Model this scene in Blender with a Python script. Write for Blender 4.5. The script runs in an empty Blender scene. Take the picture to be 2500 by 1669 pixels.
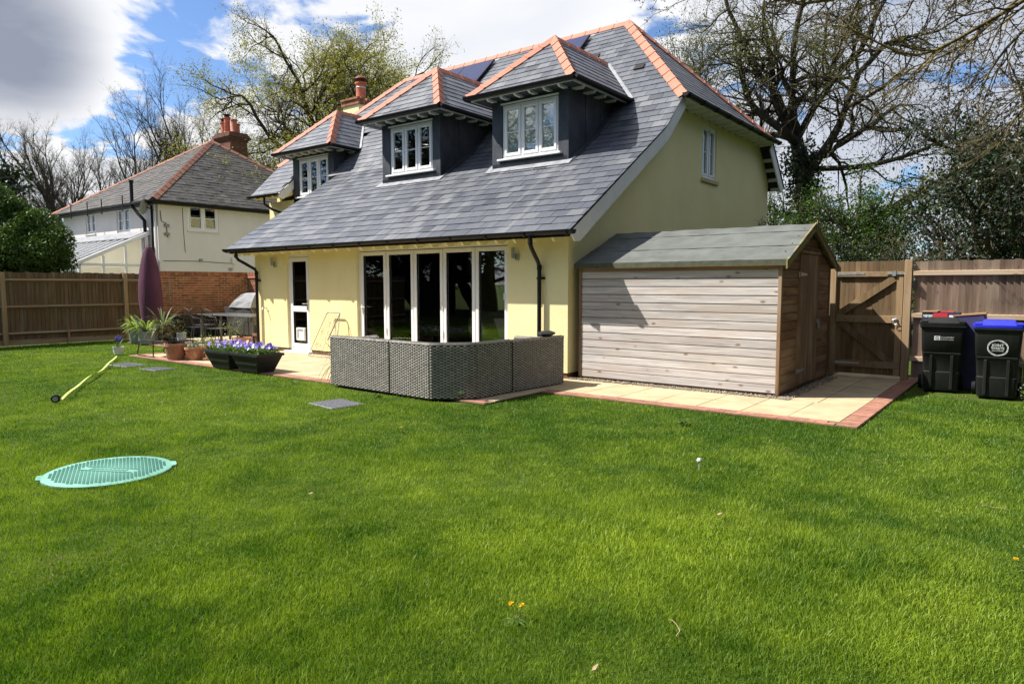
import bpy, bmesh, math, random
import numpy as np
from mathutils import Vector, Matrix
scene = bpy.context.scene
COL = scene.collection
R = math.radians
random.seed(7)

# ---------------------------------------------------------------- camera, sky, sun, exposure
CAM = (6.269, -9.684, 1.57)
cd = bpy.data.cameras.new("camera"); cam = bpy.data.objects.new("camera", cd); COL.objects.link(cam)
cd.sensor_width = 36.0; cd.lens = 36.0 * 1683.9 / 2500.0; cd.clip_start = 0.05; cd.clip_end = 3000
cam.location = CAM; cam.rotation_euler = (R(90 - 4.734), R(0.05), R(37.539))
scene.camera = cam
scene.render.resolution_x = 1024; scene.render.resolution_y = 683
SUN_TO = Vector((-1.396, -1.0, 2.105)).normalized()
sl = bpy.data.lights.new("sun", 'SUN'); sl.energy = 5.0; sl.angle = R(0.53); sl.color = (1.0, 0.945, 0.86)
so = bpy.data.objects.new("sun", sl); COL.objects.link(so)
so.rotation_euler = (-SUN_TO).to_track_quat('-Z', 'Y').to_euler(); so.location = SUN_TO * 60
scene.view_settings.view_transform = 'Standard'; scene.view_settings.look = 'None'
scene.view_settings.exposure = 0.98; scene.view_settings.gamma = 1.0
scene.view_settings.use_curve_mapping = False

def nd(nt, typ, ins=None, **kw):
    n = nt.nodes.new(typ)
    for k, v in kw.items(): setattr(n, k, v)
    for k, v in (ins or {}).items():
        s = n.inputs[k]
        if isinstance(v, bpy.types.NodeSocket): nt.links.new(v, s)
        else: s.default_value = v
    return n
def mth(nt, op, a, b=0.0, c=None, clamp=False):
    ins = {0: a, 1: b}
    if c is not None: ins[2] = c
    n = nd(nt, 'ShaderNodeMath', ins, operation=op, use_clamp=clamp); return n.outputs[0]
def ramp(nt, fac, stops):
    n = nd(nt, 'ShaderNodeValToRGB', {0: fac}); cr = n.color_ramp
    while len(cr.elements) < len(stops): cr.elements.new(0.5)
    for e, (p, c) in zip(cr.elements, stops):
        e.position = p; e.color = (c[0], c[1], c[2], 1) if hasattr(c, '__len__') else (c, c, c, 1)
    return n.outputs[0]
def mixc(nt, fac, a, b, mode='MIX'):
    n = nd(nt, 'ShaderNodeMix', data_type='RGBA', blend_type=mode)
    for i, v in ((0, fac), (6, a), (7, b)):
        s = n.inputs[i]
        if isinstance(v, bpy.types.NodeSocket): nt.links.new(v, s)
        else: s.default_value = v if i == 0 else (v[0], v[1], v[2], 1)
    return n.outputs[2]

world = bpy.data.worlds.new("World"); scene.world = world; world.use_nodes = True
def make_world():
    nt = world.node_tree; nt.nodes.clear()
    out = nd(nt, 'ShaderNodeOutputWorld'); bg = nd(nt, 'ShaderNodeBackground'); bg.inputs[1].default_value = 0.1
    sky = nd(nt, 'ShaderNodeTexSky', sky_type='NISHITA', sun_disc=False, sun_elevation=math.asin(SUN_TO.z),
             sun_rotation=math.atan2(SUN_TO.x, SUN_TO.y), air_density=1.0, dust_density=0.6, ozone_density=1.6)
    tc = nd(nt, 'ShaderNodeTexCoord'); d = tc.outputs['Generated']
    sp = nd(nt, 'ShaderNodeSeparateXYZ', {0: d})
    z = mth(nt, 'ADD', mth(nt, 'MAXIMUM', sp.outputs[2], 0.0), 0.22)
    px = mth(nt, 'DIVIDE', sp.outputs[0], z); py = mth(nt, 'DIVIDE', sp.outputs[1], z)
    P = nd(nt, 'ShaderNodeCombineXYZ', {0: px, 1: py, 2: 0.0}).outputs[0]
    def dot(v): return nd(nt, 'ShaderNodeVectorMath', {0: d, 1: v}, operation='DOT_PRODUCT').outputs['Value']
    def blob(v, inner, outer):        # 1 inside a cone about direction v
        return nd(nt, 'ShaderNodeMapRange', {0: dot(v), 1: math.cos(R(outer)), 2: math.cos(R(inner)), 3: 0.0, 4: 1.0}, interpolation_type='SMOOTHSTEP').outputs[0]
    warp = nd(nt, 'ShaderNodeTexNoise', {'Vector': P, 'Scale': 1.3, 'Detail': 3.0})
    Pw = nd(nt, 'ShaderNodeVectorMath', {0: P, 1: nd(nt, 'ShaderNodeVectorMath', {0: warp.outputs[1], 'Scale': 0.55}, operation='SCALE').outputs[0]}, operation='ADD').outputs[0]
    n1 = nd(nt, 'ShaderNodeTexNoise', {'Vector': Pw, 'Scale': 2.3, 'Detail': 9.0, 'Roughness': 0.55}).outputs[0]
    n2 = nd(nt, 'ShaderNodeTexNoise', {'Vector': nd(nt, 'ShaderNodeVectorMath', {0: Pw, 1: (3.1, 7.7, 0)}, operation='ADD').outputs[0], 'Scale': 1.1, 'Detail': 7.0, 'Roughness': 0.5}).outputs[0]
    def v3(px_, py_):      # a view direction of the place (x right of centre, y above the horizon), used to set where clouds lie
        return tuple((cam_R * px_ + cam_F + Vector((0, 0, 1)) * py_).normalized())
    yaw = R(-37.539); cam_F = Vector((math.sin(yaw), math.cos(yaw), 0)); cam_R = Vector((math.cos(yaw), -math.sin(yaw), 0))
    n3 = nd(nt, 'ShaderNodeTexNoise', {'Vector': Pw, 'Scale': 7.0, 'Detail': 6.0, 'Roughness': 0.55}).outputs[0]
    dark = mth(nt, 'MULTIPLY', blob(v3(-0.725, 0.345), 0.0, 7.2), mth(nt, 'ADD', mth(nt, 'MULTIPLY', n1, 1.1), 0.35), clamp=True)
    gap = mth(nt, 'ADD', blob(v3(-0.485, 0.36), 0.5, 8.5), mth(nt, 'MULTIPLY', blob(v3(-0.27, 0.415), 0.5, 6.5), 0.75))
    gap = mth(nt, 'ADD', gap, mth(nt, 'MULTIPLY', blob(v3(-0.60, 0.24), 0.2, 4.5), 0.5))
    cov = mth(nt, 'ADD', n1, mth(nt, 'ADD', mth(nt, 'MULTIPLY', blob(v3(0.0, 0.3), 25.0, 62.0), 0.135), 0.0))
    cov = mth(nt, 'ADD', cov, mth(nt, 'MULTIPLY', dark, 0.4))
    cov = mth(nt, 'ADD', cov, mth(nt, 'MULTIPLY', mth(nt, 'SUBTRACT', n3, 0.5), 0.5))
    cov = mth(nt, 'SUBTRACT', cov, mth(nt, 'MULTIPLY', gap, 0.12))
    mask = nd(nt, 'ShaderNodeMapRange', {0: cov, 1: 0.475, 2: 0.58, 3: 0.0, 4: 1.0}, interpolation_type='SMOOTHSTEP').outputs[0]
    shade = nd(nt, 'ShaderNodeMapRange', {0: mth(nt, 'ADD', n2, mth(nt, 'MULTIPLY', mth(nt, 'SUBTRACT', n1, 0.5), 0.5)), 1: 0.36, 2: 0.62, 3: 0.0, 4: 1.0}).outputs[0]
    ccol = mixc(nt, shade, (5.3, 5.32, 5.4), (4.5, 4.62, 4.9))
    ccol = mixc(nt, mth(nt, 'MULTIPLY', dark, 0.93), ccol, (1.35, 1.55, 2.05))
    right = blob(v3(0.72, 0.35), 4.0, 24.0)
    ccol = mixc(nt, mth(nt, 'MULTIPLY', right, 0.75), ccol, (2.3, 2.6, 3.3))
    col = mixc(nt, mask, mixc(nt, 1.0, sky.outputs[0], (.58, .70, .88), 'MULTIPLY'), ccol)
    nt.links.new(col, bg.inputs[0]); nt.links.new(bg.outputs[0], out.inputs[0])
make_world()

# ---------------------------------------------------------------- helpers
WL = {}
class MB:
    def __init__(s, M=None): s.v = []; s.f = []; s.M = M
    def add(s, vs, fs):
        o = len(s.v)
        s.v += [tuple(s.M @ Vector(v)) for v in vs] if s.M else [tuple(v) for v in vs]
        s.f += [tuple(i + o for i in f) for f in fs]; return s
    def box(s, x0, x1, y0, y1, z0, z1):
        return s.add([(x0,y0,z0),(x1,y0,z0),(x1,y1,z0),(x0,y1,z0),(x0,y0,z1),(x1,y0,z1),(x1,y1,z1),(x0,y1,z1)],
                     [(3,2,1,0),(4,5,6,7),(0,1,5,4),(1,2,6,5),(2,3,7,6),(3,0,4,7)])
    def hexa(s, b, t):
        return s.add(list(b) + list(t), [(3,2,1,0),(4,5,6,7),(0,1,5,4),(1,2,6,5),(2,3,7,6),(3,0,4,7)])
    def prism(s, poly, vec):
        n = len(poly); p2 = [tuple(Vector(p) + Vector(vec)) for p in poly]
        return s.add(list(poly) + p2, [tuple(range(n)), tuple(range(2*n-1, n-1, -1))] + [(i, (i+1) % n, n+(i+1) % n, n+i) for i in range(n)])
    def tube(s, pts, r, n=8, caps=True):
        pts = [Vector(p) for p in pts]; k = len(pts); rs = r if hasattr(r, '__len__') else [r]*k
        vs = []; fs = []; prevu = None
        for i, p in enumerate(pts):
            t = (pts[min(i+1,k-1)] - pts[max(i-1,0)]); t.normalize()
            if prevu is None:
                a = Vector((0,0,1)) if abs(t.z) < .9 else Vector((1,0,0)); u = t.cross(a).normalized()
            else: u = (prevu - t*prevu.dot(t)).normalized()
            prevu = u; w = t.cross(u)
            for j in range(n):
                an = 2*math.pi*j/n; vs.append(p + (u*math.cos(an) + w*math.sin(an))*rs[i])
        for i in range(k-1):
            for j in range(n): fs.append((i*n+j, i*n+(j+1) % n, (i+1)*n+(j+1) % n, (i+1)*n+j))
        if caps: fs.append(tuple(range(n-1,-1,-1))); fs.append(tuple((k-1)*n+j for j in range(n)))
        return s.add(vs, fs)
    def lathe(s, prof, c, n=20, sx=1.0, sy=1.0):
        k = len(prof); vs = []; fs = []
        for r, z in prof:
            for j in range(n): a = 2*math.pi*j/n; vs.append((c[0]+r*sx*math.cos(a), c[1]+r*sy*math.sin(a), c[2]+z))
        for i in range(k-1):
            for j in range(n): fs.append((i*n+j, i*n+(j+1) % n, (i+1)*n+(j+1) % n, (i+1)*n+j))
        fs.append(tuple(range(n-1,-1,-1))); fs.append(tuple((k-1)*n+j for j in range(n)))
        return s.add(vs, fs)
    def mesh(s, name, mat, smooth=False, origin=None):
        v = np.array(s.v, float)
        if origin is None: origin = Vector(((v[:,0].min()+v[:,0].max())/2, (v[:,1].min()+v[:,1].max())/2, v[:,2].min()))
        me = bpy.data.meshes.new(name); me.from_pydata([tuple(Vector(p)-origin) for p in s.v], [], s.f)
        if len(s.v) < 20000:
            bm = bmesh.new(); bm.from_mesh(me); bmesh.ops.recalc_face_normals(bm, faces=bm.faces); bm.to_mesh(me); bm.free()
        if mat: me.materials.append(mat)
        if smooth:
            me.polygons.foreach_set('use_smooth', [True]*len(me.polygons))
            try: me.set_sharp_from_angle(angle=R(38))
            except Exception: pass
        return me, origin
    def build(s, name, mat, parent=None, smooth=False, bevel=0.0, seg=1):
        me, o = s.mesh(name, mat, smooth)
        ob = bpy.data.objects.new(name, me); return place(ob, o, parent, bevel, seg)
def place(ob, o, parent=None, bevel=0, seg=1):
    COL.objects.link(ob); o = Vector(o)
    if parent is not None: ob.parent = parent; ob.location = o - WL[parent.name]
    else: ob.location = o
    WL[ob.name] = o
    if bevel:
        m = ob.modifiers.new("bevel", 'BEVEL'); m.width = bevel; m.segments = seg; m.limit_method = 'ANGLE'; m.angle_limit = R(35)
    return ob
def inst(name, me, M, parent):          # a piece that shares mesh data, world matrix M
    ob = bpy.data.objects.new(name, me); COL.objects.link(ob); ob.parent = parent
    M = M.copy(); w = M.to_translation(); M.translation = w - WL[parent.name]
    ob.matrix_basis = M; WL[ob.name] = w; return ob
def tag(o, label=None, cat=None, group=None, kind=None):
    if label: o['label'] = label
    if cat: o['category'] = cat
    if group: o['group'] = group
    if kind: o['kind'] = kind
    return o
def thing(name, loc, label, cat, group=None):
    o = bpy.data.objects.new(name, None); o.empty_display_size = 0.2; place(o, loc); return tag(o, label, cat, group)
def npmesh(name, verts, faces, mat, origin=(0,0,0), tint=None, parent=None, smooth=False):
    """faces: (n,3) or (n,4) int array"""
    verts = np.asarray(verts, np.float32) - np.asarray(origin, np.float32); faces = np.asarray(faces, np.int32)
    me = bpy.data.meshes.new(name); nf, k = faces.shape
    me.vertices.add(len(verts)); me.vertices.foreach_set('co', verts.ravel())
    me.loops.add(nf*k); me.loops.foreach_set('vertex_index', faces.ravel())
    me.polygons.add(nf); me.polygons.foreach_set('loop_start', np.arange(0, nf*k, k, dtype=np.int32))
    if smooth: me.polygons.foreach_set('use_smooth', np.ones(nf, bool))
    if tint is not None:
        at = me.attributes.new('tint', 'FLOAT', 'POINT'); at.data.foreach_set('value', np.asarray(tint, np.float32))
    me.update(calc_edges=True); me.materials.append(mat)
    ob = bpy.data.objects.new(name, me); return place(ob, origin, parent)

# ---------------------------------------------------------------- materials
def pos(nt, scale=(1,1,1), add=None):
    g = nd(nt, 'ShaderNodeNewGeometry').outputs['Position']
    m = nd(nt, 'ShaderNodeMapping', {0: g}); m.inputs['Scale'].default_value = scale
    return m.outputs[0]
def rnd_val(nt):
    a = nd(nt, 'ShaderNodeObjectInfo').outputs['Random']; b = nd(nt, 'ShaderNodeNewGeometry').outputs['Random Per Island']
    return mth(nt, 'FRACT', mth(nt, 'ADD', a, b))
def newmat(name):
    m = bpy.data.materials.new(name); m.use_nodes = True; nt = m.node_tree
    return m, nt, nt.nodes['Principled BSDF']
def gmat(name, c1, c2, scale=(4,4,4), detail=5.0, rough=0.7, bump=0.15, bscale=None, rnd=0.0, spec=0.35, metal=0.0,
         band=(0.35, 0.65), c3=None, c3scale=(1,1,1), c3band=(0.55, 0.75), bdist=0.01, hue=0.0, rvar=0.12):
    m, nt, b = newmat(name)
    if not hasattr(scale, '__len__'): scale = (scale,)*3
    n1 = nd(nt, 'ShaderNodeTexNoise', {'Vector': pos(nt, scale), 'Scale': 1.0, 'Detail': detail, 'Roughness': 0.6}).outputs[0]
    col = ramp(nt, n1, [(band[0], c1), (band[1], c2)])
    if c3 is not None:
        n3 = nd(nt, 'ShaderNodeTexNoise', {'Vector': pos(nt, c3scale), 'Scale': 1.0, 'Detail': 6.0, 'Roughness': 0.65}).outputs[0]
        col = mixc(nt, ramp(nt, n3, [(c3band[0], 0.0), (c3band[1], 1.0)]), col, c3)
    if rnd:
        r = rnd_val(nt)
        h = nd(nt, 'ShaderNodeHueSaturation', {4: col, 2: nd(nt, 'ShaderNodeMapRange', {0: r, 3: 1-rnd, 4: 1+rnd}).outputs[0]})
        if hue: nt.links.new(nd(nt, 'ShaderNodeMapRange', {0: mth(nt, 'FRACT', mth(nt, 'MULTIPLY', r, 7.31)), 3: 0.5-hue, 4: 0.5+hue}).outputs[0], h.inputs[0])
        col = h.outputs[0]
    nt.links.new(col, b.inputs['Base Color'])
    b.inputs['Metallic'].default_value = metal; b.inputs['Specular IOR Level'].default_value = spec
    nt.links.new(nd(nt, 'ShaderNodeMapRange', {0: n1, 3: rough-rvar, 4: rough+rvar}).outputs[0], b.inputs['Roughness'])
    if bump:
        if bscale is None: bscale = tuple(x*6 for x in scale)
        elif not hasattr(bscale, '__len__'): bscale = (bscale,)*3
        n2 = nd(nt, 'ShaderNodeTexNoise', {'Vector': pos(nt, bscale), 'Scale': 1.0, 'Detail': 6.0, 'Roughness': 0.6}).outputs[0]
        bp = nd(nt, 'ShaderNodeBump', {'Strength': bump, 'Distance': bdist, 'Height': n2}); nt.links.new(bp.outputs[0], b.inputs['Normal'])
    return m
def woodmat(name, c1, c2, grain, rough=0.75, rnd=0.2, knots=0.5, kscale=3.0, bump=0.35, hue=0.0, c3=None, dark=(0.05,0.03,0.018)):
    """grain: axis index the grain runs along"""
    m, nt, b = newmat(name)
    s = [26.0]*3; s[grain] = 1.3
    n1 = nd(nt, 'ShaderNodeTexNoise', {'Vector': pos(nt, s), 'Scale': 1.0, 'Detail': 7.0, 'Roughness': 0.65, 'Distortion': 0.6}).outputs[0]
    s2 = [7.0]*3; s2[grain] = 0.9
    n2 = nd(nt, 'ShaderNodeTexNoise', {'Vector': pos(nt, s2), 'Scale': 1.0, 'Detail': 4.0}).outputs[0]
    col = ramp(nt, n1, [(0.33, c1), (0.66, c2)])
    if c3 is not None: col = mixc(nt, ramp(nt, n2, [(0.48, 0.0), (0.66, 0.75)]), col, c3)
    sk = [kscale*2.2]*3; sk[grain] = kscale
    vo = nd(nt, 'ShaderNodeTexVoronoi', {'Vector': pos(nt, sk), 'Scale': 1.0, 'Randomness': 1.0}).outputs['Distance']
    kn = ramp(nt, vo, [(0.05, 1.0), (0.16, 0.0)])
    col = mixc(nt, mth(nt, 'MULTIPLY', kn, knots), col, dark)
    r = rnd_val(nt)
    h = nd(nt, 'ShaderNodeHueSaturation', {4: col, 2: nd(nt, 'ShaderNodeMapRange', {0: r, 3: 1-rnd, 4: 1+rnd}).outputs[0]})
    if hue: nt.links.new(nd(nt, 'ShaderNodeMapRange', {0: mth(nt, 'FRACT', mth(nt, 'MULTIPLY', r, 5.3)), 3: 0.5-hue, 4: 0.5+hue}).outputs[0], h.inputs[0])
    nt.links.new(h.outputs[0], b.inputs['Base Color'])
    b.inputs['Roughness'].default_value = rough; b.inputs['Specular IOR Level'].default_value = 0.25
    bp = nd(nt, 'ShaderNodeBump', {'Strength': bump, 'Distance': 0.006, 'Height': n1}); nt.links.new(bp.outputs[0], b.inputs['Normal'])
    return m
def glassmat(name, tint=(0.75,0.8,0.78), boost=0.06):
    m, nt, b = newmat(name); nt.nodes.remove(b)
    out = [n for n in nt.nodes if n.type == 'OUTPUT_MATERIAL'][0]
    tr = nd(nt, 'ShaderNodeBsdfTransparent', {0: (*tint, 1)}); gl = nd(nt, 'ShaderNodeBsdfGlossy', {0: (1,1,1,1), 'Roughness': 0.0})
    nz = nd(nt, 'ShaderNodeTexNoise', {'Vector': pos(nt, (1.5,1.5,1.5)), 'Scale': 1.0, 'Detail': 1.0}).outputs[0]
    bp = nd(nt, 'ShaderNodeBump', {'Strength': 0.05, 'Distance': 0.02, 'Height': nz}); nt.links.new(bp.outputs[0], gl.inputs['Normal'])
    fr = nd(nt, 'ShaderNodeFresnel', {0: 1.52}).outputs[0]
    mx = nd(nt, 'ShaderNodeMixShader', {0: mth(nt, 'ADD', mth(nt, 'MULTIPLY', fr, 1.3), boost, clamp=True), 1: tr.outputs[0], 2: gl.outputs[0]})
    nt.links.new(mx.outputs[0], out.inputs[0]); return m
def leafmat(name, c1, c2, transl=0.35, rough=0.55, spec=0.25):
    m, nt, b = newmat(name)
    out = [n for n in nt.nodes if n.type == 'OUTPUT_MATERIAL'][0]
    t = nd(nt, 'ShaderNodeAttribute', attribute_name='tint').outputs['Fac']
    col = ramp(nt, t, [(0.0, c1), (1.0, c2)])
    nt.links.new(col, b.inputs['Base Color']); b.inputs['Roughness'].default_value = rough; b.inputs['Specular IOR Level'].default_value = spec
    tl = nd(nt, 'ShaderNodeBsdfTranslucent', {0: mixc(nt, 1.0, col, (1.25,1.3,0.7), 'MULTIPLY')})
    mx = nd(nt, 'ShaderNodeMixShader', {0: transl, 1: b.outputs[0], 2: tl.outputs[0]})
    nt.links.new(mx.outputs[0], out.inputs[0]); return m
MT = {}
def mats():
    g = MT
    g['render'] = gmat('cream_render', (.74,.655,.355), (.78,.70,.395), (1.2,1.2,1.2), rough=.85, bump=.6, bscale=(70,70,70), spec=.15, bdist=.006, c3=(.66,.58,.31), c3scale=(1.6,1.6,.35), c3band=(.58,.9))
    g['plinth'] = gmat('plinth_brick', (.12,.06,.035), (.2,.1,.06), 9, rough=.9)
    g['white'] = gmat('white_upvc', (.74,.74,.75), (.78,.78,.78), 2, rough=.32, bump=.03, bscale=20, spec=.5, rvar=.05)
    g['barge'] = gmat('white_painted_board', (.60,.60,.58), (.68,.68,.66), (3,3,3), rough=.55, bump=.08)
    g['black'] = gmat('black_plastic', (.006,.006,.007), (.010,.010,.011), 5, rough=.5, bump=.03, spec=.25)
    g['lead'] = gmat('lead_sheet', (.030,.034,.043), (.055,.061,.075), (5,5,3), rough=.6, bump=.2, bscale=12, c3=(.11,.12,.135), c3scale=(2,2,.8), c3band=(.6,.8))
    g['flash'] = gmat('lead_flashing', (.17,.18,.20), (.30,.31,.33), (7,7,7), rough=.45, bump=.25, bscale=18, spec=.5)
    g['terracotta'] = gmat('terracotta_ridge', (.37,.135,.08), (.45,.18,.115), (6,6,6), rough=.7, rnd=.08, bump=.2, bscale=60, c3=(.33,.13,.08), c3scale=(3,3,3), c3band=(.58,.8))
    g['deck'] = gmat('roof_deck', (.02,.022,.026), (.03,.032,.036), 6, rough=.8)
    # slate: per-piece tone, pale run-off streaks that follow the slope
    m, nt, b = newmat('roof_slate')
    r = rnd_val(nt)
    n1 = nd(nt, 'ShaderNodeTexNoise', {'Vector': pos(nt, (10,5,5)), 'Scale': 1.0, 'Detail': 6.0, 'Roughness': .65}).outputs[0]
    base = mixc(nt, n1, (.052,.058,.075), (.098,.107,.128))
    base = mixc(nt, mth(nt, 'MULTIPLY', ramp(nt, r, [(.62,0.),(1.,1.)]), .7), base, (.145,.152,.165))
    base = mixc(nt, mth(nt, 'MULTIPLY', ramp(nt, r, [(0.,1.),(.28,0.)]), .65), base, (.030,.034,.045))
    st = nd(nt, 'ShaderNodeTexNoise', {'Vector': pos(nt, (2.6,.16,.16)), 'Scale': 1.0, 'Detail': 5.0, 'Roughness': .62}).outputs[0]
    base = mixc(nt, mth(nt, 'MULTIPLY', ramp(nt, st, [(.54,0.),(.74,1.)]), .5), base, (.23,.235,.235))
    nt.links.new(base, b.inputs['Base Color'])
    nt.links.new(nd(nt, 'ShaderNodeMapRange', {0: mth(nt, 'FRACT', mth(nt, 'MULTIPLY', r, 3.7)), 3: .36, 4: .52}).outputs[0], b.inputs['Roughness'])
    b.inputs['Specular IOR Level'].default_value = .5
    bp = nd(nt, 'ShaderNodeBump', {'Strength': .35, 'Distance': .006, 'Height': nd(nt, 'ShaderNodeTexNoise', {'Vector': pos(nt, (22,9,9)), 'Scale': 1.0, 'Detail': 7.0, 'Roughness': .65}).outputs[0]})
    nt.links.new(bp.outputs[0], b.inputs['Normal']); g['slate'] = m
    g['oldslate'] = gmat('old_slate', (.034,.032,.031), (.065,.061,.057), (8,8,8), rough=.75, rnd=.35, bump=.4, c3=(.10,.095,.07), c3scale=(1.6,1.6,1.6), c3band=(.56,.78))
    g['oldridge'] = gmat('old_ridge', (.20,.085,.055), (.28,.13,.085), 6, rough=.85, rnd=.15)
    g['glass'] = glassmat('window_glass', (.97,.98,.98), .05); g['glassdark'] = glassmat('door_glass', (.86,.88,.87), .02)
    g['blind'] = gmat('roller_blind', (.60,.67,.67), (.65,.72,.72), 3, rough=.8, bump=0)
    g['solar'] = gmat('solar_cell', (.010,.017,.075), (.014,.023,.095), 3, rough=.18, bump=0, spec=.3, rvar=.02)
    g['steel'] = gmat('brushed_steel', (.50,.50,.49), (.62,.62,.61), (40,40,4), rough=.3, metal=1.0, bump=.05)
    g['zinc'] = gmat('galvanised', (.42,.43,.44), (.55,.56,.57), 20, rough=.45, metal=.9, bump=.05)
    g['room'] = gmat('room_wall', (.30,.26,.16), (.33,.28,.18), 2, rough=.9, bump=0)
    g['roomfloor'] = gmat('room_floor', (.16,.10,.055), (.22,.14,.08), (2,14,2), rough=.5, bump=.05)
    g['tabletop'] = gmat('oak_table', (.34,.15,.045), (.42,.2,.07), (3,18,3), rough=.4, bump=.05)
    g['brick'] = gmat('brick_red', (.20,.082,.045), (.30,.135,.07), (9,9,9), rough=.9, rnd=.3, hue=.012, bump=.5, bscale=70, c3=(.16,.06,.035), c3scale=(4,4,4))
    g['mortar'] = gmat('mortar', (.44,.36,.24), (.54,.45,.31), 20, rough=.95, bump=.4, bscale=120)
    g['oldwhite'] = gmat('white_wall', (.64,.60,.57), (.70,.66,.63), (1.1,1.1,.6), rough=.9, bump=.3, bscale=30, c3=(.62,.59,.55), c3scale=(.8,.8,.35), c3band=(.58,.8))
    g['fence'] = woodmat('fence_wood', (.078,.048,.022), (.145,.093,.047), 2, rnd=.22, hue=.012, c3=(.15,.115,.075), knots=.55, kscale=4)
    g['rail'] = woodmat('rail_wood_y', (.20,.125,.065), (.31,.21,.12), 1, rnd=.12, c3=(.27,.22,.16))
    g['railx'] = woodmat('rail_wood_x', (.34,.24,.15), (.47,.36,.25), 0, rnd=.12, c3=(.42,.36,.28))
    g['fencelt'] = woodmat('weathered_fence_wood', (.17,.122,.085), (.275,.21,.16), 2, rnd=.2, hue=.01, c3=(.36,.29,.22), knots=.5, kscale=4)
    g['post'] = woodmat('post_wood', (.23,.15,.08), (.33,.23,.13), 2, rnd=.08, c3=(.33,.25,.16), knots=.3)
    g['gate'] = woodmat('gate_wood', (.115,.073,.036), (.19,.127,.068), 2, rnd=.2, hue=.01, c3=(.25,.17,.10), knots=.4)
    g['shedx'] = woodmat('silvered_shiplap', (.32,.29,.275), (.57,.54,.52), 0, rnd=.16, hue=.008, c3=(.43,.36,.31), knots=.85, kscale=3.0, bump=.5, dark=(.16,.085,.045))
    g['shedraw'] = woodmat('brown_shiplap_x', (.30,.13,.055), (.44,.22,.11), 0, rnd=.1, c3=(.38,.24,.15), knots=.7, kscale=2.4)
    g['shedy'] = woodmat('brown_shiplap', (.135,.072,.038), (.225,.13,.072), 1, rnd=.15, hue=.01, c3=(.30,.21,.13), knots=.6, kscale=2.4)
    g['sheddoor'] = woodmat('shed_door_wood', (.145,.085,.047), (.235,.145,.083), 2, rnd=.15, c3=(.33,.25,.17), knots=.5)
    g['moss'] = woodmat('mossy_board', (.16,.115,.04), (.26,.20,.075), 1, rnd=.1, c3=(.20,.21,.07), knots=.3)
    g['felt'] = gmat('roofing_felt', (.098,.105,.098), (.135,.144,.134), (3,3,3), rough=.95, bump=.6, bscale=160, spec=.15, c3=(.08,.085,.08), c3scale=(1.2,5,5), c3band=(.55,.8), bdist=.004)
    g['feltedge'] = gmat('felt_edge', (.055,.06,.04), (.09,.095,.06), 12, rough=.9)
    g['slab'] = gmat('buff_slab', (.40,.315,.19), (.49,.395,.25), (3,3,3), rough=.9, rnd=.07, bump=.5, bscale=130, c3=(.33,.265,.165), c3scale=(1.3,1.3,1.3), c3band=(.56,.8), spec=.2, bdist=.004)
    g['joint'] = gmat('sand_joint', (.11,.085,.05), (.17,.13,.08), 30, rough=1.0)
    g['paver'] = gmat('red_paver', (.26,.115,.078), (.35,.18,.125), (12,12,12), rough=.9, rnd=.2, hue=.01, bump=.4, bscale=90)
    g['soil'] = gmat('soil', (.035,.024,.014), (.075,.05,.03), 14, rough=1.0, bump=.8, bdist=.03)
    g['cable'] = gmat('dark_cable', (.03,.03,.03), (.05,.05,.05), 5, rough=.6, bump=0)
    g['ironmetal'] = gmat('black_wire_metal', (.016,.016,.017), (.03,.03,.032), 10, rough=.45, spec=.5, bump=.05)
    g['potclay'] = gmat('clay_pot', (.37,.165,.09), (.48,.24,.15), (9,9,5), rough=.85, bump=.3, bscale=50, c3=(.60,.38,.27), c3scale=(6,6,4), c3band=(.55,.8))
    g['potgrey'] = gmat('grey_pot', (.22,.24,.24), (.30,.32,.31), 8, rough=.7, bump=.15)
    g['potblack'] = gmat('black_planter', (.012,.013,.015), (.022,.023,.026), (14,14,14), rough=.5, bump=.5, bscale=(30,30,60), bdist=.006)
    g['parasol'] = gmat('plum_parasol_cover', (.075,.028,.05), (.105,.042,.072), (2,2,1), rough=.85, bump=.3, bscale=(9,9,3), bdist=.02, spec=.15)
    g['bbq'] = gmat('grey_cover', (.17,.175,.185), (.25,.255,.265), (4,4,4), rough=.7, bump=.4, bscale=7, bdist=.03)
    g['bbqd'] = gmat('dark_cover_panel', (.03,.032,.034), (.05,.052,.055), (4,4,4), rough=.75, bump=.3, bscale=7, bdist=.03)
    g['tabletin'] = gmat('grey_table', (.05,.053,.056), (.08,.083,.087), 6, rough=.35, spec=.6, bump=.05)
    g['boxblack'] = gmat('dark_plastic_box', (.010,.011,.012), (.018,.019,.02), 8, rough=.75, spec=.2, bump=.1)
    g['cover'] = gmat('green_cover', (.125,.31,.245), (.16,.365,.295), (3,3,3), rough=.65, bump=.1, c3=(.25,.40,.33), c3scale=(5,5,5), c3band=(.6,.85))
    g['covermark'] = gmat('green_cover_relief', (.085,.225,.18), (.11,.27,.22), 5, rough=.7)
    g['ironcover'] = gmat('grey_metal_cover', (.14,.14,.155), (.22,.22,.24), 18, rough=.6, metal=.3, bump=.4, bscale=60)
    g['tape'] = gmat('yellow_tape', (.62,.70,.16), (.70,.76,.24), 3, rough=.5, bump=0)
    g['binblack'] = gmat('bin_plastic', (.011,.012,.012), (.018,.019,.018), (5,5,3), rough=.6, bump=.1, spec=.25, c3=(.035,.03,.024), c3scale=(7,7,1.2), c3band=(.55,.85))
    g['binblue'] = gmat('blue_lid', (.018,.026,.50), (.028,.038,.60), 4, rough=.42, bump=.05)
    g['binpurple'] = gmat('indigo_bin', (.045,.04,.115), (.06,.055,.15), 4, rough=.55, bump=.1)
    g['print'] = gmat('white_print', (.62,.64,.64), (.70,.72,.72), 12, rough=.6, bump=0)
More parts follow.
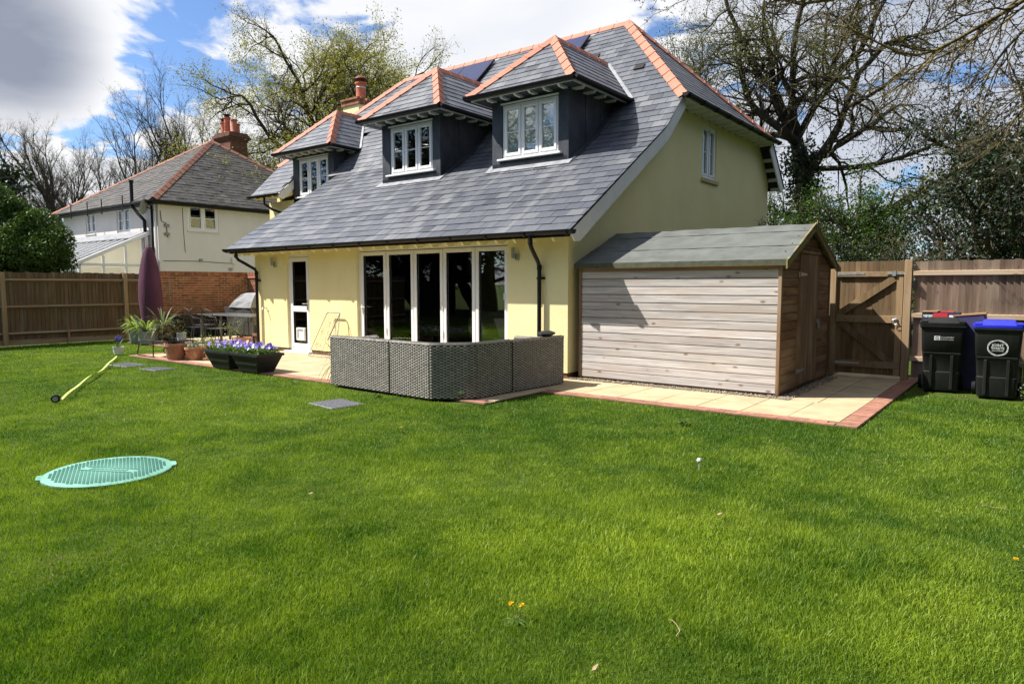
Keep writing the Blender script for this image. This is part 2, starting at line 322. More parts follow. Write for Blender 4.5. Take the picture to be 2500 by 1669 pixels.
    g['card'] = gmat('cardboard', (.26,.15,.08), (.34,.21,.12), 6, rough=.9)
    g['cardprint'] = gmat('printed_box', (.02,.025,.05), (.03,.035,.07), 5, rough=.6, bump=0)
    g['cardred'] = gmat('printed_red', (.42,.025,.04), (.5,.035,.05), 5, rough=.6, bump=0)
    g['cushion'] = gmat('black_fabric', (.012,.012,.013), (.02,.02,.02), 8, rough=.9)
    g['aluminium'] = gmat('rust_grey_wire', (.20,.19,.17), (.30,.28,.25), 12, rough=.6, metal=.5)
    g['pale'] = gmat('pale_plastic', (.62,.62,.60), (.7,.7,.68), 4, rough=.5, bump=0)
    g['greybox'] = gmat('grey_fitting', (.20,.20,.20), (.28,.28,.27), 6, rough=.6, bump=0)
    g['chimpot'] = gmat('chimney_pot', (.42,.11,.055), (.50,.16,.085), 5, rough=.75, rnd=.1)
    g['cowl'] = gmat('cowl', (.10,.022,.02), (.15,.035,.03), 6, rough=.6)
    g['oldbrick'] = gmat('sooty_brick', (.10,.045,.03), (.20,.085,.055), (14,14,14), rough=.95, c3=(.07,.075,.04), c3scale=(5,5,5), c3band=(.5,.7))
    g['bark'] = gmat('oak_bark', (.028,.024,.018), (.065,.055,.04), (9,9,4), rough=.95, bump=.8, bscale=(25,25,10), bdist=.03, spec=.1)
    g['barkgrey'] = gmat('grey_bark', (.05,.042,.034), (.10,.085,.068), (7,7,3), rough=.95, bump=.5, spec=.1)
    g['barklichen'] = gmat('lichen_bark', (.075,.06,.035), (.15,.125,.075), (8,8,8), rough=.95, bump=.6, spec=.1, c3=(.20,.165,.045), c3scale=(2.2,2.2,2.2), c3band=(.5,.7))
    g['leafbud'] = leafmat('young_oak_leaf', (.12,.125,.02), (.30,.28,.05), .45)
    g['leafdull'] = leafmat('dull_bud_leaf', (.065,.075,.022), (.17,.175,.05), .35)
    g['leafivy'] = leafmat('ivy_leaf', (.008,.016,.006), (.028,.048,.015), .12, .4)
    g['leafhedge'] = leafmat('laurel_leaf', (.018,.042,.007), (.075,.135,.02), .25, .45)
    g['leafhaw'] = leafmat('hawthorn_leaf', (.025,.055,.010), (.085,.15,.025), .35)
    g['leafdark'] = leafmat('holly_leaf', (.010,.020,.009), (.036,.056,.022), .15, .4)
    g['grass'] = leafmat('grass_blade', (.055,.135,.008), (.31,.41,.035), .35, .5, .3)
    g['plant'] = leafmat('plant_leaf', (.04,.09,.015), (.13,.20,.04), .3, .45)
    g['striped'] = leafmat('striped_leaf', (.12,.22,.03), (.42,.50,.16), .35, .45)
    g['greyleaf'] = leafmat('grey_leaf', (.12,.15,.10), (.30,.33,.26), .25)
    g['strap'] = leafmat('strap_leaf', (.07,.10,.035), (.24,.27,.13), .3, .45)
    g['redleaf'] = leafmat('bronze_leaf', (.05,.03,.015), (.14,.11,.03), .3)
    g['petal'] = leafmat('pansy_petal', (.10,.07,.38), (.30,.24,.68), .25, .6)
    g['petaldark'] = leafmat('pansy_petal_dark', (.05,.03,.28), (.16,.12,.55), .25, .6)
    g['petalwhite'] = leafmat('pale_petal', (.5,.48,.7), (.75,.74,.85), .25, .6)
    g['dandelion'] = leafmat('dandelion_petal', (.65,.42,.01), (.85,.62,.03), .2, .7)
    g['stone'] = gmat('gravel_stone', (.20,.17,.13), (.40,.35,.28), 40, rough=.9, rnd=.4, bump=.2)
    # woven rattan
    m, nt, b = newmat('woven_rattan')
    p = nd(nt, 'ShaderNodeNewGeometry').outputs['Position']; s = nd(nt, 'ShaderNodeSeparateXYZ', {0: p})
    u = mth(nt, 'ADD', s.outputs[0], s.outputs[1])
    uv = nd(nt, 'ShaderNodeCombineXYZ', {0: u, 1: s.outputs[2], 2: 0.0}).outputs[0]
    br = nd(nt, 'ShaderNodeTexBrick', {'Vector': uv, 'Color1': (.19,.178,.16,1), 'Color2': (.40,.378,.345,1), 'Mortar': (.018,.016,.013,1), 'Scale': 1.0, 'Mortar Size': .0042, 'Mortar Smooth': .4, 'Bias': 0.0, 'Brick Width': .046, 'Row Height': .0195})
    nz = nd(nt, 'ShaderNodeTexNoise', {'Vector': pos(nt, (3,3,10)), 'Scale': 1.0, 'Detail': 3.0}).outputs[0]
    col = mixc(nt, ramp(nt, nz, [(.4,.0),(.75,.4)]), br.outputs[0], (.20,.175,.145))
    nt.links.new(col, b.inputs['Base Color']); b.inputs['Roughness'].default_value = .5
    bp = nd(nt, 'ShaderNodeBump', {'Strength': .7, 'Distance': .006, 'Height': mth(nt, 'SUBTRACT', 1.0, br.outputs[1])}); nt.links.new(bp.outputs[0], b.inputs['Normal'])
    g['rattan'] = m
    g['strand'] = gmat('rattan_strand', (.26,.245,.22), (.41,.39,.355), (14,14,30), rough=.5, rnd=.16, bump=.1, spec=.35)
    g['rattanback'] = gmat('rattan_core', (.045,.040,.033), (.07,.062,.052), 20, rough=.8)
    # ground under the grass
    g['turf'] = gmat('turf', (.035,.06,.010), (.065,.10,.016), (5,5,5), rough=1.0, bump=.6, bscale=60, bdist=.02, spec=.1, c3=(.10,.085,.03), c3scale=(1.3,1.3,1.3), c3band=(.58,.78))
mats()
# ---------------------------------------------------------------- slate laying
def clip(poly, inside):
    """Sutherland-Hodgman: keep the part of a 2-D polygon where inside(a,b,c): a*x+b*y+c >= 0"""
    a, b, c = inside; out = []
    for i in range(len(poly)):
        p, q = poly[i], poly[(i+1) % len(poly)]
        dp = a*p[0]+b*p[1]+c; dq = a*q[0]+b*q[1]+c
        if dp >= 0: out.append(p)
        if dp*dq < 0:
            t = dp/(dp-dq); out.append((p[0]+(q[0]-p[0])*t, p[1]+(q[1]-p[1])*t))
    return out
def halfplanes(poly):
    hs = []; n = len(poly)
    for i in range(n):
        (x0,y0),(x1,y1) = poly[i], poly[(i+1) % n]; a, b = -(y1-y0), (x1-x0); l = math.hypot(a,b)
        hs.append((a/l, b/l, -(a*x0+b*y0)/l))
    return hs
def area(p): return abs(sum(p[i][0]*p[(i+1) % len(p)][1]-p[(i+1) % len(p)][0]*p[i][1] for i in range(len(p))))/2
def lay_slates(O, U, V, poly, w, g, rng, skip=None, v0=0.0, th=0.008):
    """returns a list of (world polygon, normal, centre, is_whole, matrix)"""
    O, U, V = Vector(O), Vector(U).normalized(), Vector(V).normalized(); N = U.cross(V).normalized()
    if N.z < 0: N = -N
    hs = halfplanes(poly); res = []
    xs = [p[0] for p in poly]; ys = [p[1] for p in poly]
    r0 = math.floor((min(ys)-v0)/g + 1e-6)
    r = r0
    while v0 + r*g < max(ys):
        y0 = v0 + r*g; off = (r % 2)*w/2 + rng.uniform(-.01,.01)
        k = math.floor((min(xs)-off)/w)
        while off + k*w < max(xs):
            x0 = off + k*w; gap = .0035
            q = [(x0+gap,y0),(x0+w-gap,y0),(x0+w-gap,y0+g*1.06),(x0+gap,y0+g*1.06)]
            k += 1
            full = area(q)
            for h in hs:
                q = clip(q, h)
                if len(q) < 3: break
            if len(q) < 3 or area(q) < .004: continue
            c = (sum(p[0] for p in q)/len(q), sum(p[1] for p in q)/len(q))
            C = O+U*c[0]+V*c[1]
            if skip and skip(C): continue
            tilt = .011+rng.uniform(-.0015,.003); W = []
            for x, y in q: W.append(O+U*x+V*y+N*(.006+tilt*(1-(y-y0)/(g*1.06))))
            res.append((W, N, C, area(q) > full*.98, (O+U*x0+V*y0, U, V, N, tilt)))
        r += 1
    return res
def slates_mesh(lst, name, mat, parent, th=.008):
    m = MB()
    for W, N, C, wh, _ in lst: m.prism([w - N*th for w in W], N*th)
    return tag(m.build(name, mat, parent), kind='stuff')
def ridge_run(A, B, d1, d2, parent, mat, L=.42, r=.135, name='ridge_tile'):
    """angular-rounded ridge tiles from A (low/first) to B; d1,d2 unit side directions down each slope"""
    A, B, d1, d2 = Vector(A), Vector(B), Vector(d1).normalized(), Vector(d2).normalized()
    t = (B-A).normalized(); up = -(d1+d2).normalized(); n = max(1, round((B-A).length/L)); L = (B-A).length/n
    def sec(s, lift):
        base = up*(.035+lift)
        pts = [d1*r*s, d1*r*.62*s+up*.012, d1*r*.25*s+up*.034, up*.042, d2*r*.25*s+up*.034, d2*r*.62*s+up*.012, d2*r*s]
        return [p+base for p in pts], [p+base-up*.016 for p in pts]
    m = MB(); k = 7
    o0,i0 = sec(1.0,0.012); o1,i1 = sec(1.0,0.0)
    # collar end thicker
    vs = []; 
    for (o,i),x in (((sec(1.07,.016)),0.0),((sec(1.07,.016)),.05),((sec(1.0,.004)),.055),((sec(.98,.0)),L+.03)):
        vs += [p+t*x for p in o]+[p+t*x for p in i]
    fs = []
    for s_ in range(3):
        a = s_*2*k; b = a+2*k
        for j in range(k-1): fs += [(a+j,a+j+1,b+j+1,b+j), (a+k+j,b+k+j,b+k+j+1,a+k+j+1)]
        fs += [(a,b,b+k,a+k),(a+k-1,a+2*k-1,b+2*k-1,b+k-1)]
    fs += [tuple([j for j in range(k)]+[2*k-1-j for j in range(k)]), tuple([6*k+j for j in range(k)]+[8*k-1-j for j in range(k)])]
    m.add(vs, fs); me, _ = m.mesh(name, mat, True, Vector((0,0,0)))
    for i in range(n): inst(name, me, Matrix.Translation(A+t*(L*i)), parent)
def gutter(path, r, parent, mat, name='gutter', brackets=.8, closed=True):
    """half-round gutter along a straight line; opening up"""
    A, B = Vector(path[0]), Vector(path[1]); t = (B-A).normalized(); w = t.cross(Vector((0,0,1))).normalized()
    n = 9; vs = []
    for P in (A,B):
        for rr in (r, r*.86):
            for j in range(n):
                a = math.pi*j/(n-1); vs.append(P + w*math.cos(a)*rr - Vector((0,0,1))*math.sin(a)*rr)
    fs = []
    for j in range(n-1): fs += [(j,j+1,2*n+j+1,2*n+j), (n+j,3*n+j,3*n+j+1,n+j+1)]
    fs += [(0,2*n,3*n,n),(n-1,2*n-1,4*n-1,3*n-1)]
    fs += [tuple(range(n)), tuple(range(2*n,3*n))]
    g = MB().add(vs, fs).build(name, mat, parent, True)
    L = (B-A).length; k = max(1, int(L/brackets))
    if brackets < 50:
        bm = MB()
        pts = [w*math.cos(math.pi*j/8)*(r+.008)-Vector((0,0,1))*math.sin(math.pi*j/8)*(r+.008) for j in range(9)]
        for j in range(8):
            p, q = pts[j], pts[j+1]; o = p*1.12; o2 = q*1.12
            h = t*.02; bm.hexa([p-h,q-h,q+h,p+h],[o-h,o2-h,o2+h,o+h])
        me, oo = bm.mesh('gutter_bracket', mat, False, Vector((0,0,0)))
        for i in range(k+1):
            inst('gutter_bracket', me, Matrix.Translation(A+t*(.12+(L-.24)*i/k)), g)
    return g
def frame_rect(m, a0, a1, z0, z1, wd, y0, y1, axis=0):
    """rectangular frame of width wd; axis 0: spans x in a, depth y; axis 1: spans y in a, depth x"""
    def bx(p0,p1,q0,q1):
        if axis == 0: m.box(p0,p1,y0,y1,q0,q1)
        else: m.box(y0,y1,p0,p1,q0,q1)
    bx(a0,a0+wd,z0,z1); bx(a1-wd,a1,z0,z1); bx(a0+wd,a1-wd,z0,z0+wd); bx(a0+wd,a1-wd,z1-wd,z1)

# ---------------------------------------------------------------- the house
def make_house():
    H = thing('house', (-6.6, 5, 0), 'cream-yellow rendered house with dark slate roof, three dormers and orange ridge tiles', 'house')
    W0, W1 = -9.15, 0.0
    g = MT
    rng = random.Random(3)
    # --- walls
    m = MB()
    m.box(W0,-7.86,0,.3,.09,2.44); m.box(-7.86,-7.0,0,.3,2.28,2.44); m.box(-7.0,-5.35,0,.3,.09,2.44); m.box(-5.35,-1.27,0,.3,2.33,2.44); m.box(-1.27,0,0,.3,.09,2.44)
    m.box(W0,W0+.3,.3,2.85,.09,2.44)
    m.prism([(W0,0.3,2.44),(W0,2.85,2.44),(W0,2.85,4.35),(W0,.3,2.72)],(.3,0,0))
    m.build('front_wall', g['render'], H)
    for q in ((W0+.02,-7.86,.02,.3),(-7.0,-5.35,.02,.3),(-1.27,-.02,.02,.3),(-.3,-.02,.3,10.2)): MB().box(q[0],q[1],q[2],q[3],0,.09).build('plinth', g['plinth'], H)
    gm = MB()
    def gp(poly): gm.prism([(0,y,z) for y,z in poly], (-.28,0,0))
    gp([(.3,.09),(5.54,.09),(5.54,5.30),(3.70,5.30),(2.97,4.46),(.3,2.76)])
    gp([(0,2.44),(.3,2.44),(.3,2.76),(0,2.56)])
    gp([(5.54,.09),(6.39,.09),(6.39,3.99),(5.54,3.99)]); gp([(5.54,5.19),(6.39,5.19),(6.39,5.30),(5.54,5.30)])
    gp([(6.39,.09),(10.25,.09),(10.25,4.42),(9.5,5.30),(6.39,5.30)])
    gm.build('gable_wall', g['render'], H)
    m = MB(); m.box(-13.25,W0,3.15,3.43,0,4.15); m.box(-13.25,-12.97,3.43,10.25,0,5.1); m.box(-12.97,-.28,9.97,10.25,0,4.3)
    m.box(W0-.0,-8.9,2.85,3.15,2.5,4.1); m.build('main_wall', g['render'], H)
    m = MB(); m.box(-8.8,-.3,.35,4.6,-.02,.02); m.build('floor', g['roomfloor'], H)
    m = MB(); m.box(-8.85,-.28,4.6,4.75,.02,2.6); m.box(-8.85,-.28,.3,4.6,2.5,2.6); m.box(-6.3,-6.2,.3,4.6,.02,2.5); m.build('room_wall', g['room'], H)
    # gable window
    gw = MB(); frame_rect(gw, 5.54,6.39,3.99,5.19,.07,-.11,-.03,1); gw.box(-.10,-.035,5.93,6.0,4.06,5.12)
    gwo = gw.build('gable_window', g['white'], H, bevel=.006)
    for a,b in ((5.61,5.93),(6.0,6.32)):
        f = MB(); frame_rect(f,a+.005,b-.005,4.065,5.115,.045,-.095,-.02,1); f.box(-.07,-.045,a+.05,b-.05,4.59,4.61); f.build('casement', g['white'], gwo, bevel=.004)
        MB().box(-.068,-.060,a+.05,b-.05,4.11,5.07).build('pane', g['glass'], gwo)
    MB().box(-.02,.05,5.47,6.46,3.90,3.99).build('stone_sill', gmat('stone_sill', (.42,.37,.22),(.50,.44,.27),6,rough=.9), gwo, bevel=.008)
    MB().box(-.27,-.25,5.5,6.4,3.9,5.22).build('curtain', g['blind'], gwo)
    # --- roof decks
    s1, s2 = .641, .98
    yk, zk = 2.95, 4.63
    yr, zr = 6.6, 8.207
    he = 5.38; yh = yk+(he-zk)/s2      # hip eave on front slope
    RX, LX = .35, -13.45; AX, BX = -2.45, -10.62
    roof = MB()
    def deck(pts, nrm, th=.1):
        n = Vector(nrm).normalized(); roof.prism([Vector(p)-n*th for p in pts], n*(th-.004))
    deck([(-9.6,-.45,2.45),(RX-.03,-.45,2.45),(RX-.03,yk,zk),(-9.6,yk,zk)], (0,-s1,1))
    nU = (0,-s2,1)
    yb = 2.62; zb_ = zk-(yk-yb)*s2
    deck([(-9.6,yk,zk),(RX-.03,yk,zk),(RX-.03,yh,he),(AX,yr,zr),(-9.6,yr,zr)], nU)
    deck([(-10.0,yk,zk),(-9.6,yk,zk),(-9.6,yr,zr),(-10.0,yr,zr)], nU)
    deck([(-11.98,4.6,zk+(4.6-yk)*s2),(-10.0,4.6,zk+(4.6-yk)*s2),(-10.0,yr,zr),(BX,yr,zr),(-11.98,yr-(BX+11.98)*(yr-yh)/(BX-LX),zr-(BX+11.98)*(zr-he)/(BX-LX))], nU)
    deck([(LX+.03,yb,zb_),(-11.98,yb,zb_),(-11.98,5.2,zk+(5.2-yk)*s2),(LX+.03,yh,he)], nU)
    deck([(RX,yh,he),(RX,2*yr-yh,he),(AX,yr,zr)], (1,0,1))
    deck([(LX,yh,he),(LX,2*yr-yh,he),(BX,yr,zr)], (-1,0,1))
    ybk = 10.62; zbk = zr-(ybk-yr)*s2
    deck([(LX+.03,2*yr-yh,he),(LX+.03,ybk,zbk),(RX-.03,ybk,zbk),(RX-.03,2*yr-yh,he),(AX,yr,zr),(BX,yr,zr)], (0,s2,1))
    RF = roof.build('roof', g['deck'], H)
    # --- slates
    c1 = 1/math.hypot(1,s1); c2 = 1/math.hypot(1,s2)
    L1 = (yk+.5)/c1; L2 = (yr-yk)/c2
    S = lay_slates((0,-.5,2.45-.05*s1), (1,0,0), (0,c1,s1*c1), [(-9.63,0),(RX,0),(RX,L1),(-9.63,L1)], .305, L1/17, rng)
    def skipU(C):
        if C.y < yk and C.x > -12.0: return True
        if -11.95 < C.x < -10.05 and C.y < 4.4: return True
        return False
    lo = -(yk-yb+.05)/c2; hy = (yh-yk)/c2
    S2 = lay_slates((0,yk,zk), (1,0,0), (0,c2,s2*c2), [(LX,lo),(RX,lo),(RX,hy),(AX,L2),(BX,L2),(LX,hy)], .305, L2/24, rng, skipU)
    sh = (zr-he)/(RX-AX); ch = 1/math.hypot(1,sh); L3 = (RX-AX)/ch
    S3 = lay_slates((RX+.04,yr,he-.04*sh), (0,1,0), (-ch,0,sh*ch), [(-(yr-yh)-.04,0),((yr-yh)+.04,0),(0,L3+.05)], .305, L3/19, rng)
    S4 = lay_slates((LX-.04,yr,he-.04*sh), (0,-1,0), (ch,0,sh*ch), [(-(yr-yh)-.04,0),((yr-yh)+.04,0),(0,L3+.05)], .305, L3/19, rng)
    allS = S+S2+S3
    cv = Vector(CAM)
    def hidden(C):   # under a dormer
        for cx, yf in ((-5.70,1.97),(-2.245,1.97)):
            if abs(C.x-cx) < .96 and C.y > yf: return C.z < 6.6-abs(C.x-cx)
        return False
    vis = [s for s in allS if not hidden(s[2])]
    vis.sort(key=lambda s: (s[2]-cv).length - (0 if s[3] else 2.0))
    big = vis[:290]; rest = [s for s in allS if not any(s is b for b in big[:0])]
    ids = set(id(s) for s in big); rest = [s for s in allS if id(s) not in ids]
    shared = {}
    for W,N,C,wh,(P,U,V,Nn,tilt) in big:
        if wh:
            key = (round((W[2]-W[1]).length,3))
            if key not in shared:
                w = (W[1]-W[0]).length; h = (W[2]-W[1]).dot(V); mm = MB()
                mm.hexa([(0,0,.012-.008),(w,0,.012-.008),(w,h,-.008),(0,h,-.008)],[(0,0,.012),(w,0,.012),(w,h,0),(0,h,0)])
                shared[key] = mm.mesh('slate', g['slate'], False, Vector((0,0,0)))[0]
            M = Matrix((U,V,Nn)).transposed().to_4x4(); M.translation = W[0]-Nn*.012+Nn*rng.uniform(-.001,.002)
            inst('slate', shared[key], M @ Matrix.Rotation(rng.uniform(-.004,.004),4,'Z'), RF)
        else:
            MB().prism([w-N*.008 for w in W], N*.008).build('slate', g['slate'], RF)
    slates_mesh(rest+S4, 'slates', g['slate'], RF)
    # back slope slates as one sheet of courses
    Sb = lay_slates((0,ybk+.03,zbk-.03*s2), (-1,0,0), (0,-c2,s2*c2), [(-RX,0),(-LX,0),(-LX,(ybk-2*yr+yh)/c2),(-BX,(ybk-yr)/c2),(-AX,(ybk-yr)/c2),(-RX,(ybk-2*yr+yh)/c2)], .5, .3, rng)
    slates_mesh(Sb, 'slates', g['slate'], RF)
    # ridges and hips
    apA, apB = Vector((AX,yr,zr+.01)), Vector((BX,yr,zr+.01)); hR = Vector((RX+.05,yh-.03,he-.04)); hL = Vector((LX-.05,yh-.03,he-.04))
    hRb = Vector((RX+.05,2*yr-yh+.03,he-.04)); hLb = Vector((LX-.05,2*yr-yh+.03,he-.04))
    fd = Vector((0,-c2,-s2*c2)); bd = Vector((0,c2,-s2*c2)); rd = Vector((ch,0,-sh*ch)); ld = Vector((-ch,0,-sh*ch))
    def side(line, plane_down, other):
        """in-plane direction perpendicular to the line"""
        t = line.normalized(); d = plane_down - t*plane_down.dot(t); return d.normalized()
    def hip(A, B, pa, pb, r=.165, L=.42):
        t = B-A; ridge_run(A, B, hipdir(t,pa,pb), hipdir(t,pb,pa), RF, g['terracotta'], L, r)
    def hipdir(t, p_down, q_down):
        t = t.normalized(); n = None
        # plane of slope: contains t and its down vector
        d = p_down - t*p_down.dot(t); d.normalize()
        return d
    hip(apA, apB, fd, bd, .125); hip(hR, apA, fd, rd); hip(hL, apB, fd, ld); hip(hRb, apA, bd, rd); hip(hLb, apB, bd, ld)
    # roof vents
    for x,y in ((-1.22,4.81),(-2.83,5.55)):
        z = zk+(y-yk)*s2; m = MB(); O = Vector((x,y,z)); U = Vector((1,0,0)); V = Vector((0,c2,s2*c2)); N = U.cross(V)
        q = [O+U*a+V*b for a,b in ((-.12,-.09),(.12,-.09),(.12,.09),(-.12,.09))]
        m.prism([p+N*.02 for p in q], N*.022); m.build('roof_vent', g['black'], RF)
    # --- solar panels
    for x0, n in ((-10.02,3),(-4.56,1)):
        for i in range(n):
            a = x0+i*1.123; U = Vector((1,0,0)); V = Vector((0,c2,s2*c2)); N = U.cross(V)
            O = Vector((a,6.40,zk+(6.40-yk)*s2)); b = 1.7
            sp = MB().prism([O+U*.006-V*b+N*.06, O+U*1.11-V*b+N*.06, O+U*1.11+N*.06, O+U*.006+N*.06], N*.045).build('solar_panel', g['black'], RF)
            MB().prism([O+U*.03-V*(b-.024)+N*.1, O+U*1.086-V*(b-.024)+N*.1, O+U*1.086-V*.024+N*.1, O+U*.03-V*.024+N*.1], N*.008).build('cell_sheet', g['solar'], sp)
            ln_ = MB()
            for k in range(1,12):
                c = O+U*(.03+k*.088)-V*(b-.03)+N*.108; ln_.prism([c,c+U*.004,c+U*.004+V*(b-.06),c+V*(b-.06)], N*.0015)
            ln_.build('cell_lines', g['cable'], sp)
        O = Vector((x0-.05,6.44,zk+(6.44-yk)*s2))
        MB().prism([O+N*.012,O+U*(n*1.123+.1)+N*.012,O+U*(n*1.123+.1)+V*.1+N*.012,O+V*.1+N*.012], N*.006).build('flashing', g['flash'], RF)
    # --- gutters, fascia, rafter feet
    G1 = gutter([(-9.66,-.49,2.435),(.42,-.49,2.435)], .074, H, g['black'], brackets=.78)
    m = MB(); m.box(-9.55,RX-.06,-.43,-.40,2.33,2.455); m.build('fascia', g['black'], H)
    m = MB(); m.prism([(-9.55,-.40,2.345),(-9.55,.0,2.60),(-9.55,0,2.63),(-9.55,-.40,2.375)],(9.85,0,0)); m.build('soffit', g['render'], H)
    rf = MB().prism([(0,-.40,2.335),(0,-.33,2.27),(0,-.2,2.28),(0,-.06,2.36),(0,0,2.42),(0,0,2.56),(0,-.4,2.33+.01)],(.05,0,0)).mesh('rafter_foot', g['render'], False, Vector((0,0,0)))[0]
    for i in range(24): inst('rafter_foot', rf, Matrix.Translation((-9.1+i*.392,0,0)), H)
    GH = gutter([(.47,yh-.22,5.36),(.47,2*yr-yh+.16,5.36)], .072, H, g['black'], brackets=.75)
    m = MB(); m.box(.385,.41,yh+.02,2*yr-yh-.02,5.30,5.40); m.box(.02,.385,yh+.02,2*yr-yh-.02,5.30,5.318); m.build('fascia', g['barge'], H)
    rf2 = MB().prism([(.37,0,5.299),(.30,0,5.245),(.03,0,5.235),(0,0,5.25),(0,0,5.299)],(0,.045,0)).mesh('rafter_foot', g['barge'], False, Vector((0,0,0)))[0]
    for i in range(14): inst('rafter_foot', rf2, Matrix.Translation((0.01,yh+.12+i*.42,0)), H)
    gutter([(-13.5,2.56,4.29),(-11.93,2.56,4.29)], .062, H, g['black'], brackets=.5)
    rf3 = MB().prism([(0,2.62,4.25),(0,2.7,4.18),(0,2.9,4.2),(0,3.15,4.3),(0,3.15,4.55),(0,2.62,4.26)],(.05,0,0)).mesh('rafter_foot', g['render'], False, Vector((0,0,0)))[0]
    for i in range(5): inst('rafter_foot', rf3, Matrix.Translation((-13.3+i*.31,0,0)), H)
    m = MB(); m.prism([(-11.98,2.6,4.28),(-11.98,2.6,4.17),(-11.98,2.78,4.14),(-11.98,3.14,4.48),(-11.98,3.14,4.75)],(.045,0,0)); m.build('bargeboard', g['barge'], H)
    # --- bargeboards on the gable verge
    def verge(x, mir=1):
        m = MB(); d = .2
        lo_ = [(-.44,2.40),(yk,zk-.045),(yh-.03,he-.05)]
        li_ = [(-.30,2.26),(-.16,2.27),(yk+.10,zk-.045-d*1.05),(yh+.13,he-.05-d*.9)]
        poly = [(x,y,z) for y,z in lo_]+[(x,y,z) for y,z in reversed(li_)]
        m.prism(poly, (.03*mir,0,0)); m.build('bargeboard', g['barge'], H)
        if mir > 0:
            s = MB(); 
            s.prism([(.0,-.4,2.33),(.0,yk,zk-.14),(.0,yk,zk-.11),(.0,-.4,2.36)],(x,0,0)); s.prism([(.0,yk,zk-.14),(.0,yh,he-.16),(.0,yh,he-.13),(.0,yk,zk-.11)],(x,0,0)); s.build('soffit', g['barge'], H)
    verge(.30); 
    m = MB(); m.prism([(-9.57,y,z) for y,z in ((-.44,2.40),(yk,zk-.05),(yk+.1,zk-.26),(-.16,2.27),(-.30,2.26))], (-.03,0,0)); m.build('bargeboard', g['barge'], H)
    m = MB(); m.prism([(.30,y,z) for y,z in ((2*yr-yh,he-.05),(ybk-.02,zbk-.03),(ybk-.2,zbk-.15),(ybk-.42,zbk-.02),(2*yr-yh-.15,he-.25))],(.03,0,0)); m.build('bargeboard', g['barge'], H)
    m = MB()
    for i in range(4):
        y = 9.75+i*.24; z = zr-(y-yr)*s2-.1; m.box(.01,.30,y,y+.05,z-.13,z-.01)
    m.build('verge_noggin', g['barge'], H)
    # --- downpipes
    def downpipe(x0, xw, parent):
        p = MB().tube([(x0,-.49,2.38),(x0,-.49,2.24),(x0+(xw-x0)*.12,-.44,2.17),(xw,-.115,1.955),(xw,-.075,1.88),(xw,-.075,.06)], .036, 12)
        o = p.build('downpipe', g['black'], parent, True)
        for z in (2.27,1.86): MB().tube([(xw if z<2 else x0, -.075 if z<2 else -.49, z-.04),(xw if z<2 else x0, -.075 if z<2 else -.49, z+.04)], .043, 12).build('pipe_collar', g['black'], o, True)
        MB().box(xw-.075,xw+.075,-.05,-.002,1.66,1.70).build('pipe_bracket', g['black'], o)
    downpipe(-.42,-.53,H); downpipe(-9.16,-8.98,H)
    MB().tube([(-12.62,2.56,4.24),(-12.62,2.56,4.02),(-12.5,2.75,3.86),(-12.3,3.06,3.74),(-12.28,3.08,3.6),(-12.28,3.08,.05)], .036, 12).build('downpipe', g['black'], H, True)
    # --- folding doors
    fd_ = MB(); y0, y1 = .07, .15
    fd_.box(-5.35,-5.29,y0,y1,.02,2.33); fd_.box(-1.30,-1.27,y0,y1,.02,2.33); fd_.box(-5.29,-1.30,y0,y1,2.27,2.33); fd_.box(-5.29,-1.30,y0,y1,.0,.05)
    FD = fd_.build('folding_door', g['white'], H, bevel=.004)
    MB().box(-5.35,-1.27,y0-.002,y1,2.262,2.2695).build('head_seal', g['black'], FD)
    ed = [-5.283,-4.49,-3.69,-2.89,-2.075,-1.305]
    for i in range(5):
        a, b = ed[i]+.006, ed[i+1]-.006; m = MB(); frame_rect(m,a,b,.055,2.258,.075,y0-.015,y1-.02); m.build('door_leaf', g['white'], FD, bevel=.005)
        MB().box(a+.07,b-.07,.10,.106,.125,2.19).build('pane', g['glassdark'], FD)
        sm = MB(); frame_rect(sm,a+.072,b-.072,.128,2.186,.014,.074,.095); sm.build('seal', g['black'], FD)
    for x in (ed[1],ed[3]):
        for z in (.62,1.15,1.95): MB().tube([(x,.048,z-.06),(x,.048,z+.06)], .014, 8).build('hinge', g['pale'], FD, True)
    m = MB(); m.box(ed[0]+.03,ed[0]+.06,.035,.055,.98,1.16); m.tube([(ed[0]+.045,.045,1.10),(ed[0]+.045,.01,1.10),(ed[0]+.16,.01,1.10)], .010, 8); m.build('door_handle', g['pale'], FD)
    m = MB(); m.box(ed[-1]-.085,ed[-1]-.06,.035,.055,1.3,1.42); m.build('latch', g['pale'], FD)
    MB().box(-5.38,-1.24,-.05,.14,-.02,.018).build('door_sill', g['white'], FD)
    # --- half-glazed back door
    m = MB(); frame_rect(m,-7.86,-7.0,.04,2.28,.07,.06,.14); BD = m.build('back_door', g['white'], H, bevel=.004)
    m = MB(); frame_rect(m,-7.785,-7.075,.115,2.205,.095,.045,.11); m.box(-7.69,-7.17,.045,.11,.95,1.08); m.build('door_leaf', g['white'], BD, bevel=.005)
    MB().box(-7.695,-7.165,.075,.081,1.07,2.12).build('pane', g['glassdark'], BD); MB().box(-7.695,-7.165,.075,.081,.205,.96).build('pane', g['glassdark'], BD)
    for z0,z1 in ((1.082,2.108),(.212,.948)):
        m = MB(); frame_rect(m,-7.688,-7.172,z0,z1,.013,.05,.07); m.build('seal', g['black'], BD)
    cf = MB(); frame_rect(cf,-7.56,-7.24,.28,.58,.05,.01,.07); cfo = cf.build('cat_flap', g['white'], BD, bevel=.02, seg=2)
    MB().box(-7.505,-7.295,.035,.045,.335,.525).build('flap', g['pale'], cfo, bevel=.01)
    MB().box(-7.92,-6.94,-.09,.13,-.01,.036).build('door_step', g['white'], BD)
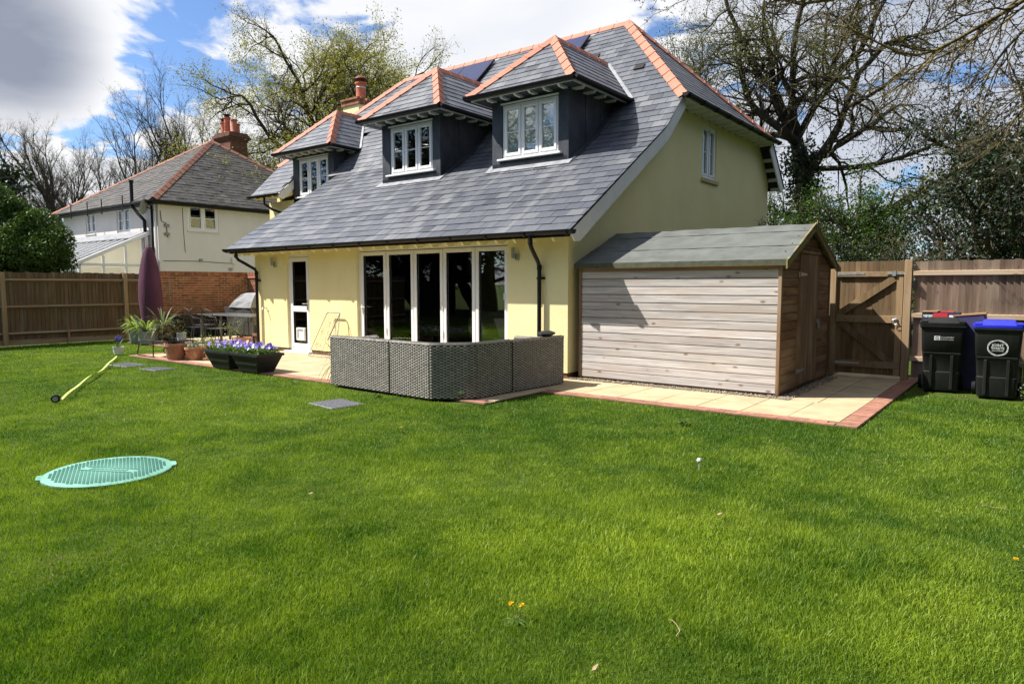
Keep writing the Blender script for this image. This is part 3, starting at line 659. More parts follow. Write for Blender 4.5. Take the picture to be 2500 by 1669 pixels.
    m = MB(); m.box(-7.14,-7.11,.02,.045,1.0,1.22); m.tube([(-7.125,.03,1.14),(-7.125,-.02,1.14),(-7.24,-.02,1.14)], .010, 8); m.build('door_handle', g['steel'], BD)
    # --- wall lamps
    for x in (-1.05,-8.27):
        m = MB(); m.box(x-.015,x+.045,-.06,-.001,1.99,2.12); wl = m.build('wall_lamp', g['steel'], H, bevel=.004)
        MB().tube([(x-.03,-.085,2.03),(x-.03,-.085,2.22)], .032, 14).build('lamp_tube', g['steel'], wl, True)
    # outside tap
    m = MB(); m.tube([(-8.72,-.002,1.02),(-8.72,-.09,1.02),(-8.72,-.12,.97)], .012, 8); m.tube([(-8.72,-.06,1.02),(-8.72,-.06,1.07)], .007, 6); m.tube([(-8.75,-.06,1.07),(-8.69,-.06,1.07)], .007, 6); m.build('garden_tap', g['steel'], H)
    # --- chimney
    cx0, cx1, cy0, cy1 = -13.68,-12.75,6.4,7.15
    ck = MB().box(cx0+.05,cx1-.05,cy0+.05,cy1-.05,4.0,7.80).build('chimney', g['render'], H)
    k = 0
    for zc in (7.80,7.88,7.96):
        o = .0 if zc < 7.9 else .02; o += .02 if zc > 7.95 else 0
        for (ax,lo_,hi,fix,sg) in ((0,cx0,cx1,cy0,1),(1,cy0,cy1,cx1,-1),(0,cx0,cx1,cy1,-1),(1,cy0,cy1,cx0,1)):
            n = 4 if ax == 0 else 3; w = (hi-lo_)/n
            for i in range(n):
                a, b = lo_+i*w+.004, lo_+(i+1)*w-.004; mm = MB()
                if ax == 0: mm.box(a,b,min(fix-o*sg,fix+.09*sg),max(fix-o*sg,fix+.09*sg),zc,zc+.072)
                elif sg < 0: mm.box(fix-.09,fix+o,a+.1,b-.1 if i==n-1 else b,zc,zc+.072) if not(i==n-1) else mm.box(fix-.09,fix+o,a,b-.1,zc,zc+.072)
                else: mm.box(fix-o,fix+.09,a+.1 if i==0 else a,b-.1 if i==n-1 else b,zc,zc+.072)
                mm.build('brick', g['brick'], ck)
    MB().box(cx0+.09,cx1-.09,cy0+.09,cy1-.09,7.78,8.05).build('cap', g['mortar'], ck)
    pt = MB().lathe([(.20,0),(.20,.05),(.175,.07),(.165,.5),(.20,.53),(.20,.58),(.15,.58),(.14,.4)], (-13.08,6.8,8.04), 18).build('chimney_pot', g['chimpot'], ck, True)
    m = MB(); m.lathe([(.02,.26),(.12,.22),(.22,.14),(.23,.12),(.12,.13)], (-13.08,6.8,8.62), 16)
    for i in range(4):
        a = i*math.pi/2+.4; m.tube([(-13.08+.14*math.cos(a),6.8+.14*math.sin(a),8.6),(-13.08+.14*math.cos(a),6.8+.14*math.sin(a),8.78)], .012, 6)
    m.build('cowl', g['cowl'], ck)
    MB().lathe([(.172,0),(.178,.01),(.178,.03),(.172,.04)], (-13.08,6.8,8.42), 18).build('pot_strap', g['zinc'], ck, True)
    # --- dormers
    def dormer(cx, yf, zbot, blind):
        hw = .965; zt = 5.42
        m = MB(); m.box(cx-hw,cx+hw,yf+.06,yf+.10,zbot+.16,4.10); 
        wx0, wx1, wz0, wz1 = cx-.70, cx+.72, 4.21, 5.315
        b = MB(); b.box(cx-hw,wx0,yf,yf+.12,zbot,zt+.1); b.box(wx1,cx+hw,yf,yf+.12,zbot,zt+.1); b.box(wx0,wx1,yf,yf+.12,zbot,wz0-.01); b.box(wx0,wx1,yf,yf+.12,wz1,zt+.1)
        D = b.build('dormer', g['lead'], H)
        for sg in (-1,1):
            c = MB(); x = cx+sg*hw; c.box(min(x-sg*.004,x-sg*.06),max(x-sg*.004,x-sg*.06),yf+.125,yf+2.3,zbot,zt+.1); c.build('cheek', g['lead'], D)
            for yy in (.62,1.2):
                MB().box(min(x-sg*.004,x+sg*.014),max(x-sg*.004,x+sg*.014),yf+yy,yf+yy+.02,zbot+.1,zt).build('lead_roll', g['lead'], D)
        # window
        w = MB(); frame_rect(w,wx0,wx1,wz0,wz1,.05,yf+.03,yf+.10); third = (wx1-wx0-.1)/3
        for i in (1,2): w.box(wx0+.05+third*i-.014,wx0+.05+third*i+.014,yf+.03,yf+.10,wz0+.05,wz1-.05)
        w.build('window_frame', g['white'], D, bevel=.004)
        for i in range(3):
            a = wx0+.05+third*i+(.016 if i else 0.002); e = wx0+.05+third*(i+1)-(.016 if i<2 else .002)
            f = MB(); frame_rect(f,a,e,wz0+.052,wz1-.052,.062,yf+.012,yf+.07); f.build('casement', g['white'], D, bevel=.006)
            MB().box(a+.06,e-.06,yf+.040,yf+.047,wz0+.11,wz1-.11).build('pane', g['glass'], D)
            zm = wz0+.5*(wz1-wz0)-.02; MB().box(a+.061,e-.061,yf+.030,yf+.039,zm-.009,zm+.009).build('glazing_bar', g['white'], D)
            if blind: MB().box(a+.03,e-.03,yf+.075,yf+.082,wz0+.06,wz1-.06).build('blind', g['blind'], D)
        MB().box(wx0-.09,wx1+.09,yf-.075,yf+.02,wz0-.045,wz0-.006).build('sill', g['white'], D, bevel=.006)
        MB().box(wx0-.02,wx1+.02,yf-.03,yf+.0,wz1+.004,wz1+.032).build('head_drip', g['white'], D)
        # roof
        ov = .33; ze = 5.50; ex = hw+ov; ey = yf-.36; sp = .98; ap_y = ey+ex; zp = ze+ex*sp
        yback = yk+(zp-zk)/s2; ybe = yk+(ze-zk)/s2
        r = MB()
        def dk(pts, nrm, th=.07):
            n = Vector(nrm).normalized(); r.prism([Vector(p)-n*th for p in pts], n*(th-.004))
        dk([(cx-ex,ey,ze),(cx+ex,ey,ze),(cx,ap_y,zp)], (0,-sp,1))
        dk([(cx+ex,ey,ze),(cx+ex,ybe,ze),(cx,yback,zp),(cx,ap_y,zp)], (sp,0,1)); dk([(cx-ex,ey,ze),(cx-ex,ybe,ze),(cx,yback,zp),(cx,ap_y,zp)], (-sp,0,1))
        r.build('dormer_deck', g['deck'], D)
        c = 1/math.hypot(1,sp); Ld = ex/c
        s = lay_slates((cx,ey-.04,ze-.04*sp), (1,0,0), (0,c,sp*c), [(-ex-.04,0),(ex+.04,0),(0,Ld+.05)], .30, Ld/8.6, rng)
        sr = lay_slates((cx+ex+.04,ey,ze-.04*sp), (0,1,0), (-c,0,sp*c), [(-.04,0),(ybe-ey,0),(yback-ey,Ld+.05),(ex,Ld+.05)], .30, Ld/8.6, rng)
        sl_ = lay_slates((cx-ex-.04,ey,ze-.04*sp), (0,-1,0), (c,0,sp*c), [(-(ybe-ey),0),(.04,0),(-ex,Ld+.05),(-(yback-ey),Ld+.05)], .30, Ld/8.6, rng)
        for q in s+[t for t in sr if t[2].y < yf+2.6]: MB().prism([w_-q[1]*.008 for w_ in q[0]], q[1]*.008).build('slate', g['slate'], D)
        slates_mesh(sl_+[t for t in sr if t[2].y >= yf+2.6], 'slates', g['slate'], D)
        fD = Vector((0,-c,-sp*c)); rD = Vector((c,0,-sp*c)); lD = Vector((-c,0,-sp*c)); ap = Vector((cx,ap_y,zp+.005))
        for e, sd in ((cx+ex+.03,rD),(cx-ex-.03,lD)):
            A = Vector((e,ey-.03,ze-.03)); t = ap-A; ridge_run(A,ap,hipdir(t,fD,sd),hipdir(t,sd,fD),D,g['terracotta'],.36,.14)
        ridge_run(Vector((cx,ap_y,zp+.005)),Vector((cx,yback-.05,zp+.005)),rD,lD,D,g['terracotta'],.42,.115)
        gutter([(cx-ex-.07,ey-.07,ze-.01),(cx+ex+.07,ey-.07,ze-.02)], .074, D, g['black'], brackets=99)
        for sg in (-1,1): gutter([(cx+sg*(ex+.07),ey-.06,ze-.01),(cx+sg*(ex+.07),ybe-.05,ze-.02)], .074, D, g['black'], brackets=99)
        f = MB(); f.box(cx-ex+.03,cx+ex-.03,ey+.01,ey+.035,ze-.09,ze-.03); f.box(cx+ex-.03,cx+ex-.005,ey+.04,ybe,ze-.09,ze-.03); f.box(cx-ex+.005,cx-ex+.03,ey+.04,ybe,ze-.09,ze-.03)
        f.build('fascia', g['barge'], D)
        f = MB(); f.box(cx-ex+.031,cx+ex-.031,ey+.036,yf-.001,ze-.075,ze-.06); f.box(cx+hw+.001,cx+ex-.031,yf,ybe,ze-.075,ze-.06); f.box(cx-ex+.031,cx-hw-.001,yf,ybe,ze-.075,ze-.06); f.build('soffit', g['lead'], D)  # dark lead colour on the soffit stands for the shadow under the eaves
        for i in range(6):
            x = cx-hw+.08+i*.355; f = MB(); f.prism([(x,ey+.04,ze-.076),(x,ey+.10,ze-.125),(x,yf-.10,ze-.125),(x,yf-.002,ze-.1),(x,yf-.002,ze-.076)],(.05,0,0)); f.build('rafter_foot', g['barge'], D)
        for i in range(4):
            y = yf+.1+i*.42; f = MB(); f.prism([(cx+ex-.035,y,ze-.076),(cx+ex-.09,y,ze-.125),(cx+hw+.08,y,ze-.125),(cx+hw+.002,y,ze-.1),(cx+hw+.002,y,ze-.076)],(0,.05,0)); f.build('rafter_foot', g['barge'], D)
        # lead valley against the main roof and apron
        if zbot > 3.9:
            zf = lambda y: 2.45+s1*(y+.45)
            MB().prism([(cx-hw-.12,yf-.17,zf(yf-.17)+.026),(cx+hw+.12,yf-.17,zf(yf-.17)+.026),(cx+hw+.10,yf-.001,zf(yf)+.028),(cx-hw-.10,yf-.001,zf(yf)+.028)],(0,-.003,.008)).build('apron_flashing', g['flash'], D)
            MB().prism([(cx-hw+.02,yf-.002,zf(yf)),(cx+hw-.02,yf-.002,zf(yf)),(cx+hw-.02,yf-.03,zf(yf)+.10),(cx-hw+.02,yf-.03,zf(yf)+.10)],(0,-.006,.004)).build('lead_apron', g['lead'], D)
            for sg in (-1,1):
                x = cx+sg*(hw+.0); q = [(yf,zf(yf)+.026),(yk,zk+.026),(yk+.6,zk+.6*s2+.026)]
                for (ya,za),(yb2,zb2) in zip(q,q[1:]):
                    MB().prism([(x,ya,za),(x+sg*.13,ya,za),(x+sg*.13,yb2,zb2),(x,yb2,zb2)],(0,-.004,.007)).build('side_flashing', g['flash'] if sg<0 else g['lead'], D)
        for sg in (1,-1):
            A = Vector((cx+sg*(ex+.02),ybe,ze)); B = Vector((cx,yback,zp)); w_ = Vector((sg*.09,0,0))
            n = Vector((0,-s2,1)).normalized()
            MB().prism([A+n*.03,A+w_+n*.03,B+w_+n*.03,B+n*.03], n*.008).build('valley_flashing', g['flash'], D)
    dormer(-2.245,1.97,4.0,True); dormer(-5.70,1.97,4.0,True); dormer(-11.0,3.15,3.9,False)
    # --- the dining room seen through the folding doors
    return H
house = make_house()
def room():
    t = thing('dining_table', (-2.9,2.1,.02), 'orange oak dining table inside, behind the folding glass doors', 'table')
    MB().box(-3.9,-1.5,1.7,2.6,.72,.76).build('table_top', MT['tabletop'], t, bevel=.01)
    for x in (-3.8,-1.6):
        for y in (1.8,2.5): MB().box(x-.035,x+.035,y-.035,y+.035,.02,.72).build('leg', MT['tabletop'], t)
    for i,x in enumerate((-3.3,-2.5,-1.85)):
        c = thing('dining_chair', (x,1.35,.02), ['pale shell dining chair indoors at the far-left end of the oak table','pale shell dining chair indoors at the middle of the oak table','pale shell dining chair indoors at the shed end of the oak table'][i], 'chair', 'chairs in the dining room')
        m = MB(); pr = []
        for j in range(7):
            u = -.22+j*.44/6; pr.append(u)
        for a in range(6):
            for k in range(6):
                def f(uu,vv): return (x-.22+.44*uu, 1.36+.20*(1-vv)-.05*math.sin(math.pi*uu)+.03, .47+.40*vv+.02*math.sin(math.pi*uu))
                q = [f(a/6,k/6),f((a+1)/6,k/6),f((a+1)/6,(k+1)/6),f(a/6,(k+1)/6)]; m.add(q,[(0,1,2,3)])
        m.box(x-.22,x+.22,1.36,1.80,.44,.47); m.build('shell', MT['pale'], c)
        for dx in (-.18,.18):
            for dy in (.06,.42): MB().tube([(x+dx,1.36+dy,.02),(x+dx*.7,1.36+dy,.45)], .014, 6).build('leg', MT['tabletop'], c)
    p = thing('framed_picture', (-4.6,4.58,1.3), 'dark framed picture on the dining room wall behind the glass', 'picture')
    m = MB(); frame_rect(m,-4.95,-4.3,1.3,2.1,.05,4.56,4.598); m.build('frame', MT['black'], p); MB().box(-4.9,-4.35,4.58,4.597,1.35,2.05).build('print', MT['card'], p)
room()
# ---------------------------------------------------------------- ground, patio, lawn
def ground():
    g = MT
    v = []; f = []
    xs = [-900,-200,-60,-30,-16,-10,-4,2,8,14,30,60,200,900]; ys = [-900,-200,-60,-30,-16,-10,-4,0,4,10,30,60,200,900]
    for y in ys:
        for x in xs: v.append((x,y,-.03))
    n = len(xs)
    for j in range(len(ys)-1):
        for i in range(n-1): f.append((j*n+i,j*n+i+1,(j+1)*n+i+1,(j+1)*n+i))
    o = MB().add(v,f).build('ground', g['turf']); tag(o, kind='structure')
    # patio bed (front terrace, side terrace, strip by the shed)
    P = [(-9.95,.45,-2.72,.0),(-13.85,-9.2,-1.1,3.3),(.45,4.72,-1.42,.12),(3.45,4.72,.12,3.6)]
    b = MB()
    b.box(-9.95,.45,-2.72,0.02,-.02,-.008); b.box(-13.85,-9.95,-1.1,3.3,-.02,-.008); b.box(-9.95,-9.15,.02,3.3,-.02,-.008); b.box(.45,4.72,-1.42,3.7,-.02,-.008)
    bed = b.build('patio', g['joint']); tag(bed, kind='structure')
    rng = random.Random(11)
    def slabs(x0,x1,y0,y1,w,h,sx=None):
        me = {}
        nx = max(1,round((x1-x0)/w)); ny = max(1,round((y1-y0)/h)); w = (x1-x0)/nx; h = (y1-y0)/ny
        mm = MB().box(.0055,w-.0055,.0055,h-.0055,-.016,.0); m0 = mm.mesh('paving_slab', g['slab'], False, Vector((0,0,0)))[0]
        for j in range(ny):
            for i in range(nx):
                inst('paving_slab', m0, Matrix.Translation((x0+i*w,y0+j*h,rng.uniform(-.0015,.0015))), bed)
    slabs(-9.72,.45,-2.49,-.0,.6,.6)      # front terrace
    slabs(-13.62,-9.95,-.87,3.3,.6,.6); slabs(-9.95,-9.15,.03,3.3,.8,.6)
    slabs(.45,4.49,-1.19,.02,.62,.6); slabs(3.42,4.49,.02,3.7,.54,.62)
    bl = MB().box(.003,.197,.003,.22,-.016,.003).mesh('paver', g['paver'], False, Vector((0,0,0)))[0]   # stretcher along x
    bs = MB().box(.003,.217,.003,.072,-.016,.003).mesh('paver', g['paver'], False, Vector((0,0,0)))[0]  # header across, along y
    def run_x(x0,x1,y,half=False):
        bx = MB().box(.002,.210,.003,.1,-.016,.003).mesh('paver', g['paver'], False, Vector((0,0,0)))[0]
        n = int((x1-x0)/.212)
        for i in range(n):
            inst('paver', bx, Matrix.Translation((x0+i*.212,y+.005,rng.uniform(-.002,.002))), bed)
            inst('paver', bx, Matrix.Translation((x0+i*.212-.1 if i else x0,y+.112,rng.uniform(-.002,.002))), bed)
    run_x(-9.95,.45,-2.72); run_x(.45,4.50,-1.42)
    y = -1.42
    while y < 3.6:
        inst('paver', bs, Matrix.Translation((4.495,y,rng.uniform(-.002,.002))), bed); y += .075
    y = -2.49
    while y < -1.1:
        inst('paver', bs, Matrix.Translation((-9.95,y,rng.uniform(-.002,.002))), bed); y += .075
    run_x(-13.85,-9.95,-1.1)
    return bed
bed = ground()
HOLES = []          # (kind, params): places where no grass grows
def in_rect(x, y, r): return (x > r[0]) & (x < r[1]) & (y > r[2]) & (y < r[3])
def vnoise(x, y, s, seed):
    """smooth value noise, vectorised"""
    r = np.random.RandomState(seed); T = r.rand(64,64)
    u = x*s+1000; v = y*s+1000; i = np.floor(u).astype(int); j = np.floor(v).astype(int); a = u-i; b = v-j
    a = a*a*(3-2*a); b = b*b*(3-2*b); i0 = i % 64; i1 = (i+1) % 64; j0 = j % 64; j1 = (j+1) % 64
    return (T[i0,j0]*(1-a)+T[i1,j0]*a)*(1-b)+(T[i0,j1]*(1-a)+T[i1,j1]*a)*b
def grass():
    rs = np.random.RandomState(5); N = 1500000
    rr = np.linspace(1.2,24,4000); rho = np.minimum(1.0,(3.2/rr)**1.75)*rr; cdf = np.cumsum(rho); cdf /= cdf[-1]
    r = np.interp(rs.rand(N), cdf, rr); th = R(37.539)+R(90)+(rs.rand(N)-.5)*R(108)
    x = CAM[0]+r*np.cos(th); y = CAM[1]+r*np.sin(th)
    ok = (x > -15.0) & (y < 3.2) & (x < 9)
    for q in ((-9.96,.5,-2.725,0),(-13.86,-9.0,-1.11,3.4),(.4,4.73,-1.425,3.8),(-9.2,.2,-.1,11),(0,3.5,0,3),(-9.97,-9.0,-2.725,3.4)): ok &= ~in_rect(x,y,q)
    for kind, *p in HOLES:
        if kind == 'rect':
            cx,cy,hx,hy,a = p; c,s = math.cos(a),math.sin(a); u = (x-cx)*c+(y-cy)*s; v = -(x-cx)*s+(y-cy)*c; ok &= ~((abs(u) < hx) & (abs(v) < hy))
        else:
            cx,cy,rad = p; ok &= (x-cx)**2+(y-cy)**2 > rad*rad
    worn = vnoise(x,y,.55,1)*.6+vnoise(x,y,1.7,2)*.4           # thin, yellowed places
    patch = np.exp(-(((x-3.4)/1.3)**2+((y+5.9)/1.0)**2))*.30
    worn = worn+patch
    ok &= rs.rand(N) > np.clip((worn-.78)*1.5,0,.4)
    soilp = (((x-5.2)/.75)**2+((y-2.0)/.5)**2) < 1
    ok &= ~(soilp & (rs.rand(N) < .85))
    x, y, r, worn = x[ok], y[ok], r[ok], worn[ok]; n = len(x)
    tall = vnoise(x,y,1.1,3)*.5+vnoise(x,y,3.3,4)*.5
    h = (.016+.022*rs.rand(n))*(.45+1.2*tall)*np.where(r > 9,.85,1.0)
    w = .0013*(np.maximum(r,2.5)/2.5)**.8*(.7+.6*rs.rand(n))
    az = rs.rand(n)*2*np.pi; lean = h*(.10+.75*rs.rand(n))
    fa = rs.rand(n)*2*np.pi
    dx, dy = np.cos(az)*lean, np.sin(az)*lean; wx, wy = np.cos(fa)*w, np.sin(fa)*w
    z0 = np.full(n,-.028)
    near = r < 4.6; far = ~near
    def st(m, *c): return np.stack([q[m] for q in c],1)
    mx, my, mz = x+dx*.35, y+dy*.35, z0+h*.62
    nn, nf = int(near.sum()), int(far.sum())
    V = np.empty((nn,5,3),np.float32)
    V[:,0] = st(near,x-wx,y-wy,z0); V[:,1] = st(near,x+wx,y+wy,z0); V[:,2] = st(near,mx+wx*.8,my+wy*.8,mz); V[:,3] = st(near,mx-wx*.8,my-wy*.8,mz); V[:,4] = st(near,x+dx,y+dy,z0+h)
    base = (np.arange(nn)*5)[:,None]; F = np.concatenate([base+np.array([0,1,2]), base+np.array([0,2,3]), base+np.array([3,2,4])])
    V2 = np.empty((nf,3,3),np.float32); V2[:,0] = st(far,x-wx,y-wy,z0); V2[:,1] = st(far,x+wx,y+wy,z0); V2[:,2] = st(far,x+dx,y+dy,z0+h)
    F = np.concatenate([F, nn*5+np.arange(nf*3).reshape(nf,3)]).astype(np.int32)
    t = np.clip(.08+.42*worn+.36*(vnoise(x,y,.9,15)-.5)+.45*(vnoise(x,y,3.5,16)-.5)+.35*(vnoise(x,y,9.0,17)-.5)+.40*(rs.rand(n)-.35)+.35*(vnoise(x,y,.35,8)-.5)+patchv(x,y)*.25,0,1)
    t = np.where(rs.rand(n) < .012, 1.0, t)
    o = npmesh('grass', np.concatenate([V.reshape(-1,3),V2.reshape(-1,3)]), F, MT['grass'], tint=np.concatenate([np.repeat(t[near],5),np.repeat(t[far],3)]))
    tag(o, 'short mown green lawn grass with a few yellowed patches', 'grass', kind='stuff')
def patchv(x, y): return np.exp(-(((x-3.4)/1.6)**2+((y+5.9)/1.2)**2))
HOLES += [('rect',-1.19,-3.85,.30,.235,R(-8)),('rect',5.12,2.4,.36,.36,0),('rect',5.83,2.0,.3,.33,0)]

# ---------------------------------------------------------------- covers in the lawn, tape, flowers in the grass
def lawn_things():
    g = MT
    c = (0.02,-7.20); 
    HOLES.append(('circ',c[0],c[1],.475))
    t = thing('round_cover', (c[0],c[1],-.02), 'round sea-green plastic inspection cover set in the lawn', 'manhole cover')
    m = MB(); m.lathe([(.46,-.03),(.49,-.02),(.49,-.006),(.478,.0),(.0001,.003)], (c[0],c[1],0), 56)
    for a in (R(66),R(246)):
        ca, sa = math.cos(a), math.sin(a); pts = []
        for u,v in ((.44,-.10),(.515,-.07),(.52,.0),(.515,.07),(.44,.10)): pts.append((c[0]+u*ca-v*sa,c[1]+u*sa+v*ca,-.03))
        m.prism(pts,(0,0,.029))
    m.build('lid', g['cover'], t, True)
    rl = MB(); a0 = R(28)
    for i in range(-13,14):
        for j in range(-20,21):
            u = i*.036+(.018 if j % 2 else 0); v = j*.0225
            if u*u+v*v > .43**2 or (abs(v) < .062 and abs(u) < .26): continue
            ca, sa = math.cos(a0), math.sin(a0); X = c[0]+u*ca-v*sa; Y = c[1]+u*sa+v*ca
            q = [(X+du*ca-dv*sa,Y+du*sa+dv*ca,.0015) for du,dv in ((-.012,-.003),(.012,-.003),(.012,.003),(-.012,.003))]
            rl.prism(q,(0,0,.004))
    tag(rl.build('tread_pattern', g['covermark'], t), kind='stuff')
    pl = MB(); ca, sa = math.cos(a0), math.sin(a0)
    for du,dv,hu,hv in ((0,.05,.25,.004),(0,-.05,.25,.004)):
        pl.prism([(c[0]+(du+a*hu)*ca-(dv+b*hv)*sa,c[1]+(du+a*hu)*sa+(dv+b*hv)*ca,.003) for a,b in ((-1,-1),(1,-1),(1,1),(-1,1))],(0,0,.004))
    for i in range(9):
        du = -.16+i*.04
        pl.prism([(c[0]+(du+a*.012)*ca-(b*.02)*sa,c[1]+(du+a*.012)*sa+(b*.02)*ca,.003) for a,b in ((-1,-1),(.4,-1),(1,1),(-.6,.8))],(0,0,.003))
    pl.build('name_plate', g['covermark'], t)
    for (x,y,hx,hy,a,lab) in ((-1.19,-3.85,.31,.25,R(-8),'grey square metal drain cover in the lawn beside the rattan sofa'),
                              (-8.2,-3.5,.38,.22,R(4),'grey ribbed drain cover nearly sunk in grass, nearer the terracotta pots'),
                              (-7.05,-3.45,.28,.2,R(4),'small grey ribbed drain cover sunk in grass by the black planters')):
        M = Matrix.Translation((x,y,0)) @ Matrix.Rotation(a,4,'Z')
        t = thing('drain_cover', (x,y,-.02), lab, 'drain cover', 'metal drain covers')
        MB(M).box(-hx,hx,-hy,hy,-.04,-.014).build('frame', g['ironcover'], t, bevel=.004)
        MB(M).box(-hx+.03,hx-.03,-hy+.03,hy-.03,-.015,-.009).build('lid', g['ironcover'], t)
        tr = MB(M); k = 0
        nx = int(hx*2/.05); ny = int(hy*2/.05)
        for i in range(nx-1):
            for j in range(ny-1):
                X = -hx+.05+i*.05; Y = -hy+.05+j*.05; an = R(45) if (i+j) % 2 else R(-45); dx, dy = math.cos(an)*.018, math.sin(an)*.018
                tr.prism([(X-dx-dy*.3,Y-dy+dx*.3,-.0088),(X+dx-dy*.3,Y+dy+dx*.3,-.0088),(X+dx+dy*.3,Y+dy-dx*.3,-.0088),(X-dx+dy*.3,Y-dy-dx*.3,-.0088)],(0,0,.005))
        tag(tr.build('tread', g['ironcover'], t), kind='stuff')
        if x < -2: HOLES.append(('rect',x,y,hx*.8,hy*.7,a))
        else: pass
    # tape measure
    t = thing('tape_measure', (-4.16,-6.12,0), 'black tape measure with its yellow blade pulled out across the lawn', 'tape measure')
    M = Matrix.Translation((-4.2,-6.14,.03)) @ Matrix.Rotation(R(60),4,'Z')
    MB(M).prism([(.055*math.cos(k*math.pi/8),-.03,.055*math.sin(k*math.pi/8)+.02) for k in range(16)],(0,.06,0)).build('case', g['black'], t, bevel=.008, seg=2)
    MB(M).prism([(.035*math.cos(k*math.pi/8),-.034,.035*math.sin(k*math.pi/8)+.02) for k in range(16)],(0,.004,0)).build('side_plate', g['greybox'], t)
    A = Vector((-4.13,-6.10,.035)); B = Vector((-9.55,-3.13,.03)); n = 40; b = MB(); d = (B-A).normalized(); w = Vector((-d.y,d.x,0))
    vs = []
    for i in range(n+1):
        u = i/n; p = A.lerp(B,u)+w*.10*math.sin(u*7)*u*(1-u)*1.6; p.z = .028+.012*math.sin(u*19); tw = .45*math.sin(u*9+.6)
        s = (w*math.cos(tw)+Vector((0,0,1))*math.sin(tw))*.014; vs += [p-s+Vector((0,0,.012)),p+s+Vector((0,0,.012))]
    vs2 = [v-Vector((0,0,.0012)) for v in vs]; k = len(vs); fs = []
    for i in range(n): fs += [(2*i,2*i+1,2*i+3,2*i+2),(k+2*i+2,k+2*i+3,k+2*i+1,k+2*i)]
    b.add(vs+vs2,fs); b.build('blade', g['tape'], t)
    # dandelions
    rng = random.Random(2)
    def dandelion(x, y, lab, heads):
        t = thing('dandelion', (x,y,-.03), lab, 'dandelion', 'dandelions in the lawn')
        lv = leaf_rosette(x,y,-.02,9,.09,.016,rng); npmesh('leaf', lv[0], lv[1], MT['plant'], origin=(x,y,-.02), tint=lv[2], parent=t)
        for dx,dy,h,fl in heads:
            MB().tube([(x,y,-.02),(x+dx*.6,y+dy*.6,h*.6),(x+dx,y+dy,h)], .0025, 5).build('stalk', MT['pale'] if not fl else MT['plantstem'], t)
            m = []; 
            pv, pf, pt = [], [], []
            for k in range(34):
                a = rng.uniform(0,6.28); el = rng.uniform(.1,1.3); rr = .017*rng.uniform(.7,1.1); dv = Vector((math.cos(a)*math.cos(el),math.sin(a)*math.cos(el),math.sin(el)))
                s = Vector((-math.sin(a),math.cos(a),0))*.003; o = Vector((x+dx,y+dy,h)); i = len(pv); pv += [o+s*.5,o-s*.5,o+dv*rr-s,o+dv*rr+s]; pf.append((i,i+1,i+2,i+3)); pt += [rng.random()]*4
            npmesh('flower_head', [tuple(p) for p in pv], pf, MT['dandelion'], origin=(x+dx,y+dy,h), tint=pt, parent=t)
    dandelion(4.35,-7.17,'two yellow dandelions standing alone in the lower lawn', [(-.02,.0,.05,1),(.03,.02,.05,1)])
    dandelion(6.28,-4.98,'yellow dandelions with a pale bent stalk in the lawn below the bins', [(-.06,.0,.03,1),(.05,-.04,.03,1),(-.0,.09,.05,1)])
    dandelion(.83,-4.58,'tiny yellow dandelion in the lawn below the rattan sofa', [(0,0,.03,1)])
    t = thing('dandelion_clock', (4.0,-4.1,-.03), 'white dandelion seed head in the lawn below the shed', 'seed head')
    MB().tube([(4.0,-4.1,-.03),(4.0,-4.1,.05)], .0025, 5).build('stalk', MT['pale'], t)
    MB().lathe([(.001,-.022),(.014,-.017),(.022,0),(.014,.017),(.001,.022)], (4.0,-4.1,.07), 12).build('seed_ball', MT['petalw2'], t, True)
MT['plantstem'] = gmat('stalk', (.10,.14,.03),(.16,.2,.05),8,rough=.7,bump=0)
MT['petalw2'] = gmat('seed_fluff', (.62,.62,.58),(.72,.72,.68),60,rough=.9,bump=.6,bscale=200)
def leaf_rosette(x, y, z, n, L, w, rng, rise=.6, droop=.9):
    """arching strap leaves as strips of quads; returns verts, faces, tint"""
    V, F, T = [], [], []
    for i in range(n):
        a = rng.uniform(0,6.283); l = L*rng.uniform(.65,1.15); k = 5; up = rise*rng.uniform(.6,1.3); dr = droop*rng.uniform(.5,1.3)
        ca, sa = math.cos(a), math.sin(a); tn = rng.random(); b = len(V)
        for j in range(k+1):
            u = j/k; r = l*(u*.85); h = l*(up*u-dr*u*u*.75); ww = w*.5*(math.sin(math.pi*min(.98,.12+u*.85))+.08)
            cx, cy, cz = x+ca*r, y+sa*r, max(z+h,-.02 if z < .1 else z-l*.8)
            V += [(cx-sa*ww,cy+ca*ww,cz),(cx+sa*ww,cy-ca*ww,cz)]; T += [tn,tn]
        for j in range(k): F.append((b+2*j,b+2*j+1,b+2*j+3,b+2*j+2))
    return V, F, T
lawn_things()

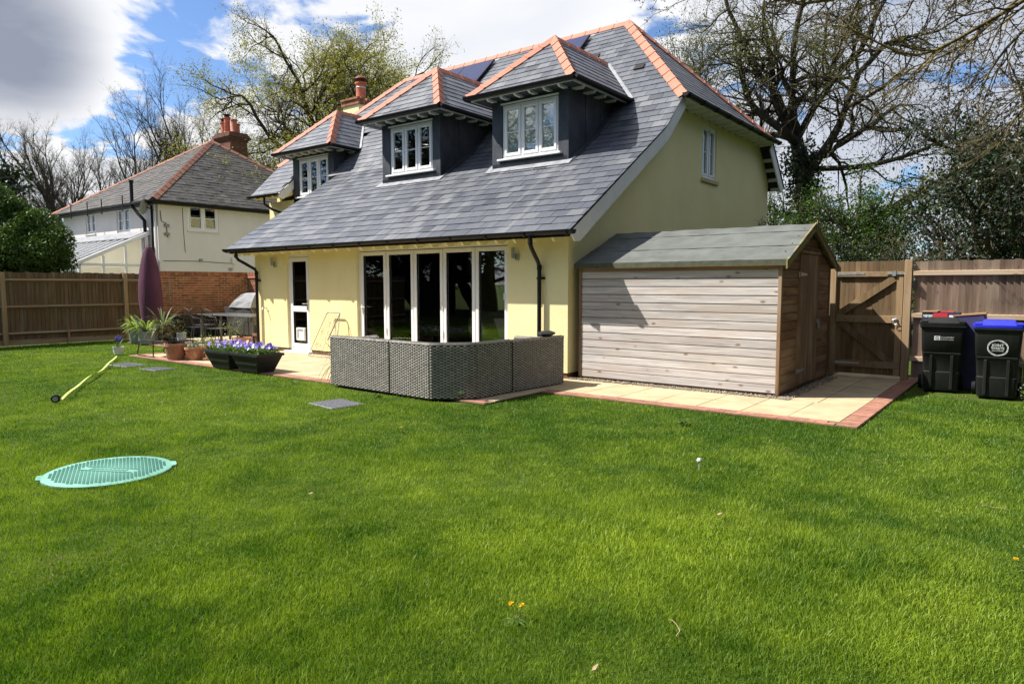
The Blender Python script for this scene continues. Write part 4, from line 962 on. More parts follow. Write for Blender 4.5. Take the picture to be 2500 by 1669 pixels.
# ---------------------------------------------------------------- fences, brick wall, gate
def board_fence_left():
    g = MT; rng = random.Random(21)
    t = thing('garden_fence', (-15,-5,0), 'brown close-board garden fence in shade, beside the brick wall', 'fence')
    y = -10.4; n = 0
    bm_ = MB().prism([(0,0,0),(.020,0,0),(.010,.108,0),(0,.108,0)],(0,0,1)).mesh('board', g['fence'], False, Vector((0,0,0)))[0]
    while y < .36:
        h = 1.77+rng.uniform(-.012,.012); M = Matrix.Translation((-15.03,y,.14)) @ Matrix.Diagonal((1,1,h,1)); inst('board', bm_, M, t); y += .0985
    for z in (.30,1.0,1.70):
        for y0,y1 in ((-10.4,-6.62),(-6.5,-3.62),(-3.5,-.62),(-.5,.38)):
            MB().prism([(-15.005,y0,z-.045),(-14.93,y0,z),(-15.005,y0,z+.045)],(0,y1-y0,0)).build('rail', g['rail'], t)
    for y in (-6.56,-3.56,-.56): MB().box(-15.03,-14.92,y-.055,y+.055,0,1.90).build('post', g['post'], t, bevel=.006)
    MB().box(-15.015,-14.98,-10.4,.38,0,.14).build('gravel_board', g['rail'], t)
    MB().box(-14.975,-14.93,-2.12,-2.07,.0,.36).build('stub_post', g['post'], t)
    # brick wall
    w = thing('brick_wall', (-15.1,1.9,0), 'red-brown brick garden wall with soldier-course coping behind the patio table', 'wall')
    y0, y1 = .42, 3.35
    c = MB(); c.box(-15.22,-15.008,y0,y1,0,1.86); c.box(-15.22,-11.0,3.368,3.58,0,1.86); c.build('mortar_core', g['mortar'], w)
    L, Hc = .215, .065; pl = []; r = 0
    z = .008
    while z < 1.85:
        y = y0-(.112 if r % 2 else 0)
        while y < y1:
            a, b = max(y,y0), min(y+L,y1)
            if b-a > .04: pl.append((a,b,z))
            y += L+.010
        z += Hc+.0105; r += 1
    pl.sort(key=lambda q: -q[2]); meshes = {}
    rest = MB()
    for i,(a,b,z) in enumerate(pl):
        if i < 255:
            k = round(b-a,2)
            if k not in meshes: meshes[k] = MB().box(-.09,0,0,k,0,Hc).mesh('brick', g['brick'], False, Vector((0,0,0)))[0]
            inst('brick', meshes[k], Matrix.Translation((-15.0+rng.uniform(-.001,.002),a,z)), w)
        else: rest.box(-15.09,-15.0,a,b,z,z+Hc)
    if rest.v: tag(rest.build('bricks', g['brick'], w), kind='stuff')
    # return wall facing the garden
    rm = MB(); z = .008; r = 0
    while z < 1.85:
        x = -14.99-(.11 if r % 2 else 0)
        while x < -11.1:
            a, b = max(x,-14.985), x+L
            if b-a > .03: rm.box(a,b,3.36,3.44,z,z+Hc)
            x += L+.01
        z += Hc+.0105; r += 1
    tag(rm.build('bricks', g['brick'], w), kind='stuff')
    cp = MB().box(0,.24,0,.066,0,.125).mesh('coping_brick', g['brick'], False, Vector((0,0,0)))[0]
    y = y0
    while y < y1-.02: inst('coping_brick', cp, Matrix.Translation((-15.235,y,1.868+rng.uniform(-.002,.002))), w); y += .0745
    cp2 = MB().box(0,.066,0,.24,0,.125).mesh('coping_brick', g['brick'], False, Vector((0,0,0)))[0]
    x = -14.99
    while x < -11.1: inst('coping_brick', cp2, Matrix.Translation((x,3.345,1.868)), w); x += .0745
    MB().box(-14.99,-11.1,3.33,3.36,1.80,1.862).build('tile_creasing', g['terracotta'], w)
    # thermometer
    th = thing('wall_thermometer', (-14.99,.75,1.3), 'small rusty metal wall ornament hanging on the brick wall', 'ornament')
    m = MB(); 
    for i in range(9): m.box(-14.997,-14.985,.70+.03*(i % 2),.74+.03*(i % 2),1.30+i*.045,1.335+i*.045)
    m.tube([(-14.99,.72,1.20),(-14.99,.725,1.72)], .008, 6); m.build('plate', MT['aluminium'], th)
board_fence_left()
def right_fence():
    g = MT; rng = random.Random(31)
    t = thing('boundary_fence', (7,3.3,0), 'sunlit weathered close-board fence behind the wheelie bins', 'fence')
    bm_ = MB().prism([(0,.0,0),(.0,-.034,0),(.084,-.006,0),(.084,0,0)],(0,0,1)).mesh('board', g['fencelt'], False, Vector((0,0,0)))[0]
    x = 4.60
    while x < 10.5:
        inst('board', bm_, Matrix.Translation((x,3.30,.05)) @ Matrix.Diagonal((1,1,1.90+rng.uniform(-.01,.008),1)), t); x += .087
    for z in (.36,1.07,1.755):
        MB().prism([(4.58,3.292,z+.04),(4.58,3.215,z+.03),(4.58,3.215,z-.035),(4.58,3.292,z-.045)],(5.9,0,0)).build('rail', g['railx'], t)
    MB().box(7.6,7.71,3.305,3.415,0,1.95).build('post', g['post'], t)
    p = MB().box(4.455,4.565,3.20,3.31,0,1.97); p.build('gate_post', g['post'], t, bevel=.006)
    m = MB().box(4.585,4.64,3.20,3.24,1.50,1.63); m.build('black_fitting', g['black'], t)
    x = 2.2
    while x < 3.36:
        inst('board', bm_, Matrix.Translation((x,3.36,.05)) @ Matrix.Diagonal((1,1,1.88,1)), t); x += .087
    MB().box(3.33,3.42,3.24,3.33,0,1.95).build('gate_post', g['post'], t, bevel=.006)
    # gate
    G = thing('garden_gate', (3.94,3.28,.03), 'wooden close-board garden gate with Z braces and ring latch between shed and bins', 'gate')
    x = 3.43; n = 11; w = (4.445-3.43)/n
    gb = MB().prism([(.002,0,0),(.002,-.018,0),(w-.002,-.012,0),(w-.002,0,0)],(0,0,1)).mesh('board', g['gate'], False, Vector((0,0,0)))[0]
    for i in range(n): inst('board', gb, Matrix.Translation((3.43+i*w,3.30,.05)) @ Matrix.Diagonal((1,1,1.91,1)), G)
    for z0,z1 in ((1.70,1.785),(.93,1.05),(.165,.28)): MB().box(3.435,4.44,3.235,3.28,z0,z1).build('rail', g['rail'], G, bevel=.003)
    MB().box(4.345,4.44,3.237,3.281,.05,1.70).build('stile', g['post'], G)
    def brace(p,q,wd=.055):
        a, b = Vector((p[0],3.238,p[1])), Vector((q[0],3.238,q[1])); d = (b-a).normalized(); s = Vector((-d.z,0,d.x))*wd
        MB().prism([a-s,b-s,b+s,a+s],(0,.04,0)).build('brace', g['gate'], G)
    brace((3.47,1.06),(4.34,1.70)); brace((3.50,.92),(4.34,.24))
    m = MB(); m.box(4.20,4.455,3.215,3.235,1.735,1.765); m.box(4.28,4.33,3.205,3.236,1.71,1.79); m.build('bolt', g['zinc'], G)
    m = MB(); m.prism([(3.44,3.23,1.725),(3.44,3.23,1.775),(3.86,3.23,1.762),(3.86,3.23,1.738)],(0,.006,0)); m.build('hinge', g['zinc'], G)
    m = MB(); m.prism([(3.44,3.23,.205),(3.44,3.23,.255),(3.82,3.23,.242),(3.82,3.23,.218)],(0,.006,0)); m.build('hinge', g['zinc'], G)
    m = MB(); m.lathe([(.035,0),(.035,.012),(.012,.02),(.012,.05),(.001,.055)], (0,0,0), 14); m.v = [(4.355+a,3.236-c,.98+b) for a,b,c in m.v]
    m.tube([(4.345+.042*math.cos(a),3.185,.955+.042*math.sin(a)) for a in [k*math.pi/8 for k in range(17)]], .006, 6, False); m.build('ring_latch', g['steel'], G, True)
right_fence()

# ---------------------------------------------------------------- shed
def shed():
    g = MT; rng = random.Random(41)
    X0,X1,Y0,Y1,ze,zr = .135,3.41,.13,2.85,1.92,2.47
    S = thing('garden_shed', ((X0+X1)/2,(Y0+Y1)/2,0), 'weathered shiplap garden shed with grey felt roof against the house gable', 'shed')
    b = MB(); b.box(X0+.03,X1-.03,Y0+.03,Y1-.03,.03,ze-.02); b.build('lining', g['sheddoor'], S)
    b = MB(); b.prism([(X1-.06,Y0+.03,ze-.02),(X1-.06,Y1-.03,ze-.02),(X1-.06,(Y0+Y1)/2,zr-.06)],(.03,0,0)); b.prism([(X0+.03,Y0+.03,ze-.02),(X0+.03,Y1-.03,ze-.02),(X0+.03,(Y0+Y1)/2,zr-.06)],(.03,0,0)); b.build('gable_lining', g['sheddoor'], S)
    MB().box(X0+.02,X1-.02,Y0+.04,Y1-.04,0,.06).build('bearer', g['plinth'], S)
    n = 15; h = (ze-.05)/n
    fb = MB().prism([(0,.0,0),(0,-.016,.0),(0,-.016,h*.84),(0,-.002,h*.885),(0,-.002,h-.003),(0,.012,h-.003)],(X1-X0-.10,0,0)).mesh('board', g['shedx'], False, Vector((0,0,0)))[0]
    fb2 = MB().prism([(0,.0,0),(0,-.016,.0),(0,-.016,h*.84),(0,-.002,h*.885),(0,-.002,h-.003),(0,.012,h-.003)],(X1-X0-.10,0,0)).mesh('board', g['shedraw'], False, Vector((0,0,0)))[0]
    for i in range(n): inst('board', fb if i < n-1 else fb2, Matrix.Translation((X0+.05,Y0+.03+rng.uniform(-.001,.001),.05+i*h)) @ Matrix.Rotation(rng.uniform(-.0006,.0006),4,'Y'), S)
    MB().box(X0,X0+.05,Y0,Y0+.05,.04,ze).build('corner_post', g['sheddoor'], S); MB().box(X1-.05,X1,Y0-.002,Y0+.05,.03,ze).build('corner_post', g['sheddoor'], S, bevel=.003)
    MB().box(X1-.05,X1,Y1-.05,Y1,.03,ze).build('corner_post', g['sheddoor'], S)
    ym = (Y0+Y1)/2
    i = 0
    while .05+i*h < zr-.1:
        z0 = .05+i*h; z1 = z0+h-.004; za = min(z1,zr-.08); f = 0
        a, c = Y0+.05, Y1-.05
        if z0 >= ze-.04: f = (z0-(ze-.06))/(zr-ze); a = Y0+.05+(ym-Y0)*f; c = Y1-.05-(ym-Y0)*f
        segs = [(a,c)] if z0 > 2.02 else [(a,1.0),(2.06,c)]
        for y0,y1 in segs:
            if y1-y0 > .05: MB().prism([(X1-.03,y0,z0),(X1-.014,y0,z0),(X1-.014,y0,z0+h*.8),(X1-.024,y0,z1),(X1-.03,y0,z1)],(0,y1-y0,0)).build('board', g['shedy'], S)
        i += 1
    # door
    D = MB().box(X1-.03,X1-.005,1.0,2.06,.06,2.03).build('door', g['sheddoor'], S)
    for k in range(8):
        y = 1.005+k*.131; MB().box(X1-.004,X1+.012,y+.003,y+.127,.07,2.02).build('plank', g['sheddoor'], D)
    MB().box(X1-.01,X1+.03,.97,2.09,2.035,2.075).build('door_hood', g['sheddoor'], S)
    for z in (1.72,.28):
        m = MB().prism([(X1+.0125,1.01,z-.03),(X1+.0125,1.34,z-.012),(X1+.0125,1.34,z+.012),(X1+.0125,1.01,z+.03)],(.005,0,0)); m.box(X1+.0,X1+.006,.95,1.0,z-.04,z+.04); m.build('hinge', g['zinc'], D)
    m = MB(); m.box(X1+.012,X1+.03,1.97,2.09,.96,1.02); m.box(X1+.03,X1+.05,2.0,2.05,.88,.97); m.tube([(X1+.04,2.01,.97),(X1+.04,2.01,1.0),(X1+.04,2.025,1.01),(X1+.04,2.04,1.0),(X1+.04,2.04,.97)], .005, 6); m.build('padlock', g['greybox'], D)
    # roof
    oy = .06; xa, xb = X0-.06, X1+.10
    sl = (zr-ze)/(ym-Y0); zf = ze-oy*sl+.02
    # felt with gentle undulation
    def felt(sign):
        nx, ny = 26, 8; vs = []
        for j in range(ny+1):
            for i in range(nx+1):
                x = xa+(xb-xa)*i/nx; u = j/ny
                y = (Y0-oy)+(ym-Y0+oy)*u if sign > 0 else (Y1+oy)-(Y1+oy-ym)*u
                z = zf+(zr+.02-zf)*u+.004*math.sin(i*1.9+j)+.003*math.sin(j*2.3+i*.7)
                vs.append((x,y,z))
        k = len(vs); vs += [(x,y,z-.028) for x,y,z in vs]; fs = []
        for j in range(ny):
            for i in range(nx):
                a = j*(nx+1)+i; fs += [(a,a+1,a+nx+2,a+nx+1),(k+a+nx+1,k+a+nx+2,k+a+1,k+a)]
        for i in range(nx): fs.append((i,k+i,k+i+1,i+1))
        for j in range(ny): fs += [(j*(nx+1),(j+1)*(nx+1),k+(j+1)*(nx+1),k+j*(nx+1)),(j*(nx+1)+nx,k+j*(nx+1)+nx,k+(j+1)*(nx+1)+nx,(j+1)*(nx+1)+nx)]
        return MB().add(vs,fs).build('felt_sheet', g['felt'], S, True)
    felt(1); felt(-1)
    for u in (.36,.78):     # lap lines
        y = (Y0-oy)+(ym-Y0+oy)*u; z = zf+(zr+.02-zf)*u+.006
        MB().prism([(xa,y,z),(xb,y,z),(xb,y+.03,z+.03*sl+.002),(xa,y+.03,z+.03*sl+.002)],(0,-.001,.0015)).build('felt_lap', g['felt'], S)
    MB().box(xa,xb,Y0-oy-.012,Y0-oy+.004,zf-.085,zf+.0).build('felt_edge', g['feltedge'], S)
    MB().box(xa,xb,Y1+oy-.004,Y1+oy+.012,zf-.085,zf+.0).build('felt_edge', g['feltedge'], S)
    for sg in (1,-1):
        y0 = Y0-oy if sg > 0 else Y1+oy
        MB().prism([(xb-.03,y0-.02*sg,zf-.13),(xb-.03,ym,zr-.085),(xb-.03,ym,zr+.035),(xb-.03,y0-.02*sg,zf-.01)],(.022,0,0)).build('bargeboard', g['moss'], S)
    MB().prism([(xb-.008,ym-.03,zr-.1),(xb-.008,ym+.03,zr-.1),(xb-.008,ym+.0,zr+.07)],(.012,0,0)).build('finial', g['moss'], S)
    # gravel round the base
    rs = np.random.RandomState(3); n = 2600; k = n*3//4
    x = np.concatenate([rs.uniform(-.0,3.6,k), rs.uniform(3.42,3.60,n-k)]); y = np.concatenate([rs.uniform(-.04,.16,k), rs.uniform(.0,2.9,n-k)])
    sz = rs.uniform(.006,.014,n); V = np.empty((n,6,3)); d = np.array([(1,0,0),(-1,0,0),(0,1,0),(0,-1,0),(0,0,.7),(0,0,-.7)])
    V[:] = d[None]*sz[:,None,None]*rs.uniform(.7,1.3,(n,6,1)); V += np.stack([x,y,.002+sz*.5+rs.uniform(0,.012,n)],1)[:,None]
    f = np.array([(0,2,4),(2,1,4),(1,3,4),(3,0,4),(2,0,5),(1,2,5),(3,1,5),(0,3,5)]); F = (np.arange(n)*6)[:,None,None]+f[None]
    o = npmesh('gravel', V.reshape(-1,3), F.reshape(-1,3), g['stone']); tag(o,'buff gravel strip around the foot of the shed','gravel',kind='stuff')
shed()

# ---------------------------------------------------------------- bins
def text_mesh(txt, size, mat, M, name, parent, align='LEFT', bold=0.0, space=1.0, ext=.0008):
    cu = bpy.data.curves.new(name,'FONT'); cu.body = txt; cu.size = size; cu.align_x = align; cu.extrude = ext; cu.offset = bold; cu.space_character = space; cu.resolution_u = 3
    tmp = bpy.data.objects.new('tmp',cu); COL.objects.link(tmp); dg = bpy.context.evaluated_depsgraph_get()
    me = bpy.data.meshes.new_from_object(tmp.evaluated_get(dg)); bpy.data.objects.remove(tmp); bpy.data.curves.remove(cu)
    me.name = name; me.materials.clear(); me.materials.append(mat); return inst(name, me, M, parent)
def wheelie(x, y, rz, lab, lid_mat, front):
    g = MT; M = Matrix.Translation((x,y,-.02)) @ Matrix.Rotation(rz,4,'Z')
    t = thing('wheelie_bin', (x,y,-.02), lab, 'wheelie bin', 'wheelie bins by the fence')
    def ring(z, hx, y0, y1, r=.04):
        pts = []
        for cx,cy,a0 in ((hx-r,y0+r,-90),(hx-r,y1-r,0),(-hx+r,y1-r,90),(-hx+r,y0+r,180)):
            for k in range(4): a = R(a0+30*k); pts.append((cx+r*math.cos(a),cy+r*math.sin(a),z))
        return pts
    prof = [(0.02,.215,-.22,.22),(.06,.222,-.235,.23),(.30,.235,-.26,.27),(.31,.229,-.252,.27),(.60,.250,-.285,.31),(.61,.256,-.293,.315),(.95,.272,-.325,.345),(.955,.288,-.342,.36),(.985,.290,-.345,.362),(.99,.275,-.33,.35)]
    vs = []; fs = []
    for z,hx,y0,y1 in prof: vs += ring(z,hx,y0,y1)
    n = 16; k = len(prof)
    for i in range(k-1):
        for j in range(n): fs.append((i*n+j,i*n+(j+1) % n,(i+1)*n+(j+1) % n,(i+1)*n+j))
    fs += [tuple(range(n-1,-1,-1)),tuple((k-1)*n+j for j in range(n))]
    MB(M).add(vs,fs).build('body', g['binblack'], t, True)
    for xx in (-.13,.13): MB(M).prism([(xx-.02,-.262,.05),(xx+.02,-.262,.05),(xx+.02,-.30,.55),(xx-.02,-.30,.55)],(0,.035,0)).build('rib', g['binblack'], t, bevel=.006)
    MB(M).prism([(-.235,-.285,.555),(.235,-.285,.555),(.235,-.297,.59),(-.235,-.297,.59)],(0,.03,0)).build('rib', g['binblack'], t, bevel=.005)
    lid = [(.995,.295,-.355,.37),(1.03,.296,-.36,.375),(1.045,.28,-.34,.355),(1.05,.20,-.32,.32),(1.085,.185,-.24,.30),(1.09,.17,-.2,.28)]
    vs = []; fs = []
    for z,hx,y0,y1 in lid: vs += ring(z,hx,y0,y1)
    k = len(lid)
    for i in range(k-1):
        for j in range(n): fs.append((i*n+j,i*n+(j+1) % n,(i+1)*n+(j+1) % n,(i+1)*n+j))
    fs += [tuple(range(n-1,-1,-1)),tuple((k-1)*n+j for j in range(n))]
    MB(M).add(vs,fs).build('lid', lid_mat, t, True)
    MB(M).box(-.285,.285,-.352,-.325,.965,.992).build('rim', g['binblack'], t, bevel=.006)
    for xx in (-.235,.235): MB(M).box(xx-.045,xx+.045,-.36,-.30,1.032,1.062).build('lid_lug', lid_mat, t, bevel=.008)
    m = MB(M); m.tube([(-.24,.36,.98),(-.24,.43,1.02),(.24,.43,1.02),(.24,.36,.98)], .014, 8); m.build('handle', g['binblack'], t, True)
    for xx in (-.27,.27):
        m = MB(M); m.tube([(xx-.022,.24,.10),(xx+.022,.24,.10)], .10, 18); m.build('wheel', g['boxblack'], t, True)
    front(M, t)
def bins():
    g = MT
    def F1(M, t):
        Q = M @ Matrix.Translation((-.105,-.3135,.775)) @ Matrix.Rotation(R(95.4),4,'X')
        MB(Q).box(0,.075,0,.062,-.0006,.0006).build('badge', g['print'], t)
        text_mesh('G', .066, g['binblack'], Q @ Matrix.Translation((.013,.009,.0012)), 'badge_letter', t)
        text_mesh('GUILDFORD', .026, g['print'], Q @ Matrix.Translation((.085,.035,.0)), 'lettering', t, space=1.15)
        text_mesh('BOROUGH', .024, g['print'], Q @ Matrix.Translation((.085,.003,.0)), 'lettering', t, space=1.5)
    def F2(M, t):
        Q = M @ Matrix.Translation((.0,-.3085,.72)) @ Matrix.Rotation(R(95.4),4,'X')
        for i,(rx,ry,a,w) in enumerate(((.118,.100,8,.003),(.112,.106,60,.002),(.120,.096,-28,.0026))):
            m = MB(Q); ca, sa = math.cos(R(a)), math.sin(R(a)); k = 40; vs = []; fs = []
            for j in range(k):
                th = 2*math.pi*j/k
                for s in (-1,1):
                    u, v = (rx+s*w)*math.cos(th), (ry+s*w)*math.sin(th); vs.append((u*ca-v*sa,u*sa+v*ca,.001+i*.0005))
            for j in range(k): fs.append((2*j,2*j+1,(2*j+3) % (2*k),(2*j+2) % (2*k)))
            m.add(vs,fs).build('emblem_ring', g['print'], t)
        for s,z,sz,b in (('JOINT',.020,.050,.0004),('WASTE',-.020,.046,.0004),('SOLUTIONS',-.048,.025,.0)):
            text_mesh(s, sz, g['print'], Q @ Matrix.Translation((0,z,.001)), 'lettering', t, 'CENTER', b)
    wheelie(5.10,2.45,R(6),'black wheelie bin with black lid and white council badge beside the gate',g['binblack'],F1)
    wheelie(5.80,2.17,R(2),'black wheelie bin with bright blue lid and round white emblem',g['binblue'],F2)
    # indigo recycling bin behind, with cardboard and a printed box on it
    t = thing('recycling_tub', (5.15,2.98,-.02), 'dark indigo recycling tub behind the black bins', 'tub')
    m = MB(); m.hexa([(4.84,2.86,-.02),(5.50,2.86,-.02),(5.50,3.16,-.02),(4.84,3.16,-.02)],[(4.80,2.84,.62),(5.54,2.84,.62),(5.54,3.18,.62),(4.80,3.18,.62)]); m.build('lower_shell', g['binpurple'], t, bevel=.02)
    m = MB(); m.hexa([(4.86,2.86,.62),(5.48,2.86,.62),(5.48,3.16,.62),(4.86,3.16,.62)],[(4.83,2.84,1.02),(5.52,2.84,1.02),(5.52,3.18,1.02),(4.83,3.18,1.02)]); m.build('upper_shell', g['binpurple'], t, bevel=.02)
    b = thing('printed_box', (5.0,2.96,1.02), 'dark printed carton with red panel lying on the recycling tub', 'box')
    MB().box(4.78,5.27,2.80,3.16,1.025,1.14).build('carton', g['cardprint'], b); MB().box(4.93,5.12,2.795,2.7995,1.04,1.13).build('red_panel', g['cardred'], b)
    m = MB(); m.hexa([(4.76,2.79,1.141),(4.98,2.79,1.141),(4.98,3.17,1.141),(4.76,3.17,1.141)],[(4.76,2.79,1.15),(5.0,2.79,1.165),(5.0,3.17,1.165),(4.76,3.17,1.15)]); m.build('flap', g['card'], b)
    MB().box(5.02,5.2,2.80,3.0,1.141,1.153).build('red_top', g['cardred'], b)
    for i in range(7): MB().box(4.80+.018*i,4.812+.018*i,2.796,2.7985,1.06 if i % 3 else 1.07,1.10).build('print_mark', g['print'], b)
    MB().box(5.14,5.24,2.794,2.7985,1.06,1.10).build('pale_label', g['print'], b)
    p = thing('indigo_crate', (5.58,2.9,.3), 'indigo lidded crate leaning behind the blue-lidded bin', 'crate')
    M = Matrix.Translation((5.52,2.92,-.02)) @ Matrix.Rotation(R(-6),4,'Y')
    MB(M).hexa([(-.18,-.14,0),(.18,-.14,0),(.18,.2,0),(-.18,.2,0)],[(-.2,-.16,1.13),(.2,-.16,1.13),(.2,.22,1.13),(-.2,.22,1.13)]).build('shell', g['binpurple'], p, bevel=.015)
    MB(M).box(-.21,.21,-.17,.23,1.131,1.15).build('card_flap', g['card'], p)
    # things at the right edge
    k = thing('grey_tub', (6.42,1.75,-.02), 'grey plastic tub with trailing weed beside the blue-lidded bin', 'tub')
    MB().lathe([(.20,0),(.24,.28),(.25,.30),(.23,.30),(.19,.06)], (6.45,1.78,-.02), 20).build('shell', g['potgrey'], k, True)
    bl = thing('blue_bag', (6.42,2.35,0), 'crumpled dark blue plastic bag behind the grey tub', 'bag')
    rng = random.Random(4); m = MB(); n = 12; vs = []; fs = []
    for i in range(7):
        for j in range(n):
            a = 2*math.pi*j/n; rr = .22*math.sin(math.pi*(i+.6)/7.2)*rng.uniform(.8,1.2); vs.append((6.42+rr*math.cos(a),2.35+rr*math.sin(a),.0+i*.085))
    for i in range(6):
        for j in range(n): fs.append((i*n+j,i*n+(j+1) % n,(i+1)*n+(j+1) % n,(i+1)*n+j))
    fs += [tuple(range(n-1,-1,-1)),tuple(6*n+j for j in range(n))]
    m.add(vs,fs).build('sack', gmat('blue_bag',(.01,.06,.14),(.02,.1,.2),9,rough=.4), bl)
bins()

# ---------------------------------------------------------------- rattan corner sofa
def sofa():
    g = MT
    zt, zb = .785, .012
    def back(poly, name, lab, extras):
        xs = [p[0] for p in poly]; ys = [p[1] for p in poly]
        t = thing('sofa_section', (sum(xs)/len(xs),sum(ys)/len(ys),0), lab, 'sofa', 'sections of the rattan corner sofa')
        return t
    def strip(t, outer, inner, z0, z1, name='back'):
        """extruded wall between two polylines with a rounded top"""
        n = len(outer); m = MB(); vs = []
        zs = [(0,z0),(0,z1-.03),(.25,z1-.008),(.5,z1),(.75,z1-.008),(1,z1-.03),(1,z0)]
        for o,i in zip(outer,inner):
            for u,z in zs: vs.append((o[0]+(i[0]-o[0])*u, o[1]+(i[1]-o[1])*u, z))
        k = len(zs); fs = []
        for s in range(n-1):
            for j in range(k): fs.append((s*k+j,s*k+(j+1) % k,(s+1)*k+(j+1) % k,(s+1)*k+j))
        fs += [tuple(range(k)), tuple((n-1)*k+j for j in range(k-1,-1,-1))]
        b = m.add(vs,fs).build(name, g['rattanback'] if name == 'back' else g['rattan'], t, False)
        if name == 'back':      # woven strands over the core, following the outer face
            pts = [Vector((p[0],p[1],0)) for p in outer]; L = [0.0]
            for i in range(n-1): L.append(L[-1]+(pts[i+1]-pts[i]).length)
            def at(s):
                s = min(max(s,0),L[-1]); k2 = max(i for i in range(n-1) if L[i] <= s+1e-9); d = (pts[k2+1]-pts[k2]).normalized(); return pts[k2]+d*(s-L[k2]), Vector((d.y,-d.x,0))
            pu, pz = .046, .0195; w = MB(); nc = int(L[-1]/pu); nr = int((z1-.035-z0)/pz)
            for i in range(nc):
                A, na = at((i-.12)*L[-1]/nc); B, nb = at((i+1.12)*L[-1]/nc); C, ncn = at((i+.5)*L[-1]/nc)
                for j in range(nr):
                    if (i+j) % 2: continue
                    za, zb2 = z0+.006+j*pz+.0015, z0+.006+(j+1)*pz-.0015; u = Vector((0,0,1))
                    w.add([A+u*za-na*.001,C+u*za+ncn*.009,B+u*za-nb*.001,A+u*zb2-na*.001,C+u*zb2+ncn*.009,B+u*zb2-nb*.001],[(0,1,4,3),(1,2,5,4),(3,4,5),(0,2,1)])
                w.add([A+Vector((0,0,z1-.034))+na*.007,B+Vector((0,0,z1-.034))+nb*.007,B+Vector((0,0,z1-.006))+nb*.002,A+Vector((0,0,z1-.006))+na*.002],[(0,1,2,3)])
            tag(w.build('weave', g['strand'], b), kind='stuff')
        return b
    L = back([(-2.58,-2.86),(-1.17,-2.93),(-1.17,-1.9),(-2.58,-1.9)],'l','grey woven rattan sofa section nearest the black planters, back to the lawn',0)
    strip(L,[(-2.58,-2.86),(-1.185,-2.91)],[(-2.57,-2.76),(-1.185,-2.81)],zb,zt)
    strip(L,[(-2.58,-2.755),(-2.62,-1.95)],[(-2.42,-2.755),(-2.46,-1.95)],zb,zt-.05,'arm')
    MB().box(-2.41,-1.19,-2.75,-1.95,.05,.33).build('seat_base', g['rattan'], L, bevel=.01)
    MB().box(-2.40,-1.20,-2.74,-1.96,.331,.45).build('cushion', g['bbq'], L, bevel=.03, seg=3)
    C = back([(-1.17,-2.93),(.15,-1.76)],'c','grey woven rattan corner section of the sofa with a chamfered back',0)
    outer = [(-1.155,-2.915),(-.62,-2.94),(-.34,-2.952),(-.30,-2.935),(-.06,-2.74),(.10,-2.60),(.145,-2.52),(.165,-2.30),(.185,-1.775)]
    inner = [(-1.155,-2.815),(-.62,-2.84),(-.39,-2.845),(-.27,-2.81),(-.13,-2.69),(-.01,-2.56),(.045,-2.46),(.065,-2.28),(.085,-1.775)]
    strip(C,outer,inner,zb,zt)
    MB().prism([(-1.155,-2.80,.05),(-.42,-2.83,.05),(.05,-2.44,.05),(.08,-1.78,.05),(-.75,-1.78,.05),(-1.155,-2.0,.05)],(0,0,.28)).build('seat_base', g['rattan'], C, bevel=.01)
    MB().prism([(-1.145,-2.79,.331),(-.43,-2.81,.331),(.04,-2.43,.331),(.07,-1.79,.331),(-.74,-1.79,.331),(-1.145,-2.0,.331)],(0,0,.12)).build('cushion', g['bbq'], C, bevel=.03, seg=3)
    MB().prism([(.02-.05*math.cos(a)*.7,-2.695-.05*math.cos(a)*.7-.006,.105+.022*math.sin(a)) for a in [k*math.pi/7 for k in range(14)]],(.006,-.006,0)).build('maker_badge', g['steel'], C)
    Rr = back([(.19,-1.76),(.33,-.53)],'r','grey woven rattan sofa section nearest the shed with a dark cushion on top',0)
    strip(Rr,[(.19,-1.755),(.27,-.53)],[(.09,-1.755),(.17,-.53)],zb,zt-.01)
    strip(Rr,[(.165,-.53),(-.62,-.53)],[(.165,-.67),(-.62,-.67)],zb,zt-.05,'arm')
    MB().box(-.6,.08,-1.75,-.68,.05,.33).build('seat_base', g['rattan'], Rr, bevel=.01)
    MB().box(-.59,.07,-1.74,-.69,.331,.45).build('cushion', g['bbq'], Rr, bevel=.03, seg=3)
    cu = thing('black_bag', (.16,-.85,.77), 'crumpled black bag lying over the sofa back near the shed', 'bag')
    rng = random.Random(9); vs = []; fs = []; n = 14
    for i in range(6):
        for j in range(n):
            a = 2*math.pi*j/n; rr = math.sin(math.pi*(i+.8)/6.8)*rng.uniform(.85,1.12); vs.append((.16+.13*rr*math.cos(a),-.86+.19*rr*math.sin(a),.765+i*.018))
    for i in range(5):
        for j in range(n): fs.append((i*n+j,i*n+(j+1) % n,(i+1)*n+(j+1) % n,(i+1)*n+j))
    fs += [tuple(range(n-1,-1,-1)),tuple(5*n+j for j in range(n))]
    MB().add(vs,fs).build('sack', g['cushion'], cu, True)
    tb = thing('rattan_table', (-1.3,-1.1,0), 'low grey rattan table between sofa and folding doors', 'table')
    MB().box(-1.75,-.95,-1.35,-.75,.03,.38).build('base', g['rattan'], tb, bevel=.01); MB().box(-1.78,-.92,-1.38,-.72,.381,.395).build('glass_top', g['glass'], tb)
    HOLES.append(('rect',-1.2,-2.6,1.4,.33,0))
sofa()
grass()
